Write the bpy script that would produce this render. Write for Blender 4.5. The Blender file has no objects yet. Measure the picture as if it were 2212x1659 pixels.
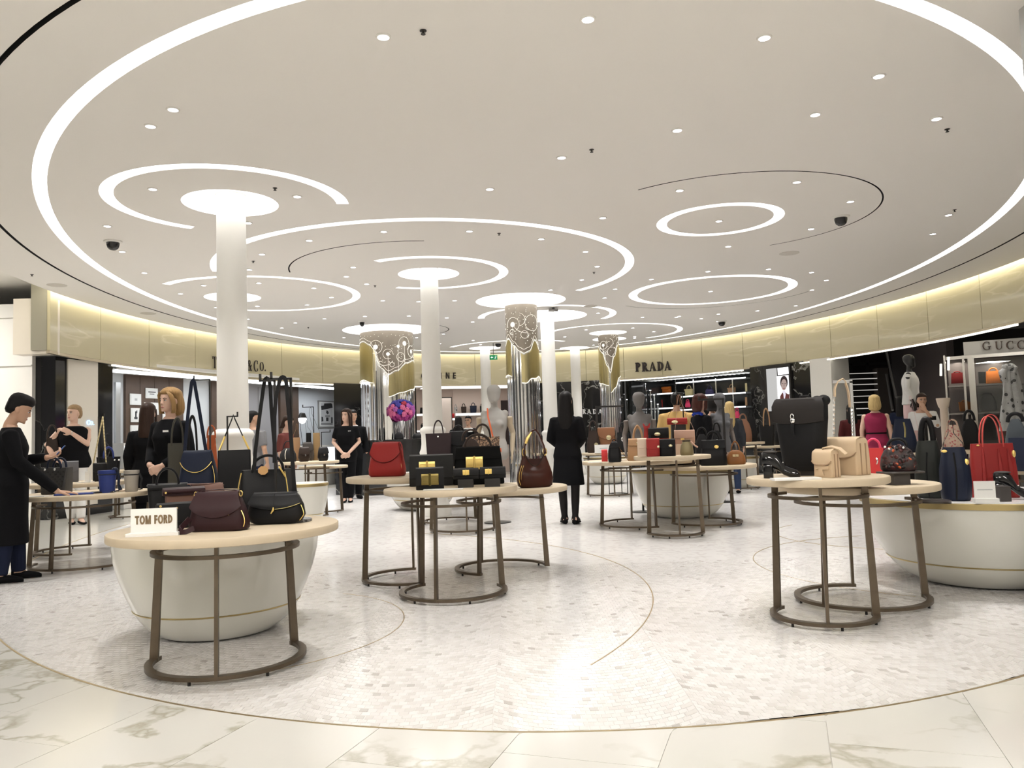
import bpy, math, random
from math import sin, cos, pi, sqrt, radians, atan2, hypot
from mathutils import Vector, Matrix
from mathutils.geometry import delaunay_2d_cdt
random.seed(7)
S = bpy.context.scene
COL = S.collection
# ------------------------------------------------------------------ camera, world, exposure
CAMZ = 1.15; CEIL = 3.68; FPX = 1731.3; PITCH = 0.06537; ROLL = 0.03185
_R = Vector((1, 0, 0)); _F = Vector((0, cos(PITCH), sin(PITCH))); _U = Vector((0, -sin(PITCH), cos(PITCH)))
_RI = _R * cos(ROLL) - _U * sin(ROLL); _UI = _R * sin(ROLL) + _U * cos(ROLL)
cd = bpy.data.cameras.new('camera'); cam = bpy.data.objects.new('camera', cd); COL.objects.link(cam)
cd.sensor_width = 36; cd.lens = 36 * FPX / 2212; cd.clip_start = 0.05; cd.clip_end = 200
cam.matrix_world = Matrix(((_RI.x, _UI.x, -_F.x, 0), (_RI.y, _UI.y, -_F.y, 0), (_RI.z, _UI.z, -_F.z, CAMZ), (0, 0, 0, 1)))
S.camera = cam
W = bpy.data.worlds.new('world'); S.world = W; W.use_nodes = True
W.node_tree.nodes['Background'].inputs[0].default_value = (0.9, 0.86, 0.8, 1)
W.node_tree.nodes['Background'].inputs[1].default_value = 0.06
S.view_settings.view_transform = 'Standard'; S.view_settings.look = 'None'
S.view_settings.exposure = 0.25; S.view_settings.gamma = 1.0; S.view_settings.use_curve_mapping = False
try:
    S.cycles.use_light_tree = True; S.cycles.max_bounces = 6; S.cycles.diffuse_bounces = 3; S.cycles.use_adaptive_sampling = True; S.cycles.adaptive_threshold = .02
    S.cycles.glossy_bounces = 4; S.cycles.transmission_bounces = 6; S.cycles.caustics_reflective = False; S.cycles.caustics_refractive = False
    S.cycles.sample_clamp_indirect = 6.0; S.cycles.use_denoising = True
except Exception: pass
SPOT_W = 150.0; RING_E = 3.9; DISC_E = 6.0; COVE_E = 8.0

# ------------------------------------------------------------------ pixel of the photograph -> place in the room
def ray(px, py):
    return _F + _RI * ((px - 1106) / FPX) + _UI * ((829.5 - py) / FPX)
def at(px, py, z):
    d = ray(px, py); t = (z - CAMZ) / d.z
    return (d.x * t, d.y * t, z)
def dep(px, py, Y):
    d = ray(px, py); t = Y / d.y
    return (d.x * t, Y, CAMZ + d.z * t)
def pxm(Y): return Y / FPX          # metres per pixel at depth Y
def onplane(px, py, p0, n):
    d = ray(px, py); o = Vector((0, 0, CAMZ)); n = Vector(n)
    t = (Vector(p0) - o).dot(n) / d.dot(n); q = o + d * t
    return (q.x, q.y, q.z)

# ------------------------------------------------------------------ mesh builder
def sgn(x): return -1 if x < 0 else 1
class MB:
    def __init__(s): s.v = []; s.f = []; s.uv = None
    def add(s, vs, fs, M=None):
        b = len(s.v)
        s.v += [tuple(M @ Vector(p)) for p in vs] if M else [tuple(p) for p in vs]
        s.f += [tuple(i + b for i in f) for f in fs]; return s
    def box(s, c, d, rz=0.0, M=None):
        x, y, z = d[0]/2, d[1]/2, d[2]/2
        vs = [(-x,-y,-z),(x,-y,-z),(x,y,-z),(-x,y,-z),(-x,-y,z),(x,-y,z),(x,y,z),(-x,y,z)]
        ca, sa = cos(rz), sin(rz)
        vs = [(c[0]+ca*a-sa*b, c[1]+sa*a+ca*b, c[2]+e) for a,b,e in vs]
        return s.add(vs, [(3,2,1,0),(4,5,6,7),(0,1,5,4),(1,2,6,5),(2,3,7,6),(3,0,4,7)], M)
    def loft(s, rings, cap=True, closed=False, M=None):
        n = len(rings[0]); vs = [p for r in rings for p in r]; fs = []
        m = len(rings)
        for i in range(m if closed else m-1):
            a = i*n; b = ((i+1) % m)*n
            for k in range(n):
                k2 = (k+1) % n; fs.append((a+k, a+k2, b+k2, b+k))
        if cap and not closed:
            fs.append(tuple(reversed(range(n)))); fs.append(tuple(range((m-1)*n, m*n)))
        return s.add(vs, fs, M)
    def lathe(s, prof, n=32, c=(0,0,0), sx=1, sy=1, cap=True, M=None):
        rings = [[(c[0]+r*sx*cos(2*pi*k/n), c[1]+r*sy*sin(2*pi*k/n), c[2]+z) for k in range(n)] for r, z in prof]
        return s.loft(rings, cap, False, M)
    def sweep(s, path, prof, side=None, closed=False, M=None, scale=None, cap=True):
        P = [Vector(p) for p in path]; n = len(P); rings = []
        prev = None
        for i in range(n):
            if closed: t = P[(i+1)%n]-P[i-1]
            else: t = P[min(i+1,n-1)]-P[max(i-1,0)]
            if t.length < 1e-9: t = Vector((0,0,1))
            t.normalize()
            if side is not None:
                a = Vector(side[i]) if isinstance(side, list) else Vector(side)
                a = a - t*a.dot(t)
                if a.length < 1e-6: a = t.orthogonal()
                a.normalize()
            elif prev is None: a = t.orthogonal().normalized()
            else:
                a = prev - t*prev.dot(t)
                a = a.normalized() if a.length > 1e-6 else t.orthogonal().normalized()
            prev = a; b = t.cross(a); k = scale[i] if scale else 1
            rings.append([tuple(P[i]+a*(x*k)+b*(y*k)) for x, y in prof])
        return s.loft(rings, cap, closed, M)
    def tube(s, path, r, n=8, closed=False, M=None):
        sc = r if isinstance(r, (list, tuple)) else [r]*len(path)
        return s.sweep(path, [(cos(2*pi*k/n), sin(2*pi*k/n)) for k in range(n)], None, closed, M, sc)
    def ribbon(s, path, w, t, side, closed=False, M=None):
        return s.sweep(path, [(-w/2,-t/2),(w/2,-t/2),(w/2,t/2),(-w/2,t/2)], side, closed, M)
    def prism(s, poly, z0, z1, M=None):
        n = len(poly)
        vs = [(x,y,z0) for x,y in poly]+[(x,y,z1) for x,y in poly]
        fs = [(i,(i+1)%n,n+(i+1)%n,n+i) for i in range(n)]+[tuple(reversed(range(n))), tuple(range(n,2*n))]
        return s.add(vs, fs, M)
    def arcband(s, c, ao, bo, ai, bi, z0, z1, a0=0, a1=360, n=96, M=None):
        full = abs(a1-a0) >= 359.9
        rings = []
        for k in range(n if full else n+1):
            a = radians(a0+(a1-a0)*k/n)
            ca, sa = cos(a), sin(a)
            rings.append([(c[0]+ao*ca,c[1]+bo*sa,z0),(c[0]+ao*ca,c[1]+bo*sa,z1),(c[0]+ai*ca,c[1]+bi*sa,z1),(c[0]+ai*ca,c[1]+bi*sa,z0)])
        return s.loft(rings, not full, full, M)
    def ball(s, c, r, n=12, m=8, M=None):
        rx, ry, rz = r if isinstance(r, (tuple, list)) else (r, r, r)
        prof = [(max(1e-4, sin(pi*j/m)), -cos(pi*j/m)) for j in range(m+1)]
        rings = [[(c[0]+rx*q*cos(2*pi*k/n), c[1]+ry*q*sin(2*pi*k/n), c[2]+rz*z) for k in range(n)] for q, z in prof]
        return s.loft(rings, True, False, M)
    def mesh(s, name, mat=None, smooth=40):
        me = bpy.data.meshes.new(name); me.from_pydata(s.v, [], s.f); me.update()
        if mat: me.materials.append(mat)
        if smooth:
            me.polygons.foreach_set('use_smooth', [True]*len(me.polygons))
            me.set_sharp_from_angle(angle=radians(smooth))
        return me
def rr(w, d, r, n=6, z=0.0, cx=0, cy=0):
    """rounded rectangle ring, 4n points"""
    r = min(r, w/2-1e-4, d/2-1e-4); out = []
    for qx, qy, a0 in ((1,1,0),(-1,1,90),(-1,-1,180),(1,-1,270)):
        for k in range(n):
            a = radians(a0+90*k/(n-1)); out.append((cx+qx*(w/2-r)+r*cos(a), cy+qy*(d/2-r)+r*sin(a), z))
    return out
def rbox(mb, w, d, h, r, z0=0, e=None, c=(0,0), M=None, n=5):
    e = e if e is not None else min(r, h*0.3)
    R = [rr(w-2*e,d-2*e,max(r-e,.001),n,z0,*c), rr(w-.6*e,d-.6*e,r,n,z0+.3*e,*c), rr(w,d,r,n,z0+e,*c), rr(w,d,r,n,z0+h-e,*c), rr(w-.6*e,d-.6*e,r,n,z0+h-.3*e,*c), rr(w-2*e,d-2*e,max(r-e,.001),n,z0+h,*c)]
    return mb.loft(R, True, False, M)

# ------------------------------------------------------------------ objects
def tag(o, label=None, cat=None, group=None, kind=None):
    if label: o['label'] = label
    if cat: o['category'] = cat
    if group: o['group'] = group
    if kind: o['kind'] = kind
    return o
def empty(name, loc=(0,0,0), rz=0, label=None, cat=None, group=None):
    o = bpy.data.objects.new(name, None); COL.objects.link(o); o.location = loc; o.rotation_euler = (0,0,rz); o.empty_display_size = .05
    return tag(o, label, cat, group)
def obj(name, mb, mat, parent=None, smooth=40, loc=None, rz=None):
    me = mb if isinstance(mb, bpy.types.Mesh) else mb.mesh(name, mat, smooth)
    o = bpy.data.objects.new(name, me); COL.objects.link(o)
    if parent: o.parent = parent
    if loc: o.location = loc
    if rz is not None: o.rotation_euler = (0,0,rz)
    return o
def struct(name, mb, mat, smooth=40):
    return tag(obj(name, mb, mat, None, smooth), kind='structure')
KIDS = {}
def copy_tree(o, parent=None):
    c = o.copy(); COL.objects.link(c)
    if parent: c.parent = parent
    for ch in o.children: copy_tree(ch, c)
    return c

# ------------------------------------------------------------------ materials
MATS = {}
def mat(name, col, rough=.5, metal=0, spec=None, coat=0, emit=0, bump=None, var=None, alpha=None, trans=0, sheen=0):
    if name in MATS: return MATS[name]
    m = bpy.data.materials.new(name); m.use_nodes = True; nt = m.node_tree; b = nt.nodes['Principled BSDF']
    b.inputs['Base Color'].default_value = (*col, 1); b.inputs['Roughness'].default_value = rough; b.inputs['Metallic'].default_value = metal
    if spec is not None: b.inputs['Specular IOR Level'].default_value = spec
    if coat: b.inputs['Coat Weight'].default_value = coat; b.inputs['Coat Roughness'].default_value = .08
    if trans: b.inputs['Transmission Weight'].default_value = trans
    if sheen: b.inputs['Sheen Weight'].default_value = sheen
    if emit: b.inputs['Emission Color'].default_value = (*col, 1); b.inputs['Emission Strength'].default_value = emit
    if var:      # (scale, amount) gentle tone variation
        tc = nt.nodes.new('ShaderNodeTexCoord'); nz = nt.nodes.new('ShaderNodeTexNoise'); nz.inputs['Scale'].default_value = var[0]; nz.inputs['Detail'].default_value = 4
        mx = nt.nodes.new('ShaderNodeMix'); mx.data_type = 'RGBA'
        mx.inputs[6].default_value = (*[max(0, c*(1-var[1])) for c in col], 1); mx.inputs[7].default_value = (*[min(1, c*(1+var[1])) for c in col], 1)
        nt.links.new(tc.outputs['Object'], nz.inputs['Vector']); nt.links.new(nz.outputs['Fac'], mx.inputs[0]); nt.links.new(mx.outputs[2], b.inputs['Base Color'])
    if bump:     # (scale, strength)
        tc = nt.nodes.new('ShaderNodeTexCoord'); nz = nt.nodes.new('ShaderNodeTexNoise'); nz.inputs['Scale'].default_value = bump[0]; nz.inputs['Detail'].default_value = 3
        bp = nt.nodes.new('ShaderNodeBump'); bp.inputs['Strength'].default_value = bump[1]; bp.inputs['Distance'].default_value = .002
        nt.links.new(tc.outputs['Object'], nz.inputs['Vector']); nt.links.new(nz.outputs['Fac'], bp.inputs['Height']); nt.links.new(bp.outputs[0], b.inputs['Normal'])
    MATS[name] = m; return m
def emis(name, col, e):
    if name in MATS: return MATS[name]
    m = bpy.data.materials.new(name); m.use_nodes = True; nt = m.node_tree
    for n in list(nt.nodes): nt.nodes.remove(n)
    o = nt.nodes.new('ShaderNodeOutputMaterial'); em = nt.nodes.new('ShaderNodeEmission')
    em.inputs[0].default_value = (*col, 1); em.inputs[1].default_value = e
    nt.links.new(em.outputs[0], o.inputs[0]); MATS[name] = m; return m
def veined(name, base, vein, vein2, rough, scale, width, space='Object', tile_random=False, warp=.9, amount=1.0, coat=0):
    m = bpy.data.materials.new(name); m.use_nodes = True; nt = m.node_tree; N = nt.nodes; L = nt.links; b = N['Principled BSDF']
    tc = N.new('ShaderNodeTexCoord'); mp = N.new('ShaderNodeMapping'); mp.inputs['Scale'].default_value = (scale,)*3
    src = tc.outputs['Object'] if space == 'Object' else tc.outputs['Generated']
    if tile_random:
        oi = N.new('ShaderNodeObjectInfo'); mul = N.new('ShaderNodeVectorMath'); mul.operation = 'SCALE'; mul.inputs[0].default_value = (37, 19, 11)
        L.new(oi.outputs['Random'], mul.inputs['Scale']); ad = N.new('ShaderNodeVectorMath'); ad.operation = 'ADD'
        L.new(src, ad.inputs[0]); L.new(mul.outputs[0], ad.inputs[1]); src = ad.outputs[0]
    L.new(src, mp.inputs['Vector'])
    n1 = N.new('ShaderNodeTexNoise'); n1.inputs['Scale'].default_value = 1.5; n1.inputs['Detail'].default_value = 10; L.new(mp.outputs[0], n1.inputs['Vector'])
    sc = N.new('ShaderNodeVectorMath'); sc.operation = 'SCALE'; sc.inputs['Scale'].default_value = warp; L.new(n1.outputs['Color'], sc.inputs[0])
    ad2 = N.new('ShaderNodeVectorMath'); ad2.operation = 'ADD'; L.new(mp.outputs[0], ad2.inputs[0]); L.new(sc.outputs[0], ad2.inputs[1])
    n2 = N.new('ShaderNodeTexNoise'); n2.inputs['Scale'].default_value = .8; n2.inputs['Detail'].default_value = 3; L.new(ad2.outputs[0], n2.inputs['Vector'])
    ma = N.new('ShaderNodeMath'); ma.operation = 'SUBTRACT'; ma.inputs[1].default_value = .5; L.new(n2.outputs['Fac'], ma.inputs[0])
    ab = N.new('ShaderNodeMath'); ab.operation = 'ABSOLUTE'; L.new(ma.outputs[0], ab.inputs[0])
    rp = N.new('ShaderNodeMapRange'); rp.inputs['From Min'].default_value = 0; rp.inputs['From Max'].default_value = width; rp.inputs['To Min'].default_value = amount; rp.inputs['To Max'].default_value = 0
    L.new(ab.outputs[0], rp.inputs['Value'])
    n3 = N.new('ShaderNodeTexNoise'); n3.inputs['Scale'].default_value = .55; n3.inputs['Detail'].default_value = 2; L.new(mp.outputs[0], n3.inputs['Vector'])
    r3 = N.new('ShaderNodeMapRange'); r3.inputs['From Min'].default_value = .42; r3.inputs['From Max'].default_value = .6; L.new(n3.outputs['Fac'], r3.inputs['Value'])
    mu = N.new('ShaderNodeMath'); mu.operation = 'MULTIPLY'; L.new(rp.outputs[0], mu.inputs[0]); L.new(r3.outputs[0], mu.inputs[1])
    vm = N.new('ShaderNodeMix'); vm.data_type = 'RGBA'; vm.inputs[6].default_value = (*vein, 1); vm.inputs[7].default_value = (*vein2, 1); L.new(n1.outputs['Fac'], vm.inputs[0])
    mx = N.new('ShaderNodeMix'); mx.data_type = 'RGBA'; mx.inputs[6].default_value = (*base, 1); L.new(mu.outputs[0], mx.inputs[0]); L.new(vm.outputs[2], mx.inputs[7])
    L.new(mx.outputs[2], b.inputs['Base Color']); b.inputs['Roughness'].default_value = rough
    if coat: b.inputs['Coat Weight'].default_value = coat; b.inputs['Coat Roughness'].default_value = .05
    MATS[name] = m; return m

M_CEIL = mat('ceiling_paint', (.87,.845,.81), .85)
M_WHITE = mat('white_paint', (.86,.84,.80), .6)
M_COLUMN = mat('column_paint', (.84,.82,.77), .5)
M_RING = emis('ring_light', (1,.99,.97), RING_E)
M_DISC = emis('disc_light', (1,.99,.97), DISC_E)
M_COVE = emis('cove_light', (1,.95,.80), COVE_E)
M_LED = emis('led_line', (1,.95,.82), 2.2)
M_LAMP = emis('lamp_lens', (1,.96,1.0), 9.0)
M_BLACK = mat('groove_black', (.012,.012,.013), .7)
M_GOLD = mat('polished_gold', (.93,.68,.22), .32, .65)
M_RIM = mat('satin_brass_rim', (.46,.36,.17), .32, .9)
M_BRASS = mat('brass_inlay', (.55,.44,.27), .4, 1)
M_BRONZE = mat('bronze_bar', (.135,.105,.075), .38, .85, var=(14,.25))
M_OAK = mat('pale_oak', (.54,.445,.315), .55, var=(9,.10))
M_LACQ = mat('cream_lacquer', (.70,.685,.62), .14, coat=.5)
M_CHROME = mat('chrome', (.86,.86,.87), .06, 1)
M_SMOKE = mat('tinted_mirror', (.42,.40,.40), .03, 1)
M_WHITEST = mat('white_acrylic', (.85,.84,.81), .35)
M_DARK = mat('dark_metal', (.03,.028,.027), .4, .6)
M_ONYX = None
def onyx():
    m = veined('onyx', (.53,.475,.315), (.86,.80,.62), (.66,.60,.42), .16, 1.0, .02, warp=.55, amount=.5, coat=.3)
    nt = m.node_tree; mp = [n for n in nt.nodes if n.type == 'MAPPING'][0]; mp.inputs['Scale'].default_value = (.35, .35, 2.2)
    return m
M_ONYX = onyx()
M_BLKMARB = veined('black_marble', (.012,.012,.013), (.55,.54,.50), (.2,.2,.19), .08, 1.1, .010, warp=1.6, amount=.8)
M_MARBLE = veined('calacatta_marble', (.66,.645,.60), (.36,.335,.26), (.48,.455,.37), .14, 1.5, .042, tile_random=True, warp=1.9, amount=1.0)
# ================================================================== FLOOR
FC = (.339, 13.91); FA, FB = 6.33, 10.72           # inlaid oval of mosaic
FASC = (.405, 13.66); FSA, FSB = 7.876, 11.02      # oval shop-front wall
def inside(x, y, c, a, b): return ((x-c[0])/a)**2 + ((y-c[1])/b)**2
m = MB(); m.add([(-16,-8,-.004),(16,-8,-.004),(16,34,-.004),(-16,34,-.004),(-16,-8,-.05),(16,-8,-.05),(16,34,-.05),(-16,34,-.05)], [(0,1,2,3),(7,6,5,4),(0,4,5,1),(1,5,6,2),(2,6,7,3),(3,7,4,0)])
M_FLOORB = veined('marble_floor_far', (.68,.66,.61), (.55,.52,.44), (.64,.61,.51), .14, .9, .035, warp=1.5, amount=.6)
floor = struct('floor', m, M_FLOORB)
U = (.948, -.318); V = (.318, .948)
rnd = random.Random(3)
for k in range(-9, 8):
    u0 = .10 + .565*k; off = {0:3.2, -2:2.83, -1:3.42, 1:2.95, -3:2.62, -6:2.47}.get(k, 2.4+rnd.random()*.9)
    for j in range(-3, 6):
        v0 = off + 1.13*j
        g = .0016; q = [(u0+g,v0+g),(u0+.565-g,v0+g),(u0+.565-g,v0+1.13-g),(u0+g,v0+1.13-g)]
        pts = []
        for i in range(4):
            a, b = q[i], q[(i+1)%4]; n = 14
            for t in range(n): pts.append((a[0]+(b[0]-a[0])*t/n, a[1]+(b[1]-a[1])*t/n))
        pts = [(u*U[0]+v*V[0], u*U[1]+v*V[1]) for u, v in pts]
        ins = [inside(x,y,FC,FA+.006,FB+.006) for x, y in pts]
        if max(ins) <= 1.0: continue
        cy = sum(p[1] for p in pts)/len(pts); cx = sum(p[0] for p in pts)/len(pts)
        if cy < 1.6 or cy > 6.6 or abs(cx) > .75*cy+1.0: continue
        if min(ins) < 1:
            pp = []
            for (x,y), s in zip(pts, ins):
                if s < 1:
                    r = 1/sqrt(s); x, y = FC[0]+(x-FC[0])*r, FC[1]+(y-FC[1])*r
                if not pp or hypot(x-pp[-1][0], y-pp[-1][1]) > .004: pp.append((x,y))
            if hypot(pp[0][0]-pp[-1][0], pp[0][1]-pp[-1][1]) < .004: pp.pop()
            if len(pp) < 3: continue
            pts = pp
        else: pts = [(u*U[0]+v*V[0], u*U[1]+v*V[1]) for u, v in q]
        obj('tile', MB().prism(pts, -.02, 0), M_MARBLE, floor, smooth=0)
# mosaic: far part one surface, near part separate stones laid in fans
mm = bpy.data.materials.new('mosaic_far'); mm.use_nodes = True; nt = mm.node_tree; b = nt.nodes['Principled BSDF']
tc = nt.nodes.new('ShaderNodeTexCoord'); vo = nt.nodes.new('ShaderNodeTexVoronoi'); vo.inputs['Scale'].default_value = 20
cr_ = nt.nodes.new('ShaderNodeValToRGB'); cr_.color_ramp.elements[0].color = (.60,.575,.55,1); cr_.color_ramp.elements[1].color = (.70,.68,.66,1); cr_.color_ramp.elements[0].position = .0; cr_.color_ramp.elements[1].position = .4
sp = nt.nodes.new('ShaderNodeSeparateColor')
nt.links.new(tc.outputs['Object'], vo.inputs['Vector']); nt.links.new(vo.outputs['Color'], sp.inputs[0]); nt.links.new(sp.outputs[0], cr_.inputs[0]); nt.links.new(cr_.outputs[0], b.inputs['Base Color']); b.inputs['Roughness'].default_value = .2
ms = bpy.data.materials.new('mosaic_stone'); ms.use_nodes = True; nt = ms.node_tree; b = nt.nodes['Principled BSDF']
av = nt.nodes.new('ShaderNodeAttribute'); av.attribute_name = 'tone'
cr2 = nt.nodes.new('ShaderNodeValToRGB'); e = cr2.color_ramp; e.elements[0].position = 0; e.elements[0].color = (.45,.42,.39,1); e.elements[1].position = 1; e.elements[1].color = (.73,.712,.695,1)
e1 = e.elements.new(.03); e1.color = (.60,.575,.55,1); e2 = e.elements.new(.25); e2.color = (.66,.637,.615,1)
nt.links.new(av.outputs['Fac'], cr2.inputs[0]); nt.links.new(cr2.outputs[0], b.inputs['Base Color']); b.inputs['Roughness'].default_value = .17
m = MB(); n = 160
m.add([(FC[0]+FA*cos(2*pi*k/n), FC[1]+FB*sin(2*pi*k/n), -.0015) for k in range(n)], [tuple(range(n))])
obj('mosaic_bed', m, mm, floor, smooth=0)
def tone_mesh(name, stones, shared=None):
    vs, fs, tn = [], [], []
    for poly, t, h in stones:
        b0 = len(vs); k = len(poly)
        cx = sum(p[0] for p in poly)/k; cy = sum(p[1] for p in poly)/k
        vs += [(x, y, -.004) for x, y in poly] + [(cx+(x-cx)*.96, cy+(y-cy)*.96, h) for x, y in poly]
        fs += [(b0+i, b0+(i+1)%k, b0+k+(i+1)%k, b0+k+i) for i in range(k)] + [tuple(range(b0+k, b0+2*k))]
        tn += [t]*(k+1)
    me = bpy.data.meshes.new(name); me.from_pydata(vs, [], fs); me.update(); me.materials.append(ms)
    at_ = me.attributes.new('tone', 'FLOAT', 'FACE'); at_.data.foreach_set('value', tn); return me
stones = []; FW = .84; ROW = .043
for k in range(-9, 10):
    for r in range(0, 150):
        y0 = 2.3 + r*ROW; R = .62; na = 21
        for i in range(na):
            xa = -FW/2 + FW*i/na; xb = -FW/2 + FW*(i+1)/na
            jit = (r % 2)*.5*FW/na
            xa = max(-FW/2, min(FW/2, xa - jit)); xb = max(-FW/2, min(FW/2, xb - jit if i < na-1 else FW/2))
            if xb-xa < .006: continue
            f = lambda x: -(sqrt(R*R-x*x)-R)     # arches sag towards the viewer at the fan's middle
            g = .0016
            base = y0 + (.5*ROW if k % 2 else 0)
            P4 = [(xa+g, base+f(xa)+g), (xb-g, base+f(xb)+g), (xb-g, base+f(xb)+ROW-g), (xa+g, base+f(xa)+ROW-g)]
            P4 = [(k*FW+.3+x+rnd.uniform(-.0012,.0012), y+rnd.uniform(-.0012,.0012)) for x, y in P4]
            cx = sum(p[0] for p in P4)/4; cy = sum(p[1] for p in P4)/4
            if cy > 7.2 or abs(cx) > .72*cy+.2: continue
            s = [inside(x, y, FC, FA-.012, FB-.012) for x, y in P4]
            if min(s) >= 1: continue
            if max(s) > 1:
                P4 = [(x, y) if q <= 1 else (FC[0]+(x-FC[0])/sqrt(q), FC[1]+(y-FC[1])/sqrt(q)) for (x, y), q in zip(P4, s)]
            dd = min(hypot(P4[0][0]-P4[2][0], P4[0][1]-P4[2][1]), hypot(P4[1][0]-P4[3][0], P4[1][1]-P4[3][1]))
            if dd < .012: continue
            stones.append((hypot(cx, cy), P4, rnd.random(), rnd.uniform(-.0004, .0004)))
stones.sort(key=lambda q: q[0])
for d, p4, t, h in stones[:300]:
    obj('mosaic_stone', tone_mesh('mosaic_stone', [(p4, t, h)]), None, floor)
tag(obj('mosaic_stones', tone_mesh('mosaic_stones', [q[1:] for q in stones[300:]]), None, floor), kind='stuff')
def line(name, c, a, b, a0, a1, w, n=120):
    obj(name, MB().arcband(c, a+w/2, b+w/2, a-w/2, b-w/2, -.003, .0012, a0, a1, n), M_BRASS, floor, smooth=0)
line('brass_line', FC, FA, FB, 0, 360, .012, 240)
line('brass_line', (-3.175, 6.287), 4.155, 4.155, -32, 62, .008)
line('brass_line', (-1.93, 5.15), 1.19, 1.19, -72, 60, .006)
line('brass_line', (3.75, 6.75), 1.72, 1.72, 95, 230, .006)
line('brass_line', (4.1, 8.6), 1.3, 1.3, 130, 300, .006)

# ================================================================== CEILING
GC = (.339, 13.98); GA, GB = 6.403, 9.935
ARCS = [  # name, cx, cy, ro, ri, a0, a1
 (2.577, 9.574, .752, .629, 0, 360), (3.692, 14.516, 1.494, 1.336, 0, 360),
 (-2.895, 8.255, 1.225, 1.095, 130, 367), (-4.234, 13.507, 1.675, 1.544, -133, 120),
 (-1.236, 12.16, 3.133, 3.001, -168, 37), (-1.24, 12.185, 1.237, 1.10, -122, 122),
 (.79, 16.95, 1.47, 1.33, -205, 26), (2.569, 20.144, 1.754, 1.62, -165, 50), (.1, 23.0, 2.0, 1.87, -155, -46)]
DISCS = [(-2.89, 8.262, .484), (-1.227, 12.185, .468), (.212, 14.881, .84), (-2.843, 18.282, .994), (.79, 16.95, .845), (-4.742, 13.611, .465), (2.461, 20.098, .47), (2.655, 21.448, .452), (-.737, 22.678, .446), (1.875, 23.4, .438)]
GROOVES = [(2.592, 9.531, 1.78, 1.762, -133, 54), (-1.333, 12.0, 1.93, 1.91, -172, -82), (-2.565, 18.391, 1.15, 1.13, -40, 40), (3.689, 14.51, 1.943, 1.93, 10, 135)]
CA, CB = FSA-.17, FSB-.17
vs2, ed2 = [], []
def loop(pts, closed=True):
    b0 = len(vs2); vs2.extend([Vector(p) for p in pts]); n = len(pts)
    ed2.extend([(b0+i, b0+(i+1)%n) for i in range(n if closed else n-1)])
def ell(c, a, b, n, a0=0, a1=360, full=True):
    return [(c[0]+a*cos(radians(a0+(a1-a0)*k/(n if full else n-1))), c[1]+b*sin(radians(a0+(a1-a0)*k/(n if full else n-1)))) for k in range(n)]
loop(ell(FASC, CA, CB, 200))
RG = .125
loop(ell(GC, GA, GB, 240)); loop(ell(GC, GA-RG, GB-RG, 240))
GRC = (.387, 13.955); GRA, GRB = 6.942, 10.469
loop(ell(GRC, GRA+.018, GRB+.018, 240)); loop(ell(GRC, GRA-.018, GRB-.018, 240))
NS = 84
for cx, cy, ro, ri, a0, a1 in ARCS + GROOVES:
    if a1-a0 >= 359.9: loop(ell((cx,cy), ro, ro, NS)); loop(ell((cx,cy), ri, ri, NS))
    else: loop(ell((cx,cy), ro, ro, NS, a0, a1, False) + ell((cx,cy), ri, ri, NS, a1, a0, False))
for cx, cy, r in DISCS: loop(ell((cx,cy), r, r, 64))
res = delaunay_2d_cdt(vs2, ed2, [], 0, 1e-6)
def in_arc(x, y, A):
    cx, cy, ro, ri, a0, a1 = A; d = hypot(x-cx, y-cy)
    if d > ro or d < ri*cos(pi/NS*.5)-1e-3: return False
    if a1-a0 >= 359.9: return True
    a = math.degrees(atan2(y-cy, x-cx)); 
    while a < a0: a += 360
    return a <= a1
keep = []
for f in res[2]:
    x = sum(res[0][i].x for i in f)/3; y = sum(res[0][i].y for i in f)/3
    if inside(x,y,FASC,CA,CB) > 1: continue
    if inside(x,y,GC,GA,GB) < 1 and inside(x,y,GC,GA-RG,GB-RG) > .9999: continue
    if inside(x,y,GRC,GRA+.018,GRB+.018) < 1 and inside(x,y,GRC,GRA-.018,GRB-.018) > .99995: continue
    if any(hypot(x-c, y-d) < r for c, d, r in DISCS): continue
    if any(in_arc(x, y, A) for A in ARCS + GROOVES): continue
    keep.append(tuple(reversed(f)))
m = MB(); m.add([(p.x, p.y, CEIL) for p in res[0]], keep)
ceiling = struct('ceiling', m, M_CEIL, smooth=0)
def wallband(mb, pts, z0, z1, closed=True, flip=False):
    n = len(pts); vs = [(x,y,z0) for x,y in pts]+[(x,y,z1) for x,y in pts]
    fs = [(i,(i+1)%n,n+(i+1)%n,n+i) for i in range(n if closed else n-1)]
    return mb.add(vs, fs)
M_TROUGH = mat('trough_white', (.88,.86,.82), .5)
def ring_light(label, c, a, b, a2, b2, a0=0, a1=360, n=120, group='luminous rings in the ceiling'):
    full = a1-a0 >= 359.9
    t = MB()
    if full: wallband(t, ell(c,a,b,n), CEIL, CEIL+.06); wallband(t, ell(c,a2,b2,n), CEIL, CEIL+.06)
    else: wallband(t, ell(c,a,b,n,a0,a1,False)+ell(c,a2,b2,n,a1,a0,False), CEIL, CEIL+.06)
    o = empty('ring_light', (c[0], c[1], CEIL), 0, label, 'ceiling light', group)
    T = Matrix.Translation((-c[0], -c[1], -CEIL))
    t.v = [tuple(T @ Vector(p)) for p in t.v]; obj('trough', t, M_TROUGH, o, smooth=0)
    d = MB().arcband((0,0), a-.002, b-.002, a2+.002, b2+.002, .035, .055, a0, a1, n); obj('diffuser', d, M_RING, o, smooth=0)
ring_light('giant oval glowing strip that runs around the whole white ceiling', GC, GA, GB, GA-RG, GB-RG, n=240)
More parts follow.
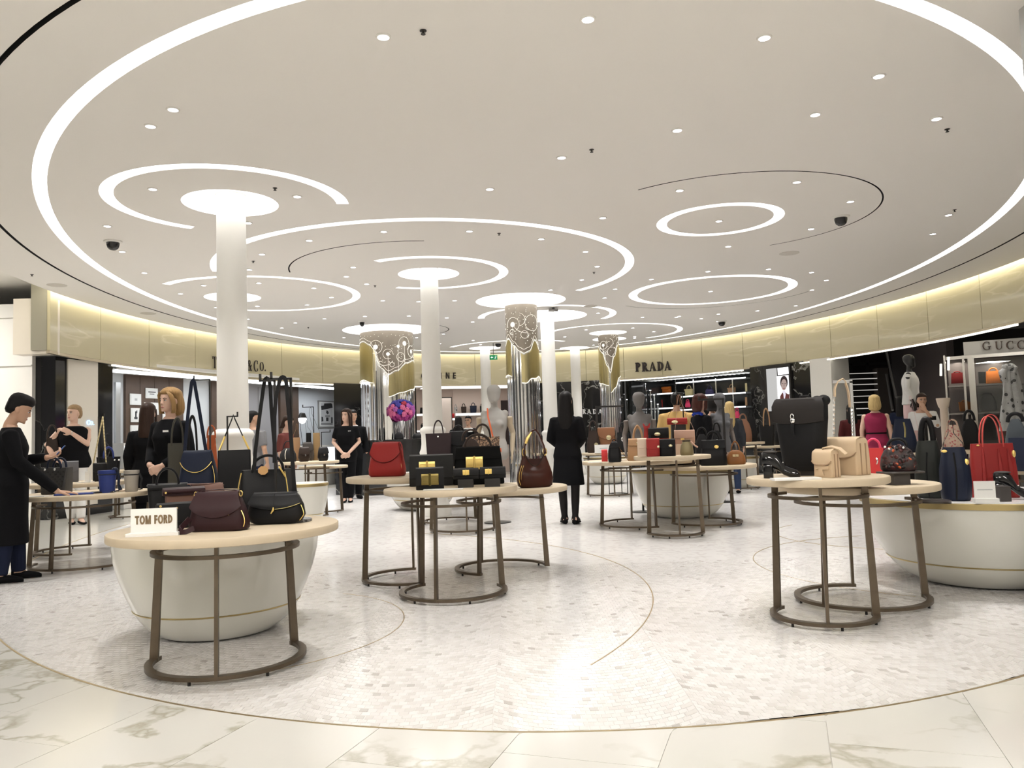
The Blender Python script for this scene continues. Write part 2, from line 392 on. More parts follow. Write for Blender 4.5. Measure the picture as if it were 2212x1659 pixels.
LAB = ['small complete glowing ring inside the dark half circle in the ceiling', 'larger complete glowing ring with a downlight at its centre',
 'open glowing hook around the nearest white column', 'glowing three-quarter ring around the far left white column', 'widest open glowing arc sweeping around the middle columns',
 'open glowing arc curling around the second white column', 'glowing lower half ring behind the patterned column beside the white one', 'glowing arc around the farthest patterned column', 'faint far glowing arc over the two rearmost white columns']
for A, l in zip(ARCS, LAB): ring_light(l, A[:2], A[2], A[2], A[3], A[3], A[4], A[5], NS if A[5]-A[4] >= 359.9 else NS-0)
DL = ['round glowing recess around the top of the nearest white column', 'round glowing recess above the second white column', 'round glowing recess above the tall patterned column in the middle', 'wide glowing recess above the patterned column with flowers',
 'glowing recess above the white column behind the middle patterned one', 'glowing recess over the far left white column', 'glowing recess on top of the farthest patterned column', 'rearmost glowing disc just behind the farthest patterned column', 'small glowing recess over the rear white column by the exit sign', 'small glowing recess over the rear white column before the black marble']
for (cx, cy, r), l in zip(DISCS, DL):
    o = empty('disc_light', (cx, cy, CEIL), 0, l, 'ceiling light', 'luminous column recesses')
    t = MB(); wallband(t, ell((0,0), r, r, 64), 0, .13); obj('recess_wall', t, M_TROUGH, o)
    obj('diffuser', MB().lathe([(r-.001,.128),(r-.001,.14)], 64), M_DISC, o, smooth=0)
for i, (cx, cy, ro, ri, a0, a1) in enumerate(GROOVES):
    sm = MB().arcband((0,0), ro, ro, ri, ri, .05, .055, a0, a1, NS); wallband(sm, ell((0,0),ro,ro,NS,a0,a1,False)+ell((0,0),ri,ri,NS,a1,a0,False), -.0006, .05); o = obj('ceiling_slot', sm, M_BLACK, None, 0, (cx, cy, CEIL))
    tag(o, ['dark half-circle slot around the small glowing ring', 'short dark slot inside the widest glowing arc', 'short dark slot behind the second white column', 'hairline slot beside the larger complete glowing ring'][i], 'ceiling slot')
sm = MB().arcband((0,0), GRA+.018, GRB+.018, GRA-.018, GRB-.018, .05, .055, 0, 360, 240); wallband(sm, ell((0,0),GRA+.018,GRB+.018,240), -.0006, .05); wallband(sm, ell((0,0),GRA-.018,GRB-.018,240), -.0006, .05); o = obj('ceiling_slot', sm, M_BLACK, None, 0, (*GRC, CEIL)); tag(o, 'long dark oval slot outside the giant glowing strip', 'ceiling slot')

# downlights
DOWN = [(828,79),(1270,41),(1651,81),(1898,164),(1761,247),(2023,256),(1463,281),(1213,340),(1058,408),(374,236),(325,272),(330,408),(642,424),(232,488),(264,543),(312,589),(536,481),(668,519),(829,500),(1014,499),(1169,516),(1302,470),(1265,543),(1257,604),(1468,411),(1721,393),(1837,435),(1553,477),(1752,494),(1573,532),(2049,464),(2015,505),(1529,586),(1660,581),(1753,588),(1785,605),(1407,603),(1535,629),(1754,626),(1719,660),(1636,671),(1552,678),(566,549),(539,582),(440,616),(390,634),(559,611),(678,622),(716,642),(763,577),(748,597),(556,661),(663,658),(467,664),(535,689),(638,697),(609,708),(701,688),(743,729),(827,649),(792,613),(904,651),(982,649),(788,683),(883,682),(965,686),(1021,695),(958,721),(950,742),(900,729),(1022,735),(1189,626),(1290,575),(1306,643),(1329,624),(1292,676),(1388,685),(1367,708),(1266,712),(1371,727),(1220,727),(1282,745),(1038,744),(1515,688),(1551,694),(1467,683),(1461,685),(1412,716),(1371,730)]
DOWN += [(-260,330),(300,-260),(1500,-330),(2330,120)]      # the same rows go on behind and beside the frame
lens = MB().lathe([(.001,-.006),(.036,-.006),(.036,-.002)], 20).mesh('lens', M_LAMP)
flan = MB().lathe([(.036,-.003),(.037,-.008),(.046,-.008),(.05,-.002),(.05,0),(.001,0)], 24, cap=False).mesh('flange', M_WHITE)
sl = bpy.data.lights.new('downlight_beam', 'SPOT'); sl.energy = SPOT_W; sl.spot_size = radians(62); sl.spot_blend = .8; sl.color = (1, .972, .95); sl.shadow_soft_size = .03
DSPOTS = []
for i, (px, py) in enumerate(DOWN):
    x, y, z = at(px, py, CEIL)
    if py < 450 : lab = 'round recessed downlight shining in the near white ceiling'
    elif px < 900 and py >= 450: lab = 'small recessed downlight in the left half of the white ceiling'
    elif px >= 1340: lab = 'small recessed downlight in the right half of the white ceiling'
    else: lab = 'small recessed downlight in the middle of the white ceiling'
    g = {'round recessed downlight shining in the near white ceiling':'near downlights'}.get(lab, 'downlights '+' '.join(lab.split()[4:7]))
    o = empty('downlight', (x, y, CEIL), 0, lab, 'downlight', g)
    obj('flange', flan, None, o); obj('lens', lens, None, o)
    l = bpy.data.objects.new('beam', sl); COL.objects.link(l); l.parent = o; l.location = (0,0,-.012)
# sprinkler heads, speakers, cameras
for i, (px, py) in enumerate([(914,66),(1278,323),(594,406),(2046,279),(2062,453),(547,564),(1078,504),(1283,588),(810,617),(666,707),(69,593)]):
    x, y, z = at(px, py, CEIL)
    m = MB().lathe([(.022,0),(.022,-.004),(.008,-.006),(.006,-.02),(.015,-.022),(.015,-.025),(.001,-.025)], 12)
    tag(obj('sprinkler', m, M_DARK, None, 40, (x, y, CEIL)), 'tiny dark sprinkler head in the white ceiling', 'sprinkler', 'ceiling sprinklers')
for (px, py), l in zip([(123,616),(1705,547),(320,677),(1276,661)], ['flat round speaker grille in the ceiling above the left stone wall', 'faint round speaker grille near the right dark ceiling slot', 'flat round speaker grille above the lettered left wall', 'small faint speaker grille left of the larger complete ring']):
    x, y, z = at(px, py, CEIL)
    tag(obj('speaker_grille', MB().lathe([(.14,0),(.14,-.004),(.125,-.006),(.001,-.006)], 32), mat('grille', (.62,.59,.54), .8), None, 40, (x,y,CEIL)), l, 'speaker')
for (px, py), sc, l in zip([(244,521),(1816,468),(1076,741),(1559,694),(782,694)], [1,1,1.1,1.1,.7], ['black dome camera in the ceiling left of the nearest column', 'black dome camera in the ceiling beside the dark half circle', 'black dome camera by the rear white column and exit sign', 'black dome camera over the shop with dark lettering', 'tiny black dome camera left of the flowers column']):
    x, y, z = at(px, py, CEIL)
    o = empty('dome_camera', (x,y,CEIL), 0, l, 'camera')
    obj('base', MB().lathe([(.001,0),(.105*sc,0),(.105*sc,-.012),(.085*sc,-.02),(.001,-.02)], 28), M_WHITE, o)
    obj('dome', MB().lathe([(.075*sc,-.018),(.075*sc,-.045),(.062*sc,-.085),(.036*sc,-.108),(.001,-.114)], 24), mat('dome_black', (.015,.015,.017), .1), o)

x, y, z = at(1195, 665, CEIL); o = empty('detector', (x,y,CEIL), 0, 'small flat dark detector box in the ceiling above the middle white column', 'detector')
obj('bracket', MB().box((0,0,-.012),(.05,.05,.024)), M_DARK, o, 0); obj('case', MB().box((0,0,-.045),(.19,.12,.04)), mat('detector_grey', (.20,.19,.18), .4), o, 0)
# ================================================================== OVAL FASCIA over the shop fronts
FZ0 = 2.775
def ept(a, da=0): return (FASC[0]+(FSA+da)*cos(a), FASC[1]+(FSB+da)*sin(a))
def azim(px, py=945):       # parameter angle of the oval where the pixel's direction meets it (far side)
    d = ray(px, py); t = d.x/d.y
    best = None
    for k in range(4001):
        a = -pi*.35 + k*(pi*1.7)/4000
        x, y = ept(a); f = x - t*y
        if best is not None and best[1]*f <= 0 and y > 3: return a
        best = (a, f)
    return None
A_L = atan2((12.88-FASC[1])/FSB, (-7.45-FASC[0])/FSA) ; A_L = A_L if A_L > 0 else A_L+2*pi
A_R = -.55
fas = empty('wall_fascia', (0,0,0)); tag(fas, kind='structure')
fas_len = []
a = A_R; N = 26; step = (A_L-A_R)/N
M_FBACK = mat('fascia_back', (.3,.28,.22), .8)
for i in range(N):
    a0, a1 = A_R+i*step, A_R+(i+1)*step; m = MB(); g = .0006; q = 7
    rings = []
    for k in range(q):
        t = a0+g+(a1-a0-2*g)*k/(q-1); x0, y0 = ept(t); x1, y1 = ept(t, .05)
        rings.append([(x0,y0,FZ0),(x0,y0,CEIL+.16),(x1,y1,CEIL+.16),(x1,y1,FZ0)])
    m.loft(rings); obj('panel', m, M_ONYX, fas, smooth=0)
m = MB(); rings = []
for k in range(121):
    t = A_R+(A_L-A_R)*k/120; x0, y0 = ept(t, .052); x1, y1 = ept(t, .3); rings.append([(x0,y0,FZ0+.01),(x0,y0,CEIL+.3),(x1,y1,CEIL+.3),(x1,y1,FZ0+.01)])
m.loft(rings); obj('backing', m, M_FBACK, fas)
# light slot above the fascia and the lit line along its foot
m = MB(); rings = []
for k in range(181):
    t = A_R+(A_L+.35-A_R)*k/180; x0, y0 = ept(t, -.165); x1, y1 = ept(t, -.03); rings.append([(x0,y0,CEIL+.13),(x0,y0,CEIL+.15),(x1,y1,CEIL+.15),(x1,y1,CEIL+.13)])
m.loft(rings); o = obj('cove_light', m, M_COVE, None, 0); tag(o, 'long bright light slot between the ceiling and the cream stone fascia', 'cove light')
m = MB(); wl = [ept(A_R+(A_L+.35-A_R)*k/180, -.168) for k in range(181)]
wallband(m, wl, CEIL, CEIL+.15, False); struct('trim_1', m, M_WHITE)
m = MB(); rings = []
for k in range(121):
    t = A_R+(A_L-A_R)*k/120; x0, y0 = ept(t, .0); x1, y1 = ept(t, .06); rings.append([(x0,y0,FZ0-.045),(x0,y0,FZ0-.002),(x1,y1,FZ0-.002),(x1,y1,FZ0-.045)])
m.loft(rings); struct('trim_2', m, mat('champagne_trim', (.55,.48,.36), .35, .6))
def led(pa, pb):
    a0, a1 = azim(pb), azim(pa); m = MB(); rings = []
    for k in range(41):
        t = a0+(a1-a0)*k/40; x0, y0 = ept(t, -.012); x1, y1 = ept(t, .05); rings.append([(x0,y0,FZ0-.075),(x0,y0,FZ0-.047),(x1,y1,FZ0-.047),(x1,y1,FZ0-.075)])
    return m.loft(rings)
for pa, pb, l in [(246,722,'lit line above the jewellery shop front with dark door panel'), (893,1165,'lit line above the blush pink bag shop'), (1196,1612,'lit line above the shelves of the rear bag shop'), (1738,2212,'long lit line above the staircase and glass shop')]:
    tag(obj('light_strip', led(pa, pb), M_LED, None, 0), l, 'light strip')
# return block where the fascia ends on the left, and the white wall beyond
xL, yL = ept(A_L)
m = MB().box((xL-.31, yL+.16, (2.73+3.64)/2), (.60, .28, .91)); o = struct('wall_left_return', m, mat('pale_stone', (.78,.72,.63), .25), 0)
m = MB().box((-11.6, 13.62, 1.84), (6.9, .1, 3.68)); m.box((-11.6,13.555,2.62),(6.9,.03,.012)); m.box((-11.6,13.555,3.45),(6.9,.05,.02)); struct('wall_left', m, M_WHITE, 0)
struct('ceiling_outer', MB().box((0, 13, CEIL+.36), (34, 44, .05)), M_WHITE, 0)
struct('wall_front', MB().box((0, -8, 1.9), (32, .2, 4.2)), M_WHITE, 0)
def hall_fill_lamp(x, y, z, sx, sy, e, label):
    o = empty('hall_fill_lamp', (x,y,z), 0, label, 'ceiling light', 'added unseen light panels around the oval')
    obj('frame', MB().box((0,0,.02), (sx+.1,sy+.1,.04)), M_WHITE, o, 0); obj('diffuser', MB().box((0,0,-.006), (sx,sy,.012)), emis('hall_fill_glow', (1,.96,.9), e), o, 0)
hall_fill_lamp(-10.6, 11.8, CEIL+.28, 2.2, 1.2, 22.0, 'added unseen light panel brightening the white left wall')  # off-frame panel added to brighten the white left wall
for k in range(4): hall_fill_lamp(-6+4*k, -1.5, CEIL+.28, 1.6, 1.6, 2.0, 'added unseen light panel behind the viewer')  # unseen panels added to light fronts and give metal something to reflect
# pillar just inside the right edge of the frame
o = struct('wall_right_pier', MB().box((dep(2203,60,4.8)[0]+.3, 4.45, 1.84), (.6, .7, 3.68)), mat('pier_paint', (.5,.5,.49), .6), 0)

# ================================================================== COLUMNS
def column(x, y, r0, r1, label, base=1.26):
    o = empty('column', (x, y, 0), 0, label, 'column', 'round white columns')
    k = r0/.16
    prof = [(.27*k,0),(.27*k,.12),(.24*k,.16),(.225*k,.2),(.215*k,.22),(.2*k,base-.42),(.215*k,base-.38),(.225*k,base-.33),(.2*k,base-.27),(.19*k,base-.2),(.19*k,base-.06),(.205*k,base-.03),(.212*k,base),(.2*k,base+.03),(r0,base+.06)]
    obj('base', MB().lathe(prof, 40), M_COLUMN, o)
    obj('shaft', MB().lathe([(r0,base+.05),(r1,CEIL+.08),(r1+.012,CEIL+.085),(r1+.012,CEIL+.135)], 40), M_COLUMN, o)
column(-2.885, 8.258, .158, .146, 'nearest smooth white column behind the leather bags on the front left table')
column(-1.222, 12.18, .150, .136, 'second white column, beside the purple and pink flowers', 1.28)
column(.79, 16.94, .152, .146, 'white column behind the middle patterned mirror column', 1.2)
column(-4.742, 13.611, .15, .14, 'far left white column half hidden behind the nearest one')
column(-.737, 22.678, .15, .142, 'rear white column next to the green exit sign')
column(1.875, 23.4, .15, .142, 'rear white column in front of black marble with silver letters')

M_ETCH = mat('etched_bronze_glass', (.27,.235,.19), .25, .35)
M_GOLDP = mat('brushed_gold_panel', (.46,.395,.21), .24, 1, bump=(40,.05))
M_LINE = emis('etched_line', (1,.95,.84), 1.0)
def interp(kn, u):
    for (u0, v0), (u1, v1) in zip(kn, kn[1:]):
        if u0 <= u <= u1:
            t = (u-u0)/(u1-u0); t = t*t*(3-2*t); return v0+(v1-v0)*t
    return kn[-1][1]
def mirror_column(x, y, R, hi, gold, circles, dots, label, ztop):
    """hi: knots (angle deg seen from camera, z) of the lower edge of the etched glass; gold: list of (a0,a1,knots of lower edge)"""
    o = empty('mirror_column', (x, y, 0), 0, label, 'column', 'patterned mirror columns')
    face = atan2(-y, -x)          # direction towards the viewer
    def P(a, z, r=R): t = face + radians(a); return (r*cos(t), r*sin(t), z)
    # fluted chrome body
    m = MB(); n = 120; rings = []
    for z in (0, 1.0, 2.0, ztop-.02):
        rings.append([P(360*k/n, z, R-.012+.010*abs(sin(pi*k*22/n))) for k in range(n)])
    m.loft(rings); obj('fluted_shaft', m, M_CHROME, o, 30)
    obj('upper_core', MB().lathe([(R-.035,ztop-.03),(R-.035,CEIL+.125)], 60), M_COLUMN, o)
    # etched glass top
    m = MB(); n = 120; A = [-180+360*k/n for k in range(n+1)]
    rings = [[P(a, interp(hi, a), R), P(a, ztop, R), P(a, ztop, R-.02), P(a, interp(hi, a), R-.02)] for a in A]
    m.loft(rings); obj('etched_glass', m, M_ETCH, o, 30)
    m = MB().tube([P(a, interp(hi, a)-.0, R+.002) for a in A], .007, 5)
    m.tube([P(a, interp(hi, a)+.07, R+.001) for a in A], .004, 5)
    obj('lit_edge', m, M_LINE, o)
    for (a0, a1, lo) in gold:
        m = MB(); q = max(8, int((a1-a0)/4)); AA = [a0+(a1-a0)*k/q for k in range(q+1)]
        rings = [[P(a, interp(lo, a), R+.008), P(a, interp(hi, a)-.03, R+.008), P(a, interp(hi, a)-.03, R-.01), P(a, interp(lo, a), R-.01)] for a in AA]
        m.loft(rings); g = obj('gold_panel', m, M_GOLDP, o, 30)
        obj('lit_edge', MB().tube([P(a, interp(lo, a), R+.012) for a in AA], .010, 5), M_LINE, g)
    m = MB()
    for ca, cz, r, arc, stem in circles:
        pts = [P(ca+math.degrees(r*cos(t)/R), cz+r*sin(t), R+.004) for t in [radians(arc[0]+(arc[1]-arc[0])*k/26) for k in range(27)]]
        m.tube(pts, .0045, 4)
        if stem:
            m.tube([P(ca, cz-.02, R+.004), P(ca, stem, R+.004)], .004, 4)
            pts = [P(ca+math.degrees(r*.38*cos(t)/R), cz+r*.38*sin(t), R+.006) for t in [2*pi*k/14 for k in range(14)]]
            m.add(pts+[P(ca, cz, R+.01)], [(k, (k+1)%14, 14) for k in range(14)])
    obj('etched_circles', m, M_LINE, o)
    m = MB()
    for a, z in dots: m.ball(P(a, z, R+.002), .008, 6, 4)
    tag(obj('light_dots', m, M_LINE, o), kind='stuff')
    return o
def zz(py, px, D): return dep(px, py, D)[2]
rd = random.Random(5)
# wide column with flowers
zd = lambda py: zz(py, 836, 17.7)
hi4 = [(-180,zd(735)),(-95,zd(736)),(-60,zd(733)),(-38,zd(742)),(-30,zd(752)),(-12,zd(795)),(2,zd(808)),(20,zd(800)),(45,zd(782)),(75,zd(775)),(110,zd(790)),(180,zd(735))]
circ4 = [(-24,zd(749),.15,(-120,200),zd(800)),(2,zd(765),.11,(0,300),zd(808)),(24,zd(748),.10,(0,10),zd(850)),(40,zd(741),.15,(-60,200),zd(835)),(30,zd(771),.10,(0,360),None),(62,zd(757),.13,(60,330),zd(780)),(10,zd(788),.05,(0,360),None),(-14,zd(786),.06,(30,300),None),(-5,zd(770),.2,(200,330),None)]
dots4 = [(a, zd(724+3*sin(a))) for a in range(-80,90,9)] + [(rd.uniform(-25,80), zd(rd.uniform(738,785))) for _ in range(70)]
mirror_column(-2.843, 18.282, .607, hi4, [(-95,-32,[(-100,zd(823)),(-60,zd(818)),(-32,zd(826))]), (2,88,[(2,zd(857)),(30,zd(848)),(60,zd(841)),(90,zd(835))])], circ4, dots4, 'widest patterned mirror column rising behind the flower bouquet', 3.59)
zd = lambda py: zz(py, 1132, 14.6)
hi3 = [(-180,zd(740)),(-80,zd(742)),(-55,zd(728)),(-30,zd(745)),(-10,zd(758)),(5,zd(763)),(25,zd(758)),(50,zd(733)),(75,zd(750)),(110,zd(760)),(180,zd(740))]
circ3 = [(40,zd(697),.15,(0,360),None),(10,zd(723),.07,(0,360),None),(-32,zd(700),.13,(-60,200),zd(728)),(-10,zd(690),.12,(-80,80),None),(15,zd(690),.25,(200,275),None),(-35,zd(716),.05,(0,300),None)]
dots3 = [(rd.uniform(-75,75), zd(rd.uniform(662,745))) for _ in range(75)]
mirror_column(.212, 14.881, .305, hi3, [(-90,-45,[(-95,zd(812)),(-60,zd(808)),(-45,zd(811))]), (-5,85,[(-5,zd(827)),(10,zd(828)),(30,zd(818)),(45,zd(818)),(65,zd(813)),(90,zd(822))])], circ3, dots3, 'tall slim patterned mirror column in the middle of the room', 3.575)
zd = lambda py: zz(py, 1316, 19.85)
hi9 = [(-180,zd(740)),(-80,zd(745)),(-40,zd(760)),(-10,zd(790)),(5,zd(805)),(30,zd(770)),(60,zd(745)),(90,zd(738)),(180,zd(740))]
circ9 = [(-30,zd(745),.1,(0,360),zd(765)),(20,zd(760),.12,(0,360),None),(-20,zd(762),.05,(0,360),zd(775)),(5,zd(740),.1,(-80,80),None)]
dots9 = [(rd.uniform(-75,75), zd(rd.uniform(722,770))) for _ in range(45)]
mirror_column(2.461, 20.098, .255, hi9, [(-88,-5,[(-88,zd(825)),(-50,zd(828)),(-5,zd(833))]), (5,88,[(5,zd(848)),(30,zd(838)),(60,zd(816)),(88,zd(812))])], circ9, dots9, 'farthest patterned mirror column beside the shop with dark lettering', 3.61)
# black stone counter around the wide column
m = MB(); R8 = 1.3; oc = [(R8*cos(radians(22.5+45*k)), R8*sin(radians(22.5+45*k))) for k in range(8)]
rzz = atan2(-18.282, 2.843)
o = empty('stone_counter', (-2.843, 18.282, 0), rzz+pi/8*0, 'eight-sided black marble counter around the wide patterned column', 'counter')
obj('body', MB().prism([(x*.97,y*.97) for x,y in oc], .0, 1.12), M_BLKMARB, o, 0); obj('top', MB().prism(oc, 1.12, 1.165), M_BLKMARB, o, 0)
# ================================================================== LETTERS
def qstrip(o, i):
    return [[o[k], o[k+1], i[k+1], i[k]] for k in range(len(o)-1)]
def earc(cx, cy, a, b, t0, t1, n=14): return [(cx+a*cos(radians(t0+(t1-t0)*k/n)), cy+b*sin(radians(t0+(t1-t0)*k/n))) for k in range(n+1)]
def R_(x0, y0, x1, y1): return [(x0,y0),(x1,y0),(x1,y1),(x0,y1)]
def glyph(ch, st=.2, th=.06, sf=True):
    """polygons of a capital with thick stems (st), hairlines (th) and slab serifs; returns (polys, width)"""
    p = []; s = .07
    def stem(x, w=None): 
        w = w or st; p.append(R_(x, 0, x+w, 1))
        if sf: p.append(R_(x-s, 0, x+w+s, th)); p.append(R_(x-s, 1-th, x+w+s, 1))
    if ch == 'I': stem(.1); return p, .2+st
    if ch in 'PR':
        stem(.1); x = .1+st*.8
        p += qstrip(earc(x, .72, .38, .28, 90, -90), earc(x, .72, .38-st*.9, .28-th, 90, -90))
        if ch == 'R': p.append([(x+.02,.46),(x+.02+st*.9,.46),(x+.55,0),(x+.55-st*1.1,0)]); p.append(R_(x+.5-st,0,x+.62,th)); return p, .85
        return p, .7
    if ch == 'A':
        p.append([(.04,0),(.04+th*1.2,0),(.46,1),(.40,1)]); p.append([(.38,1),(.5,1),(.86,0),(.86-st*1.15,0)]); p.append(R_(.2,.3,.68,.3+th))
        if sf: p += [R_(0,0,.2,th), R_(.56,0,.94,th)]
        return p, .92
    if ch == 'D':
        stem(.1); x = .1+st*.6
        p += qstrip(earc(x, .5, .6, .5, 90, -90), earc(x, .5, .6-st*1.05, .5-th, 90, -90)); return p, .86
    if ch in 'CG':
        p += qstrip(earc(.5, .5, .46, .51, 50, 310, 24), earc(.5+st*.25, .5, .46-st*.8, .51-th, 50, 310, 24)); p.append(R_(.76,.68,.80,.98)); p.append(R_(.76,.06,.80,.28))
        if ch == 'G': p.append(R_(.72,.05,.72+st*.8,.42)); p.append(R_(.62,.42-th,.98,.42))
        return p, .92
    if ch == 'O':
        p += qstrip(earc(.5, .5, .48, .51, 0, 360, 28), earc(.5, .5, .48-st*.95, .51-th, 0, 360, 28)); return p, .98
    if ch == 'U':
        p += [R_(.12,.35,.12+st,1), R_(.72,.35,.72+th*1.2,1)]; p += qstrip(earc(.455, .36, .335, .37, 180, 360, 16), earc(.47+st*.12, .38, .335-st*.75, .37-th*1.3, 180, 360, 16))
        if sf: p += [R_(.04,1-th,.2+st,1), R_(.64,1-th,.88,1)]
        return p, .9
    if ch == 'T':
        p += [R_(.4-st/2,0,.4+st/2,1), R_(0,1-th,.8,1), R_(.4-st/2-s,0,.4+st/2+s,th), R_(0,.76,.05,1), R_(.75,.76,.8,1)]; return p, .8
    if ch in 'EF':
        stem(.1); p += [R_(.1,1-th,.62,1), R_(.1,.48,.5,.48+th), R_(.57,.8,.62,1), R_(.46,.4,.5,.6)]
        if ch == 'E': p += [R_(.1,0,.64,th), R_(.59,0,.64,.22)]
        return p, .68
    if ch == 'L': stem(.1); p += [R_(.1,0,.62,th), R_(.57,0,.62,.22)]; return p, .66
    if ch == 'N':
        p += [R_(.08,0,.08+th,1), R_(.78,0,.78+th,1), [(.05,1),(.05+st*1.2,1),(.78+th,0),(.78+th-st*1.1,0)]]; return p, .92
    if ch == 'Y':
        p += [R_(.4-st/2,0,.4+st/2,.45), [(.05,1),(.05+st,1),(.5,.42),(.4-st/2,.42)], [(.75,1),(.75+th,1),(.46,.42),(.38,.42)]]; return p, .85
    if ch == '&':
        p += qstrip(earc(.42, .76, .2, .24, 0, 360, 16), earc(.42, .76, .2-st*.5, .24-th, 0, 360, 16)); p += qstrip(earc(.36, .28, .34, .28, 40, 330, 18), earc(.38, .28, .34-st*.9, .28-th, 40, 330, 18))
        p += [[(.26,.7),(.26+st,.66),(.92,0),(.92-st*1.3,0)], [(.62,.3),(.7,.26),(.86,.56),(.8,.58)]]; return p, .95
    if ch == '.': p += [[(.05+.09*cos(radians(45*k)), .09+.09*sin(radians(45*k))) for k in range(8)]]; return p, .3
    return p, .4
def sans(ch, st=.2):
    p = []
    if ch == 'I': return [R_(.05,0,.05+st,1)], st+.1
    if ch == 'E': return [R_(.05,0,.05+st,1)]+[R_(.05,y,.62,y+st*.9) for y in (0,.5-st*.45,1-st*.9)], .68
    if ch == 'F': return [R_(.05,0,.05+st,1)]+[R_(.05,y,.6,y+st*.9) for y in (.5-st*.45,1-st*.9)], .62
    if ch == 'L': return [R_(.05,0,.05+st,1), R_(.05,0,.6,st*.9)], .64
    if ch == 'N': return [R_(.05,0,.05+st,1), R_(.8-st,0,.8,1), [(.05,1),(.05+st*1.1,1),(.8,0),(.8-st*1.1,0)]], .85
    if ch == 'M': return [R_(.05,0,.05+st,1), R_(1-st,0,1,1), [(.05,1),(.05+st*1.1,1),(.525+st*.45,0),(.525-st*.45,0)], [(1,1),(1-st*1.1,1),(.525-st*.45,0),(.525+st*.45,0)]], 1.05
    if ch == 'T': return [R_(.4-st/2,0,.4+st/2,1), R_(.02,1-st*.9,.78,1)], .78
    if ch in 'OC':
        t = (0,360) if ch == 'O' else (48,312)
        return qstrip(earc(.5,.5,.46,.52,*t,28), earc(.5,.5,.46-st,.52-st*.85,*t,28)), .96
    if ch in 'DRP':
        p = [R_(.05,0,.05+st,1)]
        if ch == 'D': return p+qstrip(earc(.2,.5,.6,.5,90,-90), earc(.2,.5,.6-st,.5-st*.85,90,-90))+[R_(.05,1-st*.85,.21,1), R_(.05,0,.21,st*.85)], .84
        p += qstrip(earc(.3,.73,.38,.27,90,-90), earc(.3,.73,.38-st,.27-st*.8,90,-90))+[R_(.05,1-st*.8,.31,1), R_(.05,.46,.31,.46+st*.8)]
        if ch == 'R': p.append([(.34,.48),(.34+st,.48),(.74,0),(.74-st*1.1,0)])
        return p, .76
    return p, .4
def letter_mesh(ch, h, depth, font, wscale=1.0, **k):
    polys, w = font(ch, **k); m = MB()
    for q in polys:
        if not q: continue
        a = sum(q[i][0]*q[(i+1)%len(q)][1]-q[(i+1)%len(q)][0]*q[i][1] for i in range(len(q)))
        if a < 0: q = q[::-1]
        n = len(q); vs = [((x-w/2)*h*wscale, 0, y*h) for x, y in q]+[((x-w/2)*h*wscale, -depth, y*h) for x, y in q]
        m.add(vs, [tuple(range(n, 2*n)), tuple(reversed(range(n)))]+[(i,n+i,n+(i+1)%n,(i+1)%n) for i in range(n)])
    return m, w*h*wscale
M_LET = mat('letter_brown_black', (.016,.009,.008), .35)
M_SILV = mat('letter_silver', (.85,.85,.87), .2, 1, emit=0)
def fascia_sign(chars, pxs, py_at, hpx, label, font, m, **k):
    a = azim(pxs[len(pxs)//2]); x0, y0 = ept(a)
    o = empty('shop_sign', (x0, y0, 0), 0, label, 'sign')
    for ch, px in zip(chars, pxs):
        a = azim(px); x, y = ept(a, -.022); h = hpx(px)*y/FPX if callable(hpx) else hpx*y/FPX
        z = dep(px, py_at(px), y)[2]-h/2
        x2, y2 = ept(a+.003, -.022); ang = atan2(y2-y, x2-x)+pi
        mb, w = letter_mesh(ch, h, .02, font, **k)
        obj('letter', mb, m, o, 0, (x-x0, y-y0, z), ang)
    return o
fascia_sign('PRADA', [1385,1401,1418,1434,1451], lambda p: 793-(p-1385)*.045, 20, 'dark brown serif letters PRADA on the cream stone fascia', glyph, M_LET, st=.27, th=.09, wscale=.9)
fascia_sign('TIFFANY&CO.', [463,473,481,491,502,514,526,539,553,566,574], lambda p: 783+(p-463)*.085, lambda p: 26 if p == 463 else (24 if p in (539,553) else 19), 'thin dark serif letters with an ampersand, half hidden by the nearest column', glyph, M_LET, st=.15, th=.04, wscale=.62)
fascia_sign('CELINE', [917,930,944,956.5,970,985.5], lambda p: 811.5-(p-950)*.01, 13, 'spaced dark sans letters on the fascia right of the second column', sans, M_LET, st=.2, wscale=.82)

q = dep(1066, 772, 21.5); w_ = 17*21.5/FPX; h_ = 10*21.5/FPX; o = empty('exit_sign', q, 0, 'green running man exit sign beside the rear white column', 'sign')
obj('panel', MB().box((0,0,0), (w_,.03,h_)), emis('exit_green', (.02,.22,.08), 1.0), o, 0); ms_ = emis('exit_white', (.8,.95,.85), .9); k_ = h_/10
obj('arrow', MB().prism([(-w_*.36,-k_*.5),(-w_*.22,-k_*2.4),(-w_*.22,-k_),(-w_*.04,-k_),(-w_*.04,k_),(-w_*.22,k_),(-w_*.22,k_*2.4),(-w_*.36,k_*.5)], .016, .018, Matrix.Rotation(radians(90),4,'X')), ms_, o, 0)
for nm, pp_, r_ in (('figure_body',[(2.2,1.6),(1.2,-.6)],.7),('figure_leg',[(1.2,-.6),(2.4,-2),(1.6,-3.6)],.5),('figure_leg',[(1.2,-.6),(.2,-2.2),(-1.2,-2.4)],.5),('figure_arm',[(2.2,1.4),(.6,1.2),(.2,.2)],.4),('figure_arm',[(2.2,1.4),(3.6,.4),(4.4,1.0)],.4)):
    obj(nm, MB().tube([(w_*.16+a*k_, -.017, b*k_) for a, b in pp_], r_*k_, 6), ms_, o)
obj('figure_head', MB().ball((w_*.16+2.9*k_,-.017,3*k_), (k_*.8,.003,k_*.8), 8, 6), ms_, o); obj('hanger', MB().box((0,0,h_/2+.24),(.015,.015,.5)), M_DARK, o, 0)
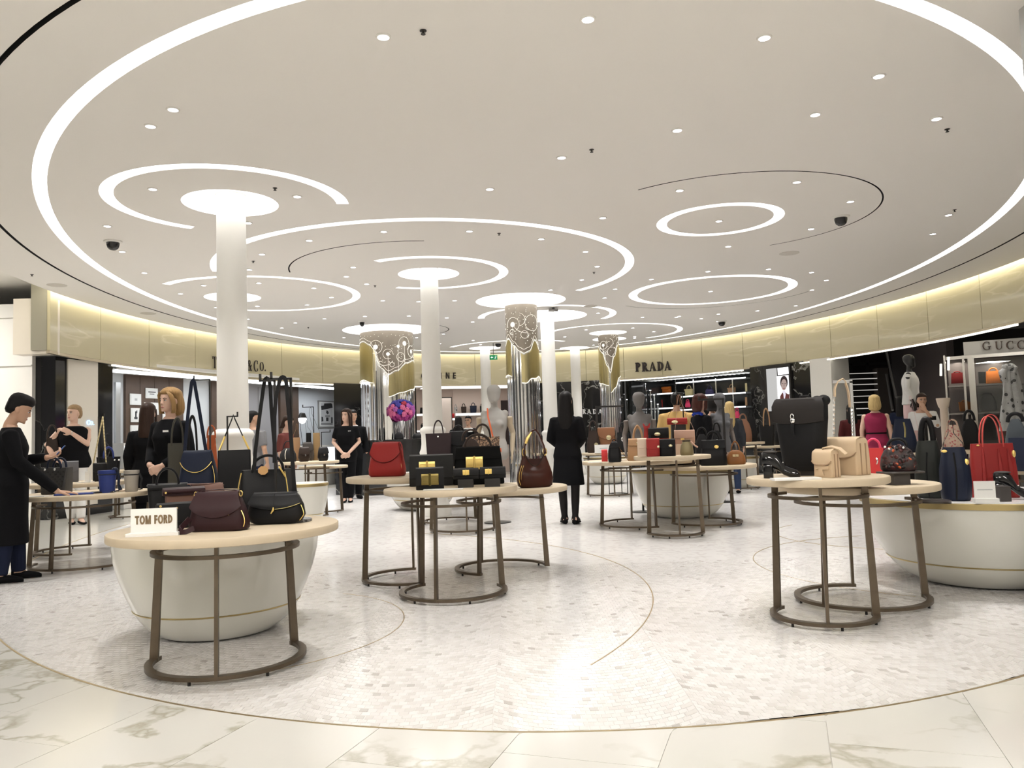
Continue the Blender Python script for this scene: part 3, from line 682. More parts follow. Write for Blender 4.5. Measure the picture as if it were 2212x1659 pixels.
# ================================================================== SHOPS behind the oval
def vec(a): return Vector((a[0], a[1], 0))
def shell(A, B, depth, wall, ceil, h=2.79, side=2, ext=0, back=True):
    A, B = vec(A), vec(B); d = (B-A).normalized(); n = Vector((-d.y, d.x, 0))
    if n.dot(Vector((FASC[0], FASC[1], 0))-A) > 0: n = -n
    L = (B-A).length; ang = atan2(d.y, d.x)
    if back:
        c = A+d*(L/2+ext/2)+n*(depth+.05); struct('wall_back', MB().box((c.x,c.y,h/2), (L+2.4+ext,.1,h), ang), wall, 0)
    if side:
        for q in (A-d*.05, B+d*.05)[:side]:
            c = q+n*(depth/2+.25); struct('wall_side', MB().box((c.x,c.y,h/2), (.1,depth-.4,h), ang), wall, 0)
    c = A+d*(L/2)+n*(depth/2+.2); struct('ceiling_shop', MB().box((c.x,c.y,h+.03), (L,depth-.2,.06), ang), ceil, 0)
    return A, B, d, n, ang, L
def shop_fill_lamp(A, d, n, L, depth, e, col, label, z=2.74, w=.5):  # light panel added to brighten a shop interior
    c = A+d*(L/2)+n*(depth*.5); a = atan2(d.y, d.x)
    o = empty('shop_fill_panel', (c.x,c.y,z), a, label, 'ceiling light')
    obj('frame', MB().box((0,0,.01), (L*.8+.08,w+.08,.03)), M_WHITE, o, 0); obj('diffuser', MB().box((0,0,-.008), (L*.8,w,.01)), emis('shop_panel_'+str(len(MATS)), col, e), o, 0)
    return o
class Plane:
    """upright plane: pixel -> point, and flat pieces laid on it"""
    def __init__(s, p0, n): s.p0 = p0; s.n = Vector(n).normalized(); s.t = Vector((-s.n.y, s.n.x, 0)); s.t = s.t if s.t.dot(Vector((1,0,0))) > 0 else -s.t; s.ang = atan2(s.t.y, s.t.x)
    def q(s, px, py): return Vector(onplane(px, py, s.p0, s.n))
    def slab(s, px0, py0, px1, py1, th, off=0):
        """box covering the pixel rectangle, th thick, its face 'off' in front (towards viewer)"""
        pc = (px0+px1)/2
        a, b = s.q(px0, (py0+py1)/2), s.q(px1, (py0+py1)/2); t, u = s.q(pc, py0), s.q(pc, py1)
        f = s.n if s.n.dot(Vector((0,-1,0))) > 0 else -s.n
        c = (a+b)/2 + f*(off+th/2); return (c.x, c.y, (t.z+u.z)/2), ((b-a).length, th, abs(t.z-u.z))
    def box(s, mb, px0, py0, px1, py1, th, off=0):
        c, d = s.slab(px0, py0, px1, py1, th, off); return mb.box(c, d, s.ang)
def piece(pl, name, m, px0, py0, px1, py1, th, off=0, parent=None, label=None, cat=None, group=None):
    c, d = pl.slab(px0, py0, px1, py1, th, off)
    o = obj(name, MB().box((0,0,0), d), m, None, 0, c, pl.ang)
    if parent: o.parent = parent; o.matrix_parent_inverse = parent.matrix_basis.inverted()
    return tag(o, label, cat, group)

M_ICE = mat('pale_blue_wall', (.72,.74,.76), .6); M_WOOD = mat('dark_walnut', (.10,.062,.042), .45, var=(3,.35)); M_GREYW = mat('grey_lilac_wall', (.36,.345,.35), .6)
M_BLUSH = mat('blush_wall', (.60,.50,.445), .7); M_SMOKEW = mat('dark_brown_wall', (.05,.04,.04), .5); M_PAPER = mat('white_paper', (.85,.85,.83), .7)
# --- black portal at the left with a white inset panel
Q = Vector((-7.78, 13.62, 0)); L0 = Vector((-8.62, 13.75, 0)); R0 = Vector((-7.47, 14.95, 0))
m = MB().prism([(L0.x,L0.y),(Q.x,Q.y),(R0.x,R0.y),(R0.x-.9,R0.y+.3),(L0.x,L0.y+1.2)], 0, 2.765); struct('wall_left_portal', m, M_BLKMARB, 0)
pp = Plane((Q.x, Q.y, 0), (R0-Q).cross(Vector((0,0,1))))
wp = piece(pp, 'wall_left_panel', mat('ivory_panel', (.78,.73,.64), .45), 143, 779, 208, 1092, .03, .004); tag(wp, kind='structure')
o = empty('shop_sign', tuple(pp.q(190,915)), 0, 'small glowing pale blue letters on the ivory panel behind the short-haired woman', 'sign')
for ch, px in zip('CO.', (186.5, 193, 198.5)):
    mb, w = letter_mesh(ch, .085 if ch == 'C' else .065, .02, glyph, 1.0, st=.16, th=.05); q = pp.q(px, 918)-pp.q(190, 915)
    f = pp.n if pp.n.y < 0 else -pp.n
    q = q + f*.035; obj('letter', mb, emis('blue_letters', (.35,.6,1), 2.2), o, 0, tuple(q), pp.ang)
# --- jewellery shop
A, B, d, n, ang, L = shell((-7.42,14.95), (-4.87,21.84), 2.0, M_ICE, M_WHITE, side=1, ext=2.4)
shop_fill_lamp(A, d, n, L, 2.0, 5.0, (.9,.95,1), 'added cool white light panel inside the left jewellery shop')
shop_fill_lamp(A+d*(L-.6), d, n, 3.2, 2.0, 7.0, (.9,.95,1), 'added cool white light panel brightening the wall of the street photograph')  # second panel added to brighten the dark end of the back wall
b1 = Plane((A+n*2.0), n)
dr = empty('door_1', tuple(b1.q(328, 968)), 0); tag(dr, kind='structure')
for i in range(4):
    w = (392-266)/4; piece(b1, 'plank', M_WOOD, 266+w*i+.4, 809+i*1.2, 266+w*(i+1)-.4, 1100, .07, 0, dr)
piece(b1, 'lintel', M_WOOD, 262, 800, 396, 809, .1, 0, dr)
fr = [(274,851,298,875),(308,839,334,861),(276,882,296,912),(305,870,336,896),(275,919,300,945),(345,885,366,915),(306,903,330,930)]
fl = ['small white framed sketch on the dark door panel, upper left', 'white framed card with two dark lines of print on the dark door panel', 'white framed dark statue picture on the dark door panel', 'wider framed landscape picture behind the dark haired woman', 'white framed sheet lowest on the left of the dark door panel', 'framed picture beside the face of the blonde woman', 'framed card just left of the blonde woman']
for (x0,y0,x1,y1), l in zip(fr, fl):
    o = empty('picture_frame', tuple(b1.q((x0+x1)/2,(y0+y1)/2)), 0, l, 'picture', 'pictures on the dark door panel')
    piece(b1, 'frame', M_WHITEST, x0, y0, x1, y1, .02, .075, o); piece(b1, 'print', M_PAPER, x0+2, y0+2, x1-2, y1-2, .004, .096, o)
    cx, cy = (x0+x1)/2, (y0+y1)/2; w_, h_ = (x1-x0), (y1-y0)
    mk = mat('ink', (.05,.05,.055), .7)
    if 'two dark' in l: piece(b1, 'print_line', mk, cx-8, cy-3.5, cx+8, cy-1.5, .002, .1, o); piece(b1, 'print_line', mk, cx-5, cy+1, cx+5, cy+2.5, .002, .1, o)
    elif 'statue' in l:
        piece(b1, 'print_figure', mk, cx-1.6, cy-8, cx+1.6, cy+8, .002, .1, o); piece(b1, 'print_figure', mk, cx-3.5, cy+4, cx+3.5, cy+9, .002, .1, o); piece(b1, 'print_figure', mk, cx+1, cy-10, cx+3, cy-4, .002, .1, o)
    elif 'landscape' in l: piece(b1, 'print_figure', mk, cx-11, cy+1, cx+11, cy+8, .002, .1, o); piece(b1, 'print_figure', mk, cx-3, cy-5, cx+4, cy+2, .002, .1, o)
    else: piece(b1, 'print_line', mat('pencil', (.5,.5,.5), .7), cx-2.5, cy-2, cx+3, cy+3, .002, .1, o)
for x0, x1, nm in [(452,474,0),(601,641,1)]:
    p_ = empty('door_2', tuple(b1.q((x0+x1)/2,960)), 0); tag(p_, kind='structure')
    k = 2 if nm == 0 else 3
    for i in range(k): piece(b1, 'plank', M_WOOD, x0+(x1-x0)/k*i+.3, 822+nm*2, x0+(x1-x0)/k*(i+1)-.3, 1080, .09, 0, p_)
tag(piece(b1, 'wall_back_niche', M_GREYW, 533, 822, 600, 1080, .03, 0), kind='structure')
piece(b1, 'wall_trim', M_GREYW, 556, 838, 572, 1000, .02, .032)
tag(bpy.context.scene.objects[-1] if False else [o for o in COL.objects if o.name == 'wall_trim'][0], kind='structure')
tag(piece(b1, 'door_3', mat('chrome_frame', (.6,.61,.62), .3, .8), 246, 826, 256, 965, .06, 0), kind='structure')
o = empty('picture_frame', tuple(b1.q(703,893)), 0, 'black and white street photograph in a thin grey frame on the pale wall', 'picture')
piece(b1, 'frame', mat('frame_grey', (.3,.29,.28), .4), 686, 866, 721, 924, .03, .002, o); piece(b1, 'mat_board', M_PAPER, 688, 868.5, 719, 921.5, .004, .033, o)
g1, g2, g3 = mat('photo_light', (.62,.62,.62), .6), mat('photo_dark', (.03,.03,.032), .6), mat('photo_mid', (.3,.3,.3), .6)
piece(b1, 'print', g1, 691, 872, 716, 918, .003, .038, o)
m = MB()
for poly, mm_ in [([(691,877),(697,876),(698,871.5),(713,871),(715,874),(716,881),(692,886)], g2), ([(703,886),(706,888),(708,893),(705,895),(702,892)], g2), ([(692,900),(695,901),(696,910),(692,911)], g2), ([(702,902),(707,902),(707,910),(702,910)], g2), ([(713,901),(716,902),(716,915),(713,914)], g2), ([(700,897),(710,897),(710,901),(700,901)], g3), ([(691,914),(716,914),(716,918),(691,918)], g3)]:
    pts = [b1.q(x, y)-b1.q(703,893) for x, y in poly]; f = b1.n if b1.n.y < 0 else -b1.n
    pts = [p+f*.0435 for p in pts]; k = MB(); k.add([tuple(p) for p in pts]+[tuple(p-f*.002) for p in pts], [tuple(range(len(pts)))]+[tuple(reversed(range(len(pts), 2*len(pts))))]+[(i, len(pts)+i, len(pts)+(i+1)%len(pts), (i+1)%len(pts)) for i in range(len(pts))])
    obj('print_shape', k, mm_, o, 0)
c1 = Plane((A+n*.55), n)
for (x0,y0,x1,y1), l in zip([(246,957,312,1010),(645,962,722,1010)], ['low white glowing counter behind the chain-strap bag', 'white glowing display counter under the street photograph']):
    o = empty('display_counter', tuple(c1.q((x0+x1)/2,y1)), 0, l, 'counter')
    a_, b_ = c1.q(x0, y1), c1.q(x1, y1); cc = (a_+b_)/2-c1.q((x0+x1)/2, y1); zt = c1.q((x0+x1)/2, y0).z; z0 = c1.q((x0+x1)/2, y1).z
    w_ = (b_-a_).length
    obj('body', MB().box((cc.x, cc.y, -z0+zt/2), (w_, .5, zt), c1.ang), M_WHITE, o, 0)
    f = c1.n if c1.n.y < 0 else -c1.n
    obj('glowing_front', MB().box((cc.x+f.x*.26, cc.y+f.y*.26, -z0+zt-.27), (w_*.96, .02, .42), c1.ang), emis('counter_glow', (.93,.96,1), 1.6), o, 0)
q = c1.q(654, 962); o = empty('desk_lamp', tuple(q), 0, 'black shaded desk lamp with a glowing globe in the jewellery shop', 'lamp')
tz = c1.q(654, 895).z-q.z
obj('base', MB().lathe([(.08,0),(.08,.02),(.001,.02)], 16), M_DARK, o); obj('arm', MB().tube([(0,0,.02),(-.06,0,tz*.6),(-.05,0,tz*.95),(0,0,tz)], .008, 6), M_DARK, o)
obj('shade', MB().lathe([(.03,tz+.05),(.07,tz+.03),(.12,tz-.10),(.115,tz-.10),(.06,tz+.01)], 18, cap=False), M_DARK, o); obj('bulb', MB().ball((0,0,tz-.14), .11, 14, 10), emis('bulb_glow', (1,1,1), 3), o)
# --- black marble between the jewellery shop and the blush shop
m = MB()
for a_, b_ in [((-4.87,21.84),(-3.9,22.85)),((-3.9,22.85),(-2.85,23.7))]:
    m.prism([a_, b_, (b_[0]*1.022, b_[1]*1.022), (a_[0]*1.022, a_[1]*1.022)], 0, 2.76)
struct('wall_back_marble', m, M_BLKMARB, 0)
# --- blush bag shop
A, B, d, n, ang, L = shell((-2.85,23.7), (.62,24.68), 2.4, M_BLUSH, M_WHITE)
shop_fill_lamp(A, d, n, L, 2.4, 4.6, (1,.94,.88), 'added warm light panel inside the blush bag shop')
b2 = Plane((A+n*2.4), n); SH2 = b2
tag(piece(b2, 'wall_back_recess', mat('blush_light', (.68,.58,.52), .7), 978, 835, 1040, 893, .03, 0), kind='structure')
def shelf(pl, px0, px1, py, dpt, label, group, m=M_WHITEST, glow=None, th=.05):
    a_, b_ = pl.q(px0, py), pl.q(px1, py); f = pl.n if pl.n.y < 0 else -pl.n
    c = (a_+b_)/2+f*(dpt/2); o = empty('shelf', (c.x, c.y, c.z), pl.ang, label, 'shelf', group); w_ = (b_-a_).length
    obj('board', MB().box((0,0,-th/2), (w_, dpt, th)), m, o, 0)
    if glow: obj('light_edge', MB().box((0,-dpt/2-.006,-th/2), (w_, .012, th*.8)), glow, o, 0)
    return o
GL = emis('shelf_glow', (1,.97,.93), 1.35); GLC = emis('shelf_glow_cool', (.97,.98,1), 2.2)
shelf(b2, 978, 1042, 893, .45, 'white wall shelf of dark bags in the blush shop', 'shelves in the blush shop', M_WHITEST, GL, .09)
shelf(b2, 895, 912, 895, .45, 'short white shelf left of the second column in the blush shop', 'shelves in the blush shop', M_WHITEST, GL, .07)
shelf(b2, 895, 912, 930, .45, 'lower short shelf left of the second column in the blush shop', 'shelves in the blush shop', M_WHITEST, GL, .06)
shelf(b2, 966, 980, 904, .4, 'small shelf under the red clutch in the blush shop', 'shelves in the blush shop', M_WHITEST, GL, .07)
shelf(b2, 985, 1042, 930, .45, 'lower pale shelf behind the man in glasses', 'shelves in the blush shop', M_WHITEST, None, .06)
fp = Plane((A+n*1.4), n); o = empty('standing_mirror', tuple(fp.q(965,930)), 0, 'tall standing mirror with a thin dark frame in the blush shop', 'mirror')
piece(fp, 'frame', M_DARK, 952.5, 858, 977.5, 1031, .06, 0, o); piece(fp, 'glass', mat('mirror_blush', (.80,.72,.67), .25, .3), 954.5, 860, 975.5, 1028, .012, .062, o)
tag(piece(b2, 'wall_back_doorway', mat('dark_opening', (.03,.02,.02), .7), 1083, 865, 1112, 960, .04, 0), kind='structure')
# --- black marble with silver letters
A2, B2 = Vector((.55,24.7,0)), Vector((3.3,23.93,0)); d2 = (B2-A2).normalized(); c = (A2+B2)/2; n2 = Vector((-d2.y, d2.x, 0))
struct('wall_back_marble', MB().box((c.x+n2.x*.2, c.y+n2.y*.2, 1.38), ((B2-A2).length, .4, 2.76), atan2(d2.y, d2.x)), M_BLKMARB, 0)
kp = Plane((A2.x, A2.y, 0), n2); o = empty('shop_sign', tuple(kp.q(1275,889)), 0, 'silver letters on the black marble wall beside the dark haired woman', 'sign')
for ch, px in zip('PRADA', (1252,1262.5,1273,1285,1297)):
    h = 11*24/FPX; mb, w = letter_mesh(ch, h, .03, glyph, .95, st=.24, th=.09); q = kp.q(px, 889)-kp.q(1275,889); f = kp.n if kp.n.y < 0 else -kp.n
    q = q+f*.005; obj('letter', mb, mat('letter_lit_silver', (.9,.9,.92), .3, .3), o, 0, (q.x,q.y,q.z-h/2), kp.ang)
# --- rear bag shop with glowing shelves
A, B, d, n, ang, L = shell((3.3,23.93), (6.26,21.02), 2.4, mat('dark_glass_wall', (.035,.037,.038), .08), mat('grid_grey', (.45,.44,.42), .5))
shop_fill_lamp(A, d, n, L, 2.4, 4.2, (.97,.98,1), 'added cool light panel inside the rear bag shop', w=.4)
b3 = Plane((A+n*2.35), n)
m = MB()
for i in range(26):
    t = .25+i*(L-.5)/26; c = A+d*t+n*.75; m.box((c.x,c.y,2.72),(.035,.9,.06),ang)
tag(obj('ceiling_louvre', m, mat('louvre_silver', (.7,.7,.68), .3, .7), None, 0), 'slatted silver ceiling grille inside the rear bag shop', 'ceiling grille', None, 'thing')
for (x0,x1,y,l) in [(1476,1626,821,'top glowing glass shelf of the rear bag shop'),(1476,1626,852,'second glowing glass shelf, holding the yellow and orange bags'),(1476,1626,881,'lowest glowing glass shelf in the rear bag shop'),(1424,1478,818,'upper glowing side shelf above the orange box bag'),(1424,1478,850,'glowing side shelf under the orange box bag'),(1424,1478,881,'lowest glowing side shelf of the rear bag shop')]:
    shelf(b3, x0, x1, y+(1550-(x0+x1)/2)*0, .42 if x0 > 1450 else .55, l, 'glowing shelves in the rear bag shop', mat('glass_shelf', (.75,.78,.78), .1), GLC, .045)
for i, px in enumerate((1478,1517,1565,1601)):
    piece(b3, 'shelf_post', mat('post_chrome', (.75,.75,.76), .15, 1), px-1.2, 818, px+1.2, 960, .03, .40, None, 'thin chrome upright of the glowing shelves', 'post', 'chrome uprights in the rear bag shop')
tag(piece(b3, 'wall_back_glass', mat('sage_glass', (.33,.36,.30), .15), 1356, 806, 1424, 960, .03, .02), kind='structure')
f3 = Plane((A+n*1.2), n); rt = random.Random(9)
for i, (px, y0, w) in enumerate([(1398,828,5),(1392,847,4),(1378,842,4),(1402,858,6),(1364,850,4),(1358,862,3),(1412,842,4),(1408,866,3.5),(1418,852,3.5),(1371,868,4),(1386,870,5),(1424,872,3.5)]):
    q = f3.q(px, 960); q.y += rt.uniform(-.25,.25); z = dep(px, y0, q.y)[2]; r = w*.5*q.y/FPX
    o = empty('display_tube', (q.x,q.y,0), 0, 'upright clear display tube with a white cap by the rear shop mirror', 'display tube', 'clear display tubes in the rear shop')
    obj('tube', MB().lathe([(r,0),(r,z-.03)], 14), mat('tube_glass', (.78,.82,.80), .05, .6) if i % 3 else mat('tube_chrome', (.8,.8,.8), .08, 1), o); obj('cap', MB().lathe([(r*1.15,z-.03),(r*1.15,z)], 14), emis('tube_cap', (1,1,1), 1.1), o)
# --- black pier with a lit portrait, white pier
PA, PB, PC = Vector((6.26,21.02,0)), Vector((7.24,19.2,0)), Vector((7.45,18.65,0))
dd = (PB-PA).normalized(); nn = Vector((dd.y,-dd.x,0)); nn = nn if nn.y < 0 else -nn
c = (PA+PB)/2-nn*.3; struct('wall_right_marble', MB().box((c.x,c.y,1.38), ((PB-PA).length,.6,2.76), atan2(dd.y,dd.x)), M_BLKMARB, 0)
c = (PB+PC)/2-nn*.25; struct('wall_right_pier', MB().box((c.x,c.y,1.38), ((PC-PB).length+.02,.62,2.76), atan2(dd.y,dd.x)), M_COLUMN, 0)
pq = Plane((PA.x,PA.y,0), nn)
o = empty('light_box', tuple(pq.q(1690,850)), 0, 'backlit portrait poster of a dark haired figure in a maroon jacket', 'poster')
piece(pq, 'case', M_DARK, 1656, 788, 1714, 938, .06, 0, o); piece(pq, 'side_panel', emis('poster_side', (.86,.85,.83), .55), 1661.5, 796, 1684, 888, .01, .062, o); piece(pq, 'lamp', emis('poster_lamp', (1,1,1), 2.0), 1685, 794, 1707, 809, .02, .062, o)
piece(pq, 'backlit_sheet', emis('poster_white', (.94,.93,.94), .95), 1684.5, 811, 1710.5, 926, .01, .062, o)
def flat(pl, poly, mm_, o, org, off, name='print_shape'):
    f = pl.n if pl.n.y < 0 else -pl.n; pts = [pl.q(x, y)-pl.q(*org)+f*off for x, y in poly]; k = len(pts)
    mb = MB().add([tuple(p) for p in pts]+[tuple(p-f*.002) for p in pts], [tuple(range(k)), tuple(reversed(range(k,2*k)))]+[(i,k+i,k+(i+1)%k,(i+1)%k) for i in range(k)]); return obj(name, mb, mm_, o, 0)
og = (1690,850)
flat(pq, [(1688,886),(1690,856),(1694,849),(1699,846),(1704,850),(1708,852),(1710,851),(1710,900),(1710,926),(1688,926)], emis('poster_maroon', (.14,.05,.045), .8), o, og, .074)
flat(pq, earc(1698,826,8,14,0,360,20)[:-1], emis('poster_hair', (.05,.035,.035), .8), o, og, .0745)
flat(pq, earc(1698,831,6,12,0,360,20)[:-1], emis('poster_skin', (.52,.40,.36), .75), o, og, .076)
for x in (1695.2,1700.9): flat(pq, [(x-1.5,828.2),(x+1.5,828.2),(x+1.3,829.3),(x-1.3,829.3)], emis('poster_hair', (.05,.035,.035), .8), o, og, .0775)
flat(pq, [(1695.5,838),(1701,837.6),(1700,839.6),(1697,839.8)], emis('poster_lip', (.35,.14,.13), .7), o, og, .0775); flat(pq, [(1697.6,829),(1699.4,829),(1700,834.5),(1697,834.5)], emis('poster_nose', (.42,.31,.28), .75), o, og, .0775)
flat(pq, [(1695,845),(1701,845),(1702,852),(1699,868),(1697,852)], emis('poster_shirt', (.8,.75,.85), .9), o, og, .0775)
# --- staircase, dark walls beyond, glass shop on the right
struct('wall_right_back', MB().box((13.2, 26.5, 2.4), (13, .2, 4.8), -.5), M_SMOKEW, 0)
o = empty('staircase', (0,0,0), 0, 'dark staircase with pale lit step edges beyond the white pier', 'stairs')
xa, xb = dep(1799,900,20)[0], dep(1899,900,20)[0]
M_STEP = mat('step_dark', (.02,.018,.018), .5); M_NOSE = emis('step_edge_led', (1,.95,.88), .42)
for k in range(16):
    z = 1.09+.17*(k-6); y = 20+.27*(k-6); x0 = xa+(y-20)*.40; x1 = xb+(y-20)*.46
    st_ = obj('step', MB().box(((x0+x1)/2, y+.15, z/2-.01), (x1-x0, .3, z-.02)), M_STEP, o, 0); obj('step_edge', MB().box(((x0+x1)/2, y+.02, z-.015), (x1-x0, .045, .022)), M_NOSE, st_, 0)
sw = MB(); 
for k in range(16):
    z = 1.09+.17*(k-6); y = 20+.27*(k-6); x1 = xb+(y-20)*.46; sw.box((x1+.17, y+.15, z/2+.06), (.3, .3, z+.12))
obj('side_wall', sw, mat('stair_side', (.15,.125,.11), .7), o, 0)
for (p0, p1, l) in [((1914,757),(1936,858),'long slanted steel handrail beside the staircase'),((1914.5,809),(1928,886),'shorter slanted steel handrail beside the staircase')]:
    tag(obj('handrail', MB().tube([dep(*p0,19.6), dep(*p1,18.6)], .03, 8), mat('rail_steel', (.55,.55,.55), .3, .8), None), l, 'handrail', 'stair handrails')
tag(obj('handrail', MB().tube([dep(1801,775,20.5), dep(1803,900,19.2)], .028, 8), mat('rail_steel', (.55,.55,.55), .3, .8), None), 'upright steel rail against the white pier', 'handrail', 'stair handrails')
m = MB()
for x in (1838,1873): m.box(dep(x, 790, 24.2), (.06,.06,3.0))
m.box(dep(1850, 787, 24.2), (2.2,.06,.06)); struct('trim_3', m, M_DARK, 0)
# glass-fronted shop: sign board, chrome frame, shelves
GY = 14.2
gp = Plane((8.3,14.2,0), Vector((-.55,-.83,0)))
o = empty('shop_sign', tuple(gp.q(2150,748)), 0, 'pale sign board with dark serif letters GUCCI over the glass shop', 'sign')
piece(gp, 'board', mat('sign_board', (.62,.60,.57), .5), 2082, 733, 2262, 764, .08, 0, o)
for ch, px in zip('GUCCI', (2131,2158,2182,2206,2226)):
    h = 16*GY/FPX*1.1; mb, w = letter_mesh(ch, h, .02, glyph, .95, st=.13, th=.045); q = gp.q(px, 748-(px-2131)*.03)-gp.q(2150,748); f = gp.n if gp.n.y < 0 else -gp.n; q = q+f*.085
    obj('letter', mb, mat('letter_bronze', (.10,.065,.05), .4, .5), o, 0, (q.x,q.y,q.z-h/2), gp.ang)
M_GFR = mat('chrome_frame_dark', (.52,.50,.46), .18, 1)
o = empty('glass_cabinet', tuple(gp.q(2130,930)), 0, 'tall chrome and glass cabinet of bags under the GUCCI sign', 'cabinet')
for x0, x1 in ((2046,2050),(2086,2091),(2098,2112)): piece(gp, 'post', M_GFR, x0, 768, x1, 1000, .06, .02, o)
piece(gp, 'top_rail', M_GFR, 2044, 764, 2260, 771, .08, .01, o)
for y in (828, 889): piece(gp, 'shelf', mat('dark_shelf', (.30,.28,.26), .2, .5), 2048, y, 2260, y+3.5, .5, -.48, o)
piece(gp, 'back_panel', mat('cabinet_back', (.10,.085,.08), .4), 2046, 768, 2260, 960, .04, -.55, o)
piece(gp, 'glass_pane', mat('clear_glass', (.9,.95,.95), .02, trans=1.0), 2112, 771, 2258, 950, .01, .02, o)
for x, y0, y1, l in [(2049,771,800,'tall'),(2032.5,786,812,'short')]:
    lt = obj('light_tube', MB().tube([dep(x,y0,13.8), dep(x,y1,13.8)], .02, 8), emis('warm_tube', (1,.96,.85), 1.6), o); lt.matrix_parent_inverse = o.matrix_basis.inverted()
_a, _b = dep(1940,900,20.5), dep(2062,900,17.0); struct('wall_right_shop', MB().box(((_a[0]+_b[0])/2, (_a[1]+_b[1])/2, 1.5), (hypot(_b[0]-_a[0],_b[1]-_a[1]), .15, 3.0), atan2(_b[1]-_a[1],_b[0]-_a[0])), mat('mauve_dark', (.075,.06,.06), .5), 0)
struct('wall_right_low', MB().box((9.6, 10.2, 1.4), (.2, 7.2, 2.8), -.02), mat('mauve_dark', (.075,.06,.06), .5), 0)
gl = bpy.data.lights.new('cabinet_fill_light', 'AREA'); gl.energy = 4; gl.size = .4; gl.size_y = .4; gl.color = (1,.9,.78)  # bare area lights added to light the cabinet, no fixture built
for px, py in ((2065,775),(2150,775)):
    q = gp.q(px, py); l = bpy.data.objects.new('cabinet_fill_light', gl); COL.objects.link(l); l.location = (q.x+.1, q.y+.25, q.z-.04)
# ================================================================== TABLES AND BOWLS
def table(px, py, D, z, rt, rb, legs, label, a_ext=(0,0)):
    """round oak top on a C-shaped bronze base: lower and upper bar arcs joined by flat legs"""
    x, y, _ = dep(px, py, D); o = empty('display_table', (x, y, 0), 0, label, 'table', 'round oak display tables')
    obj('tabletop', MB().lathe([(rt-.012,z-.044),(rt-.003,z-.041),(rt,z-.034),(rt,z-.006),(rt-.004,z-.001),(rt-.012,z)], 72), M_OAK, o)
    a0, a1 = legs[0]-a_ext[0], legs[-1]+a_ext[1]; zu = z-.115
    obj('base_ring', MB().arcband((0,0), rb, rb, rb-.04, rb-.04, .022, .042, a0-3, a1+3, 64), M_BRONZE, o, 20)
    obj('upper_ring', MB().arcband((0,0), rb*.93, rb*.93, rb*.93-.032, rb*.93-.032, zu-.009, zu+.009, a0-16, a1+16, 64), M_BRONZE, o, 20)
    for i, a in enumerate(legs):
        t = radians(a); ca, sa = cos(t), sin(t); m = MB(); rings = []
        for zz_, rc, w in ((.022, rb-.02, .044), (z-.044, rb*.92-.02, .036)):
            q = []
            for e, f in ((-w/2,-.009),(w/2,-.009),(w/2,.009),(-w/2,.009)): q.append(((rc+e)*ca-f*sa, (rc+e)*sa+f*ca, zz_))
            rings.append(q)
        obj('leg', m.loft(rings), M_BRONZE, o, 0)
    n = 4
    for k in range(n):
        t = radians(a0+(a1-a0)*(k+.5)/n); obj('foot', MB().lathe([(.008,0),(.008,.024)], 8, ((rb-.02)*cos(t),(rb-.02)*sin(t),0)), M_DARK, o)
    return o, x, y
def bowl(px, D, R, H, label, rim=True):
    x, y, _ = dep(px, 1000, D); o = empty('display_bowl', (x, y, 0), 0, label, 'display bowl', 'round cream display bowls')
    k = H/.62
    obj('lower_bowl', MB().lathe([(.50*R,0),(.58*R,.02),(.68*R,.07),(.755*R,.13),(.79*R,.168)], 72, cap=True), M_LACQ, o)
    obj('brass_line', MB().lathe([(.792*R,.168),(.797*R,.170),(.800*R,.176),(.798*R,.178)], 72), M_RIM, o)
    obj('upper_bowl', MB().lathe([(.795*R,.178),(.86*R,.25*k),(.93*R,.36*k),(.97*R,.46*k),(.985*R,.54*k),(.985*R,H-.045)], 72), M_LACQ, o)
    if rim: obj('gold_rim', MB().lathe([(.985*R,H-.046),(1.0*R,H-.045),(1.0*R,H-.008),(.99*R,H-.004)], 72), M_RIM, o)
    obj('marble_top', MB().lathe([(.99*R,H-.02),(.985*R,H)], 72), mat('bowl_top_marble', (.80,.78,.75), .15), o)
    return o, x, y
table(492, 1415, 4.33, .72, .585, .405, [182, 282, 403], 'round oak table carrying the TOM FORD sign, overlapping a cream bowl', (4,0))
table(1780, 1325, 4.88, .853, .408, .31, [138, 253, 345], 'round oak table with the beige satchels and black backpack', (8,6))
table(1862, 1292, 5.34, .77, .505, .42, [75, 215, 355], 'lower round oak table tucked under the one with the beige satchels')
table(980, 1283, 6.0, .793, .495, .40, [134, 256, 380], 'round oak table with the black gold-lock bags', (0,6))
table(1085, 1228, 7.0, .72, .585, .41, [5, 120, 242], 'round oak table holding the brown hobo bag')
table(885, 1250, 6.68, .857, .50, .39, [92, 202, 290], 'tall round oak table with the red flap bag')
table(183, 1231, 8.1, .724, .635, .50, [205, 262, 395], 'wide oak table with the blue pouch beside the man with a phone', (20,0))
table(165, 1204, 9.15, .79, .53, .44, [100, 190, 290], 'oak table behind the blue bucket bag, with the chain-strap bag')
table(282, 1100, 13.6, .80, .42, .34, [150, 250, 350], 'small far oak table with two beige pouches with cream handles')
table(458, 1150, 7.45, .77, .42, .34, [150, 260, 370], 'oak table hidden behind the black bags in front of the nearest column')
table(669, 1114, 12.7, .865, .47, .38, [180, 275, 330], 'oak table with the small brown saddle boxes left of the standing staff woman')
table(700, 1090, 13.4, .765, .40, .34, [160, 260, 350], 'lower oak table beside the waist of the standing staff woman')
table(1001, 1144, 10.1, .80, .52, .42, [190, 280, 352], 'oak table behind the gold-lock bags, under the leopard tote', (4,10))
table(975, 1128, 11.1, .72, .45, .40, [30, 140, 230], 'rearmost oak table of the middle group')
table(1459, 1152, 9.0, .885, .425, .32, [188, 268, 345], 'oak table with cream, red and black flap bags', (4,6))
table(1525, 1130, 9.95, .73, .635, .44, [190, 308, 430], 'oak table with the black tote and small brown satchel')
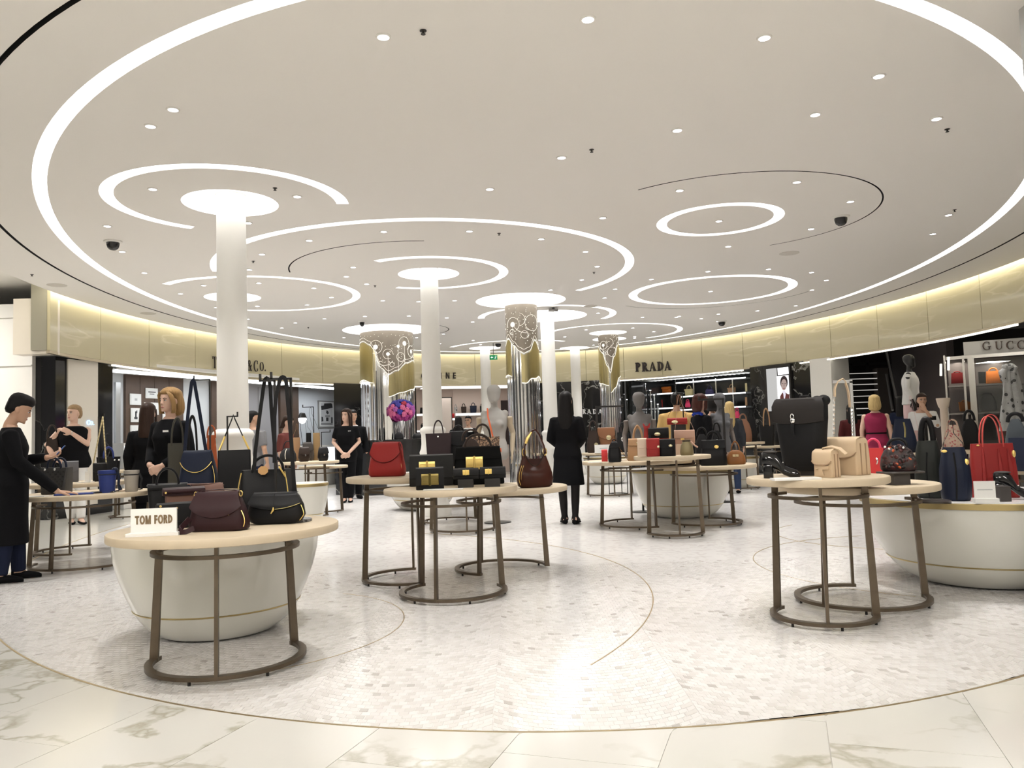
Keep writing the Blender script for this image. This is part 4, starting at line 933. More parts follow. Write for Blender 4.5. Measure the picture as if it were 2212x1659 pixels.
table(1385, 1131, 10.05, .81, .70, .52, [95, 188, 282], 'oak table with the tan bag and tiny black backpack')
table(1318, 1069, 15.0, .80, .50, .43, [180, 275, 350], 'far oak table behind the dark haired woman, with brown satchels')
table(1605, 1053, 15.6, .90, .45, .32, [190, 270, 340], 'far oak table holding the round brown bag')
table(1668, 1060, 16.4, .80, .48, .36, [180, 270, 350], 'far oak table below the lit portrait poster')
table(2100, 1100, 12.0, .735, .55, .42, [180, 270, 350], 'oak table behind the dark bucket bags and red tote')
table(2318, 1100, 7.0, .735, .58, .44, [150, 250, 350], 'oak table cut off at the right edge behind the red tote')
bowl(471, 5.12, .625, .655, 'large cream bowl under the TOM FORD table', False)
table(1958, 1100, 11.9, .735, .50, .40, [170, 270, 360], 'oak table behind the dark flowered bag, with the navy drape bag')
bowl(2112, 5.95, .82, .62, 'biggest cream bowl with gold rim, at the right under the red tote')
bowl(1471, 11.0, .68, .65, 'cream bowl behind the table of flap bags')
bowl(655, 11.2, .34, .60, 'cream bowl behind the nearest column and black tote')
bowl(912, 13.4, .62, .60, 'cream bowl behind the table of the red flap bag')
bowl(1312, 18.6, .55, .62, 'far cream bowl behind the dark haired woman')
bowl(1600, 15.9, .36, .62, 'far cream bowl below the round brown bag')
# thin wire stool
x, y, _ = dep(1336, 1060, 15.2)
o = empty('wire_stool', (x,y,0), .3, 'thin square wire stool under the far table behind the dark haired woman', 'stool')
for sx in (-.13,.13):
    for sy in (-.13,.13): obj('leg', MB().box((sx,sy,.25),(.012,.012,.5)), M_DARK, o, 0)
obj('lower_frame', MB().sweep([(-.13,-.13,.02),(.13,-.13,.02),(.13,.13,.02),(-.13,.13,.02)], [(-.006,-.006),(.006,-.006),(.006,.006),(-.006,.006)], (0,0,1), True), M_DARK, o, 0)
rbx = MB(); rbox(rbx, .28, .28, .02, .02, .49); obj('seat', rbx, M_DARK, o)
# ================================================================== BAGS
def leather(name, c, r=.42, **k): return mat('leather_'+name, c, r, bump=(160,.12), spec=.16, **k)
LBLK = leather('black', (.010,.010,.011), .38); LBLK2 = leather('soft_black', (.014,.014,.015), .5); LNAVY = leather('navy', (.012,.016,.032), .45); LCHAR = leather('charcoal', (.018,.018,.018), .5)
LPLUM = leather('plum', (.030,.013,.015), .42); LBRN = leather('chocolate', (.050,.016,.011), .28); LRED = leather('red', (.30,.028,.026), .45); LRED2 = leather('bright_red', (.50,.045,.040), .4)
LTAN = leather('tan', (.40,.24,.13), .42); LCARA = leather('caramel', (.24,.10,.035), .3); LROSE = leather('rose_tan', (.46,.29,.22), .42); LCREAM = leather('cream', (.66,.52,.40), .45); LBEIGE = leather('beige', (.64,.49,.33), .42)
LOLIVE = leather('olive', (.055,.052,.042), .5); LGOLDO = leather('bronze_olive', (.24,.20,.11), .32, metal=.2); LSTONE = leather('stone', (.40,.37,.32), .5); LBLUE = leather('cobalt', (.035,.055,.22), .45); LESP = leather('espresso', (.030,.020,.016), .4)
LPINK = leather('pink', (.75,.07,.16), .4); LPALEP = leather('pale_pink', (.72,.50,.48), .5); LYEL = leather('straw', (.62,.53,.28), .5); LORG = leather('orange', (.62,.18,.035), .4); LVIO = leather('violet_navy', (.05,.045,.11), .4); LCOR = leather('coral_red', (.62,.055,.06), .45)
LMAUV = leather('mauve_brown', (.17,.095,.075), .45); LGRN = leather('deep_green_black', (.018,.020,.018), .42); LDKRED = leather('dark_red', (.13,.014,.014), .4)
M_DKWOVEN = mat('woven_charcoal', (.032,.031,.031), .5)
def checker_mat(name, c1, c2, scale, kind='voronoi', rough=.5):
    m = bpy.data.materials.new(name); m.use_nodes = True; nt = m.node_tree; b = nt.nodes['Principled BSDF']; tc = nt.nodes.new('ShaderNodeTexCoord')
    v = nt.nodes.new('ShaderNodeTexVoronoi'); v.inputs['Scale'].default_value = scale; v.feature = 'F1'; r = nt.nodes.new('ShaderNodeValToRGB'); r.color_ramp.interpolation = 'CONSTANT'
    e = r.color_ramp.elements; e[0].position = 0; e[0].color = (*c2[0],1); e[1].position = .28; e[1].color = (*c1,1); e2 = e.new(.55); e2.color = (*c2[1],1)
    nt.links.new(tc.outputs['Object'], v.inputs['Vector']); nt.links.new(v.outputs['Distance'], r.inputs[0]); nt.links.new(r.outputs[0], b.inputs['Base Color']); b.inputs['Roughness'].default_value = rough
    MATS[name] = m; return m
M_LEO = checker_mat('leopard_print', (.04,.022,.014), [(.16,.09,.05),(.36,.22,.13)], 48)
M_FLORAL = checker_mat('dark_floral', (.030,.012,.012), [(.05,.014,.012),(.012,.006,.007)], 34)
M_SPOT = checker_mat('spotted_scarf', (.30,.30,.29), [(.03,.03,.03),(.33,.33,.32)], 12)
M_SPOT2 = checker_mat('pink_floral', (.58,.40,.32), [(.45,.08,.09),(.62,.47,.36)], 26)
def lerp(pr, z, k):
    for p, q in zip(pr, pr[1:]):
        if p[0] <= z <= q[0]:
            t = (z-p[0])/max(1e-9, q[0]-p[0]); return p[k]+(q[k]-p[k])*t
    return pr[-1][k] if z > pr[-1][0] else pr[0][k]
SHAPES = {  # (height, width, depth) as fractions
 'box':   [(0,.96,.92),(.03,1,1),(.5,1,1),(.97,.99,.96),(1,.96,.88)],
 'flap':  [(0,.90,.80),(.05,.99,.97),(.22,1,1),(.55,.90,.86),(.85,.76,.55),(1,.70,.32)],
 'tote':  [(0,.84,.9),(.04,.86,1),(.5,.93,.85),(1,1,.62)],
 'totew': [(0,.97,.9),(.04,1,1),(.5,.95,.8),(1,.86,.35)],
 'saddle':[(0,.70,.75),(.08,.88,.92),(.28,1,1),(.6,.94,.85),(.9,.80,.55),(1,.72,.4)],
 'hobo':  [(0,.78,.8),(.05,.94,.95),(.22,1,1),(.38,.96,.93),(.5,.90,.82),(.62,.82,.66),(.75,.74,.5),(.88,.66,.36),(1,.58,.22)],
 'dome':  [(0,.86,.86),(.06,.97,.97),(.25,1,1),(.55,.93,.88),(.8,.74,.62),(.95,.46,.36),(1,.28,.2)],
 'bucket':[(0,.80,.8),(.04,.84,.84),(.5,.92,.92),(.84,.99,.99),(.9,1.04,1.04),(1,1.04,1.04)],
 'drawst':[(0,.86,.84),(.05,.99,.97),(.25,1,1),(.6,.86,.86),(.85,.60,.6),(.93,.52,.5),(1,.6,.58)],
 'slouch': [(0,.80,.8),(.05,.94,.94),(.3,1,1),(.6,.96,.92),(.85,.80,.7),(1,.66,.5)],
 'pack':  [(0,.66,.7),(.06,.76,.85),(.4,.88,1),(.72,.98,.98),(.9,1,.85),(1,.9,.6)],
}
class Bag:
    def __init__(s, o, w, h, d, shape, m, rc=.3):
        s.o, s.w, s.h, s.d, s.m = o, w, h, d, m; s.p = SHAPES[shape] if isinstance(shape, str) else shape
        mb = MB(); R = []
        for i in range(len(s.p)):
            z, a, b = s.p[i]; ww, dd = w*a, d*b; R.append(rr(ww, dd, min(ww,dd)*rc*1.4, 6, z*h) if shape != 'hobo' else [(ww/2*sgn(cos(a))*abs(cos(a))**.75, dd/2*sgn(sin(a))*abs(sin(a))**.75, z*h) for a in [2*pi*k/36 for k in range(36)]])
        mb.loft(R); s.body = obj('body', mb, m, o, 50)
    def dip(s, k, z0=.45):
        for v in s.body.data.vertices:
            t = max(0, (v.co.z/s.h-z0)/(1-z0)); u = min(1, abs(v.co.x)/max(1e-4, s.hw(v.co.z))); v.co.z -= s.h*k*t*(1-u*u)
        s.body.data.update()
    def hw(s, z): return lerp(s.p, z/s.h, 1)*s.w/2
    def hd(s, z): return lerp(s.p, z/s.h, 2)*s.d/2
    def flap(s, length, m=None, curve=.35, wide=1.0, bulge=.006, t=.006, power=2, trim=None):
        m = m or s.m; nu, nv = 17, 10; G = []; h = s.h
        for i in range(nu):
            u = -1+2*i/(nu-1); col = []; L = length*h*(1-curve*abs(u)**power)
            zt = h-.002
            col.append((u*s.hw(h*.985)*wide, s.hd(h)*.55, zt+bulge*.6)); col.append((u*s.hw(h*.985)*wide, -s.hd(h)*.3, zt+bulge))
            for j in range(nv-2):
                q = j/(nv-3); z = h-.006-L*q
                col.append((u*s.hw(z)*wide*.995, -s.hd(z)*(1-.12*abs(u)**4)-bulge-.002*sin(pi*q), z))
            G.append(col)
        vs, fs = [], []
        for lay in (0, 1):
            for c in G:
                for p in c: vs.append((p[0], p[1]-(t if lay == 0 else 0)*(1 if p is not c[0] else 0), p[2]+(t*.4 if lay == 0 else 0)))
        N = nu*nv; I = lambda l, i, j: l*N+i*nv+j
        for i in range(nu-1):
            for j in range(nv-1):
                fs.append((I(0,i,j),I(0,i,j+1),I(0,i+1,j+1),I(0,i+1,j))); fs.append((I(1,i,j),I(1,i+1,j),I(1,i+1,j+1),I(1,i,j+1)))
        for i in range(nu-1):
            fs.append((I(0,i,0),I(0,i+1,0),I(1,i+1,0),I(1,i,0))); fs.append((I(0,i,nv-1),I(1,i,nv-1),I(1,i+1,nv-1),I(0,i+1,nv-1)))
        for j in range(nv-1):
            fs.append((I(0,0,j),I(1,0,j),I(1,0,j+1),I(0,0,j+1))); fs.append((I(0,nu-1,j),I(0,nu-1,j+1),I(1,nu-1,j+1),I(1,nu-1,j)))
        f = obj('flap', MB().add(vs, fs), m, s.o, 50)
        if trim: 
            pts = [(c[-1][0], c[-1][1]-t-.001, c[-1][2]+.001) for c in G]; obj('trim', MB().tube(pts, .0035, 5), trim, f)
        return f
    def handle(s, hh, span=.45, r=.006, y=0, m=None, flat=None, droop=0, z0=None, name='handle', pw=1.0):
        z0 = s.h*.94 if z0 is None else z0; m = m or s.m; pts = []
        for k in range(19):
            a = pi*k/18; pts.append((-s.w*span/2*cos(a)*(1 if pw == 1 else abs(cos(a))**(pw-1)), y+droop*sin(a), z0+(hh)*sin(a)**.8 if 0 < k < 18 else z0))
        if flat: return obj(name, MB().ribbon(pts, flat, .005, (0,1,0)), m, s.o, 50)
        return obj(name, MB().tube(pts, r, 8), m, s.o, 60)
    def handles(s, hh, span=.42, r=.006, dy=None, m=None, flat=None):
        dy = s.hd(s.h*.95)*.8 if dy is None else dy
        s.handle(hh, span, r, -dy, m, flat, droop=-.01); s.handle(hh*.97, span, r, dy, m, flat, droop=.01)
    def strap_up(s, z, w=.02, m=None, x=0, y=0, span=.82, tw=.3):
        """two strap runs rising from the bag's sides to a hook point at local (x,y,z)"""
        m = m or s.m; zz_ = s.h*.96; a = s.hw(zz_)*span/.82*.95
        pts = [(-a,0,zz_-.03),(-a*.9,0,zz_+.04),(x-(a-x)*tw*.35-.01,y,z-.10),(x-.012,y,z-.02),(x,y,z),(x+.012,y,z-.02),(x+a*tw*.35+.01,y,z-.10),(a*.9,0,zz_+.04),(a,0,zz_-.03)]
        P_ = [Vector(p) for p in pts]; out = []
        for i in range(len(P_)-1):
            for t in range(4): out.append(tuple(P_[i].lerp(P_[i+1], t/4)))
        out.append(tuple(P_[-1]))
        return obj('strap', MB().ribbon(out, w, .004, (0,1,0)), m, s.o, 40)
    def disc(s, x, z, r, m, ry=None, name='clasp'):
        y = -s.hd(z)-.012; q = MB().lathe([(r*.5,0),(r,.002),(r,.007),(r*.8,.010),(r*.45,.010),(.001,.012)], 20, sy=(ry or r)/r)
        M = Matrix.Translation((x,y,z)) @ Matrix.Rotation(radians(90),4,'X'); q.v = [tuple(M @ Vector(p)) for p in q.v]; return obj(name, q, m, s.o)
    def lock(s, x, z, w, h, m, y=None, tilt=0):
        y = -s.hd(z)-.010 if y is None else y; p = empty('turn_lock', (x,y,z)); p.parent = s.o; p.rotation_euler = (tilt,0,0)
        a = MB(); rbox(a, w, .006, h, .003, -h/2); a2 = obj('plate', a, m, p)
        for sx in (-1,1):
            fr = [(sx*w*.26-w*.15,-.006,-h*.3),(sx*w*.26+w*.15,-.006,-h*.3),(sx*w*.26+w*.15,-.006,h*.3),(sx*w*.26-w*.15,-.006,h*.3)]
            obj('raised_frame', MB().sweep(fr, [(-.003,-.003),(.003,-.003),(.003,.003),(-.003,.003)], (0,1,0), True), m, p, 0)
        obj('bar', MB().tube([(0,-.009,-h*.56),(0,-.009,h*.56)], w*.055, 8), m, p); return p
    def zips(s, xs, z0, z1, m=M_GOLD, r=.0035, bow=.02):
        for x in xs:
            pts = []
            for k in range(9):
                z = s.h*(z0+(z1-z0)*k/8); sx = x*s.hw(z); pts.append((sx+bow*sin(pi*k/8)*sgn(x)*.4, -s.hd(z)*(1 if abs(x) < .8 else .62)-.002, z))
            obj('zip', MB().tube(pts, r, 5), m, s.o)
    def pipe(s, z, m, r=.003):
        zz_ = z*s.h; obj('seam', MB().tube([(p[0]*1.004,p[1]*1.004,zz_) for p in rr(s.hw(zz_)*2, s.hd(zz_)*2, min(s.hw(zz_),s.hd(zz_))*.8, 6)], r, 5, True), m, s.o)
    def feet(s): pass
def bag(shape, pl, pr, pt, zs, D, m, label, yaw=0, dk=.42, cat='handbag', group=None, name='handbag', rc=.3, tilt=0):
    pc = (pl+pr)/2; x, y, zt = dep(pc, pt, D); w = (pr-pl)*D/FPX; h = max(.04, zt-zs); d = w*dk
    c, s_ = abs(cos(yaw)), abs(sin(yaw)); w = w/(c+dk*s_); d = w*dk
    o = empty(name, (x, y, zs+.0005), -atan2(x, y)+yaw, label, cat, group)
    if tilt: o.rotation_euler = (tilt, 0, o.rotation_euler[2])
    return Bag(o, w, h, d, shape, m, rc)
def local(o, px, py, D):      # a photographed point at depth D in the local frame of o
    p = Vector(dep(px, py, D)); M = Matrix.LocRotScale(o.location, o.rotation_euler, None); return M.inverted() @ p
M_STBASE = veined('stand_marble', (.05,.05,.055), (.5,.5,.5), (.3,.3,.3), .2, 6, .03, amount=.8)
def stand(px, py_top, D, zs, arm_px, label, base_r=.07, hook=True, r=.006, m=None, off=0):
    """pole on a round base with a horizontal arm ending in a small upturned hook; arm from px to arm_px"""
    m = m or M_DARK; x, y, zt = dep(px, py_top, D); ax = dep(arm_px, py_top, D)[0]-x
    o = empty('bag_stand', (x, y, zs+.0005), 0, label, 'bag stand', None); h = zt-zs
    obj('base', MB().lathe([(base_r,0),(base_r,.012),(base_r-.004,.016),(.001,.016)], 28, (off,0,0)), M_STBASE if base_r > .065 else m, o)
    mb = MB(); mb.box((off*0,0,h/2+.006), (r*2,r*2,h-.012)); 
    if off: mb.box((off/2,0,.018),(abs(off)+r*2,r*2,.008))
    obj('pole', mb, m, o, 0)
    mb = MB().box((ax/2,0,h), (abs(ax)+r*2,r*2,r*2))
    if hook: mb.box((ax,0,h+.02), (r*2,r*2,.04))
    obj('arm', mb, m, o, 0); return o
def card(px0, px1, py, zs, D, label, w2=.10, th=.006, group='white cards on tables', m=None):
    a, b = dep(px0, py, D), dep(px1, py, D); o = tag(obj('card', MB().box((0,0,th/2), (b[0]-a[0], w2, th)), m or M_WHITEST, None, 0, ((a[0]+b[0])/2, D, zs+.0005)), label, 'card', group); return o
def hang(s, pts, D, w, m=None, t=.004):
    w *= .74; P_ = [local(s.o, x, y, D) for x, y in pts]; out = []
    for a, b_ in zip(P_, P_[1:]): out += [tuple(a), tuple(a.lerp(b_, .5))]
    return obj('strap', MB().ribbon(out+[tuple(P_[-1])], w, t, (1,0,0)) if False else MB().ribbon(out+[tuple(P_[-1])], w, t, (0,1,0)) if False else MB().sweep(out+[tuple(P_[-1])], [(-t/2,-w/2),(t/2,-w/2),(t/2,w/2),(-t/2,w/2)], (0,1,0)), m or s.m, s.o, 40)
def wpath(s, pts, D): return [local(s.o, x, y, D) for x, y in pts]

# ---------------- TOM FORD table (front left)
z = .72
o = empty('table_sign', dep(333, 1160, 3.97)[:2]+(z+.0005,), 0.12, 'white TOM FORD table sign standing on the front left oak table', 'sign')
w_ = 96*3.97/FPX; h_ = 51*3.97/FPX
obj('foot', MB().box((0,.01,.008), (w_*1.12,.09,.016)), M_WHITEST, o, 0); obj('panel', MB().box((0,0,.016+h_/2), (w_*.98,.014,h_)), M_WHITEST, o, 0)
x_ = -w_*.40; hh = h_*.36
for ch in 'TOM FORD':
    if ch == ' ': x_ += hh*.30; continue
    mb, lw = letter_mesh(ch, hh, .002, sans, .64, st=.26); obj('letter', mb, mat('letter_bronze_print', (.20,.135,.07), .5), o, 0, (x_+lw/2, -.0075, .016+h_*.36)); x_ += lw*1.03
b = bag('flap', 404, 543, 1063, z, 4.12, LPLUM, 'dark plum flap bag with gold side zips right of the TOM FORD sign', yaw=-.38, dk=.46)
b.flap(.62, curve=.45, wide=1.02); b.zips((.80,.93), .10, .52, r=.0026); b.zips((.50,), .42, .56, r=.003)
obj('strap', MB().ribbon([(-b.w*.37,.0,b.h*.95),(-b.w*.40,-.01,b.h*.97),(-b.w*.30,.0,b.h*1.05),(0,.02,b.h*1.06),(b.w*.3,.0,b.h*1.04),(b.w*.40,-.01,b.h*.97)], .028, .004, (0,1,0)), LPLUM, b.o)
obj('strap', MB().ribbon([(-b.w*.42,-.06,b.h*.36),(-b.w*.50,-.10,b.h*.16),(-b.w*.50,-.13,.03),(-b.w*.44,-.15,.012),(-b.w*.34,-.155,.014),(-b.w*.22,-.15,.03)], .026, .004, (0,.4,1)), LPLUM, b.o)
for sx in (-1,1): obj('ring', MB().tube([(sx*b.w*.385+.008*cos(t),-.012,b.h*.95+.014*sin(t)) for t in [2*pi*k/12 for k in range(12)]], .0025, 5, True), M_GOLD, b.o)
b = bag('saddle', 532, 662, 1065, z, 4.38, LBLK, 'black saddle bag with a double flap and brass tassel hanging from a stand', yaw=-.25, dk=.38)
fl = b.flap(.50, curve=.42, wide=1.02, trim=None); b.zips((.84,.95), .1, .6, r=.0024)
obj('seam', MB().tube([(0,-b.hd(b.h*q)-.013,b.h*q) for q in (.98,.85,.7,.55,.5)], .003, 5), LBLK2, b.o); obj('tassel', MB().tube([(0,-b.hd(b.h*.5)-.016,b.h*.56),(0,-b.hd(b.h*.5)-.02,b.h*.48),(-.012,-b.hd(b.h*.4)-.02,b.h*.36)], [.003,.006,.003], 6), M_GOLD, b.o)
obj('trim', MB().tube([(b.w*.5*u, -b.hd(b.h*(.5+.21*u*u))-.014, b.h*(.50+.21*u*u)) for u in [.05+.85*k/8 for k in range(9)]], .002, 5), mat('antique_brass', (.42,.36,.16), .35, .9), b.o)
hang(b, [(593,1000),(593,900),(596,860),(604,822),(607,816),(611,814),(615,816),(618,824),(625,905),(629,950),(633,1010),(636,1066)], 4.44, .028)
stand(628, 818, 4.46, z, 586, 'tallest bag stand with a marble disc foot on the TOM FORD table', .085, off=.02)
stand(593, 822, 4.62, z, 562, 'second tall bag stand with an upturned hook behind the saddle bag', .07, off=-.02)
b = bag('box', 338, 418, 1087, z, 4.3, LBLK2, 'small black envelope bag behind the TOM FORD sign', yaw=.2, dk=.3); b.flap(.72, curve=.12); b.disc(0, b.h*.82, .006, M_GOLD)
for sx in (-1,1): b.disc(sx*b.w*.42, b.h*.93, .006, M_GOLD, name='stud')
b = bag('box', 352, 440, 1070, z+.16, 4.55, LPLUM, 'flat burgundy box clutch lying above the black envelope bag', yaw=.1, dk=.55); b.flap(.5, curve=.1); b.disc(-b.w*.44, b.h*.5, .006, M_GOLD, name='stud')
o = tag(obj('riser', MB().box((0,0,.08), (.19,.11,.159)), LMAUV, None, 0, (b.o.location[0], b.o.location[1]+.01, z+.0005), b.o.rotation_euler[2]), 'brown padded riser under the burgundy box clutch', 'riser')
b = bag('flap', 405, 492, 1046, z, 4.72, LMAUV, 'mauve brown flap bag peeping out behind the plum bag', dk=.4); b.flap(.6, curve=.3); b.zips((.85,), .5, .8)
obj('strap', MB().ribbon([(-b.w*.36,0,b.h*.96),(-b.w*.45,-.02,b.h*1.03),(-b.w*.2,-.03,b.h*1.02),(0,-.02,b.h*1.01),(b.w*.3,0,b.h*1.03),(b.w*.38,0,b.h*.95)], .015, .004, (0,1,0)), LMAUV, b.o)
b = bag('tote', 322, 402, 1046, z, 4.68, LBLK, 'black structured tote with round rolled handles behind the envelope bag', dk=.4); b.handles(.105, .55, .006)
b.flap(.12, curve=.0); b.pipe(.98, mat('white_piping', (.7,.68,.62), .5), .0025)
b = bag('totew', 516, 642, 1014, z, 4.75, LBLK, 'large black zipped tote with a tan leather tag behind the saddle bag', dk=.42)
b.handles(.10, .5, .008); b.zips((-.99,.62), .15, .95)
ot = [( .03*cos(radians(22.5+45*k)), .027*sin(radians(22.5+45*k))) for k in range(8)]
hang(b, [(549,1016),(551,980),(557,928),(564,875),(569,838),(572,820),(576,816),(581,820),(584,836),(586,880),(590,930),(595,985),(596,1018)], 4.66, .028)
tg = MB().prism(ot, 0, .004); M = Matrix.Translation((local(b.o,568,1016,4.6).x, -b.hd(b.h*.95)-.03, b.h*.985)) @ Matrix.Rotation(radians(75),4,'X'); tg.v = [tuple(M @ Vector(p)) for p in tg.v]; obj('leather_tag', tg, leather('tag_tan', (.50,.29,.12), .45), b.o, 0)
obj('key_loop', MB().tube([(b.w*.18,-b.hd(b.h)-.01,b.h*1.05),(b.w*.22,-b.hd(b.h)-.02,b.h*.97),(b.w*.28,-b.hd(b.h)-.02,b.h*.84)], .005, 6), M_GOLD, b.o)
# ---------------- bags in front of the nearest column (hidden table)
z = .77
b = bag('flap', 384, 474, 974, z, 7.3, LNAVY, 'ink black flap bag with a gold curved zip, strap looped high on a stand', yaw=-.4, dk=.46); b.flap(.55, curve=.5, wide=1.02, trim=M_GOLD); b.zips((.80,.93), .06, .6, r=.0026)
hang(b, [(399,975),(401,950),(408,875),(414,826),(417,820),(420,826),(430,883),(441,950),(449,1000)], 7.35, .042)
stand(453, 820, 7.55, z, 419, 'tall thin bag stand left of the nearest column', .06)
b = bag('box', 472, 540, 972, z, 7.2, LBLK, 'plain black shoulder bag with a short gold-chained strap before the column', dk=.3, rc=.15)
lp = local(b.o, 504, 898, 7.25)
for sx in (-1, 1):
    a = Vector((sx*b.w*.46,0,b.h*.97)); k1 = a.lerp(Vector((lp.x,lp.y,lp.z)), .42); obj('chain', MB().tube([tuple(a.lerp(k1,t/5)+Vector((0,.004*(-1)**t,0))) for t in range(6)], .009, 6), M_GOLD, b.o)
obj('strap', MB().ribbon([tuple(Vector((-b.w*.46,0,b.h*.97)).lerp(lp,.42)), tuple(Vector((-b.w*.46,0,b.h*.97)).lerp(lp,.9)), tuple(lp+Vector((0,0,.01))), tuple(Vector((b.w*.46,0,b.h*.97)).lerp(lp,.9)), tuple(Vector((b.w*.46,0,b.h*.97)).lerp(lp,.42))], .05, .01, (0,1,0)), LBLK2, b.o)
stand(491, 900, 7.32, z, 513, 'bag stand with the gold-chained strap in front of the column', .06)
b = bag('box', 364, 402, 957, z, 7.55, LOLIVE, 'flat olive grey tote with long thin handles behind the ink black flap bag', dk=.28); b.handles(.26, .6, .008)
b = bag('tote', 400, 432, 985, z, 7.65, LBLK2, 'small black tote with tall looped handles behind the ink black flap bag', dk=.4); b.handles(.40, .55, .010)
b = bag('hobo', 443, 470, 940, z, 7.7, leather('rust_suede', (.46,.12,.05), .7), 'rust red suede bag between the bag stand and the nearest column', dk=.4); b.handle(.12, .6, .008)
# ---------------- left tables
z = .724
b = bag('tote', 88, 158, 1010, z, 8.0, M_DKWOVEN, 'charcoal woven tote with stiff handles beside the man with a phone', yaw=-.55, dk=.62, rc=.1)
b.handles(.11, .5, .011, m=LNAVY)
mb = MB()
for i in range(9):
    for j in range(9):
        if (i+j) % 2: continue
        zc = b.h*(.12+.09*j); mb.box((b.w*(-.40+.1*i)*(.86+.1*zc/b.h), -b.hd(zc)-.001, zc), (b.w*.075,.004,b.h*.06))
tag(obj('weave', mb, mat('weave_dark', (.018,.018,.018), .4), b.o, 0), kind='stuff')
for sx in (-.7,.2): b.disc(sx*b.w*.4, b.h*.93, .012, M_CHROME, name='stud')
b = bag('bucket', 214, 250, 1016, z, 7.95, LBLUE, 'cobalt blue bucket bag with a rolled top and tassel cord', dk=.9, rc=.7); b.pipe(.82, LNAVY, .006)
obj('tassel', MB().tube([(b.w*.5,-.02,b.h*.95),(b.w*.62,-.03,b.h*.7),(b.w*.60,-.03,b.h*.35),(b.w*.7,-.04,b.h*.1)], [.012,.014,.012,.02], 7), LNAVY, b.o); obj('knot', MB().ball((b.w*.4,-.02,b.h*1.0), .03, 8, 6), LNAVY, b.o)
b = bag('bucket', 269, 299, 1016, z, 8.0, LSTONE, 'stone grey bucket bag with a dark drawstring at the end of the left table', dk=.9, rc=.7); b.pipe(.80, LCHAR, .006); obj('cord', MB().tube([(b.w*.5,-.03,b.h*.85),(b.w*.68,-.05,b.h*.6),(b.w*.6,-.06,b.h*.3),(b.w*.66,-.06,.02)], .011, 6), LCHAR, b.o)
def pouch(pl, pr, D, m, label, rz, dw=.62):
    x, y, _ = dep((pl+pr)/2, 1060, D); w = (pr-pl)*D/FPX; o = empty('flat_pouch', (x,y,z+.0005), rz, label, 'pouch'); mb = MB(); rbox(mb, w, w*dw, .014, .02, 0, .006); obj('body', mb, m, o)
    obj('zip', MB().tube([(w*.49,-w*dw*.44,.010),(w*.49,w*dw*.44,.010)], .004, 5), M_CHROME, o); obj('wrist_strap', MB().tube([(w*.49,w*dw*.4,.01),(w*.56,w*dw*.44,.012),(w*.6,w*dw*.38,.008)], .006, 6), LCHAR, o)
pouch(124, 200, 7.78, LBLUE, 'flat cobalt blue zipped pouch lying on the left table', .35, .55); pouch(196, 246, 7.95, leather('plum_grey', (.035,.03,.033), .5), 'flat dark grey pouch beside the blue one', .3, .6); pouch(240, 292, 8.15, LCREAM, 'flat cream pouch under the stone bucket bag', .2, .6)
card(55, 104, 1067, z, 7.62, 'white card under the hand of the man with a phone', .13); 
z = .79
b = bag('box', 202, 229, 1001, z, 9.15, LBLK, 'small black bag on a long gold chain looped over a stand', dk=.45); b.flap(.5, curve=.2)
lp = local(b.o, 222, 900, 9.15)
for sx in (-1,1):
    a = Vector((sx*b.w*.46,0,b.h*.97)); obj('chain', MB().tube([tuple(a.lerp(lp,t/30)+Vector((.0,.005*(-1)**t,0))) for t in range(31)], .008, 5), mat('chain_gold', (.70,.60,.36), .3, .9), b.o)
stand(213, 901, 9.3, z, 224, 'thin stand holding the gold chain strap', .05)
b = bag('tote', 211, 258, 987, z, 9.45, LBLK, 'black tote with cobalt handles behind the chain-strap bag', dk=.4); b.handles(.13, .4, .010, m=LBLUE); b.disc(b.w*.25, b.h*.85, .012, M_CHROME, name='stud'); b.disc(b.w*.42, b.h*.85, .012, M_CHROME, name='stud')
b = bag('box', 136, 168, 997, z, 9.2, leather('slate', (.13,.13,.14), .5), 'slate grey bag behind the woven tote', dk=.4); b.flap(.5, curve=.3)
o = empty('block_sign', dep(190, 1020, 8.95)[:2]+(z+.0005,), 0, 'upright blank white sign block behind the cobalt bucket bag', 'sign'); obj('foot', MB().box((0,0,.006),(.10,.09,.012)), M_WHITEST, o, 0); obj('block', MB().box((0,0,.067),(.05,.03,.11)), M_WHITEST, o, 0)
card(168, 186, 1008, z, 9.0, 'pale tilted card beside the white sign block', .10)
z = .80
for px0, px1, m_, l in ((268,291,LSTONE,'grey beige pouch bag with a dark top, left of its twin'),(294,311,LCREAM,'cream pouch bag half hidden behind the blonde woman')):
    b = bag('flap', px0, px1, 976, z, 13.5, m_, l, dk=.4); b.flap(.3, m=LCHAR if px0 < 280 else m_, curve=.1); b.handle(.15, .5, .014, m=mat('ivory_handle', (.78,.72,.62), .4))
# ---------------- table left of the staff woman
z = .865
b = bag('saddle', 642, 671, 966, z, 12.4, LESP, 'small espresso saddle box with a curved lid and silver catch', dk=.75, yaw=.3); b.flap(.5, curve=.15); b.lock(0, b.h*.45, .022, .028, M_CHROME)
b = bag('saddle', 684, 711, 966, z, 12.5, LBLK, 'small black saddle box nearest to the staff woman', dk=.75, yaw=.3); b.flap(.5, curve=.15); b.lock(0, b.h*.45, .02, .026, M_CHROME)
b = bag('saddle', 652, 678, 956, z, 12.9, leather('taupe_dark', (.05,.043,.04), .4), 'dark taupe saddle box behind the espresso one', dk=.7); b.flap(.45, curve=.15)
b = bag('dome', 604, 640, 968, z, 12.6, LBLK2, 'black dome bag with a cream zip at the left of the saddle boxes', dk=.5); b.zips((-.3,), .2, .95, mat('zip_cream', (.7,.66,.55), .5), .006); b.handle(.12, .5, .008)
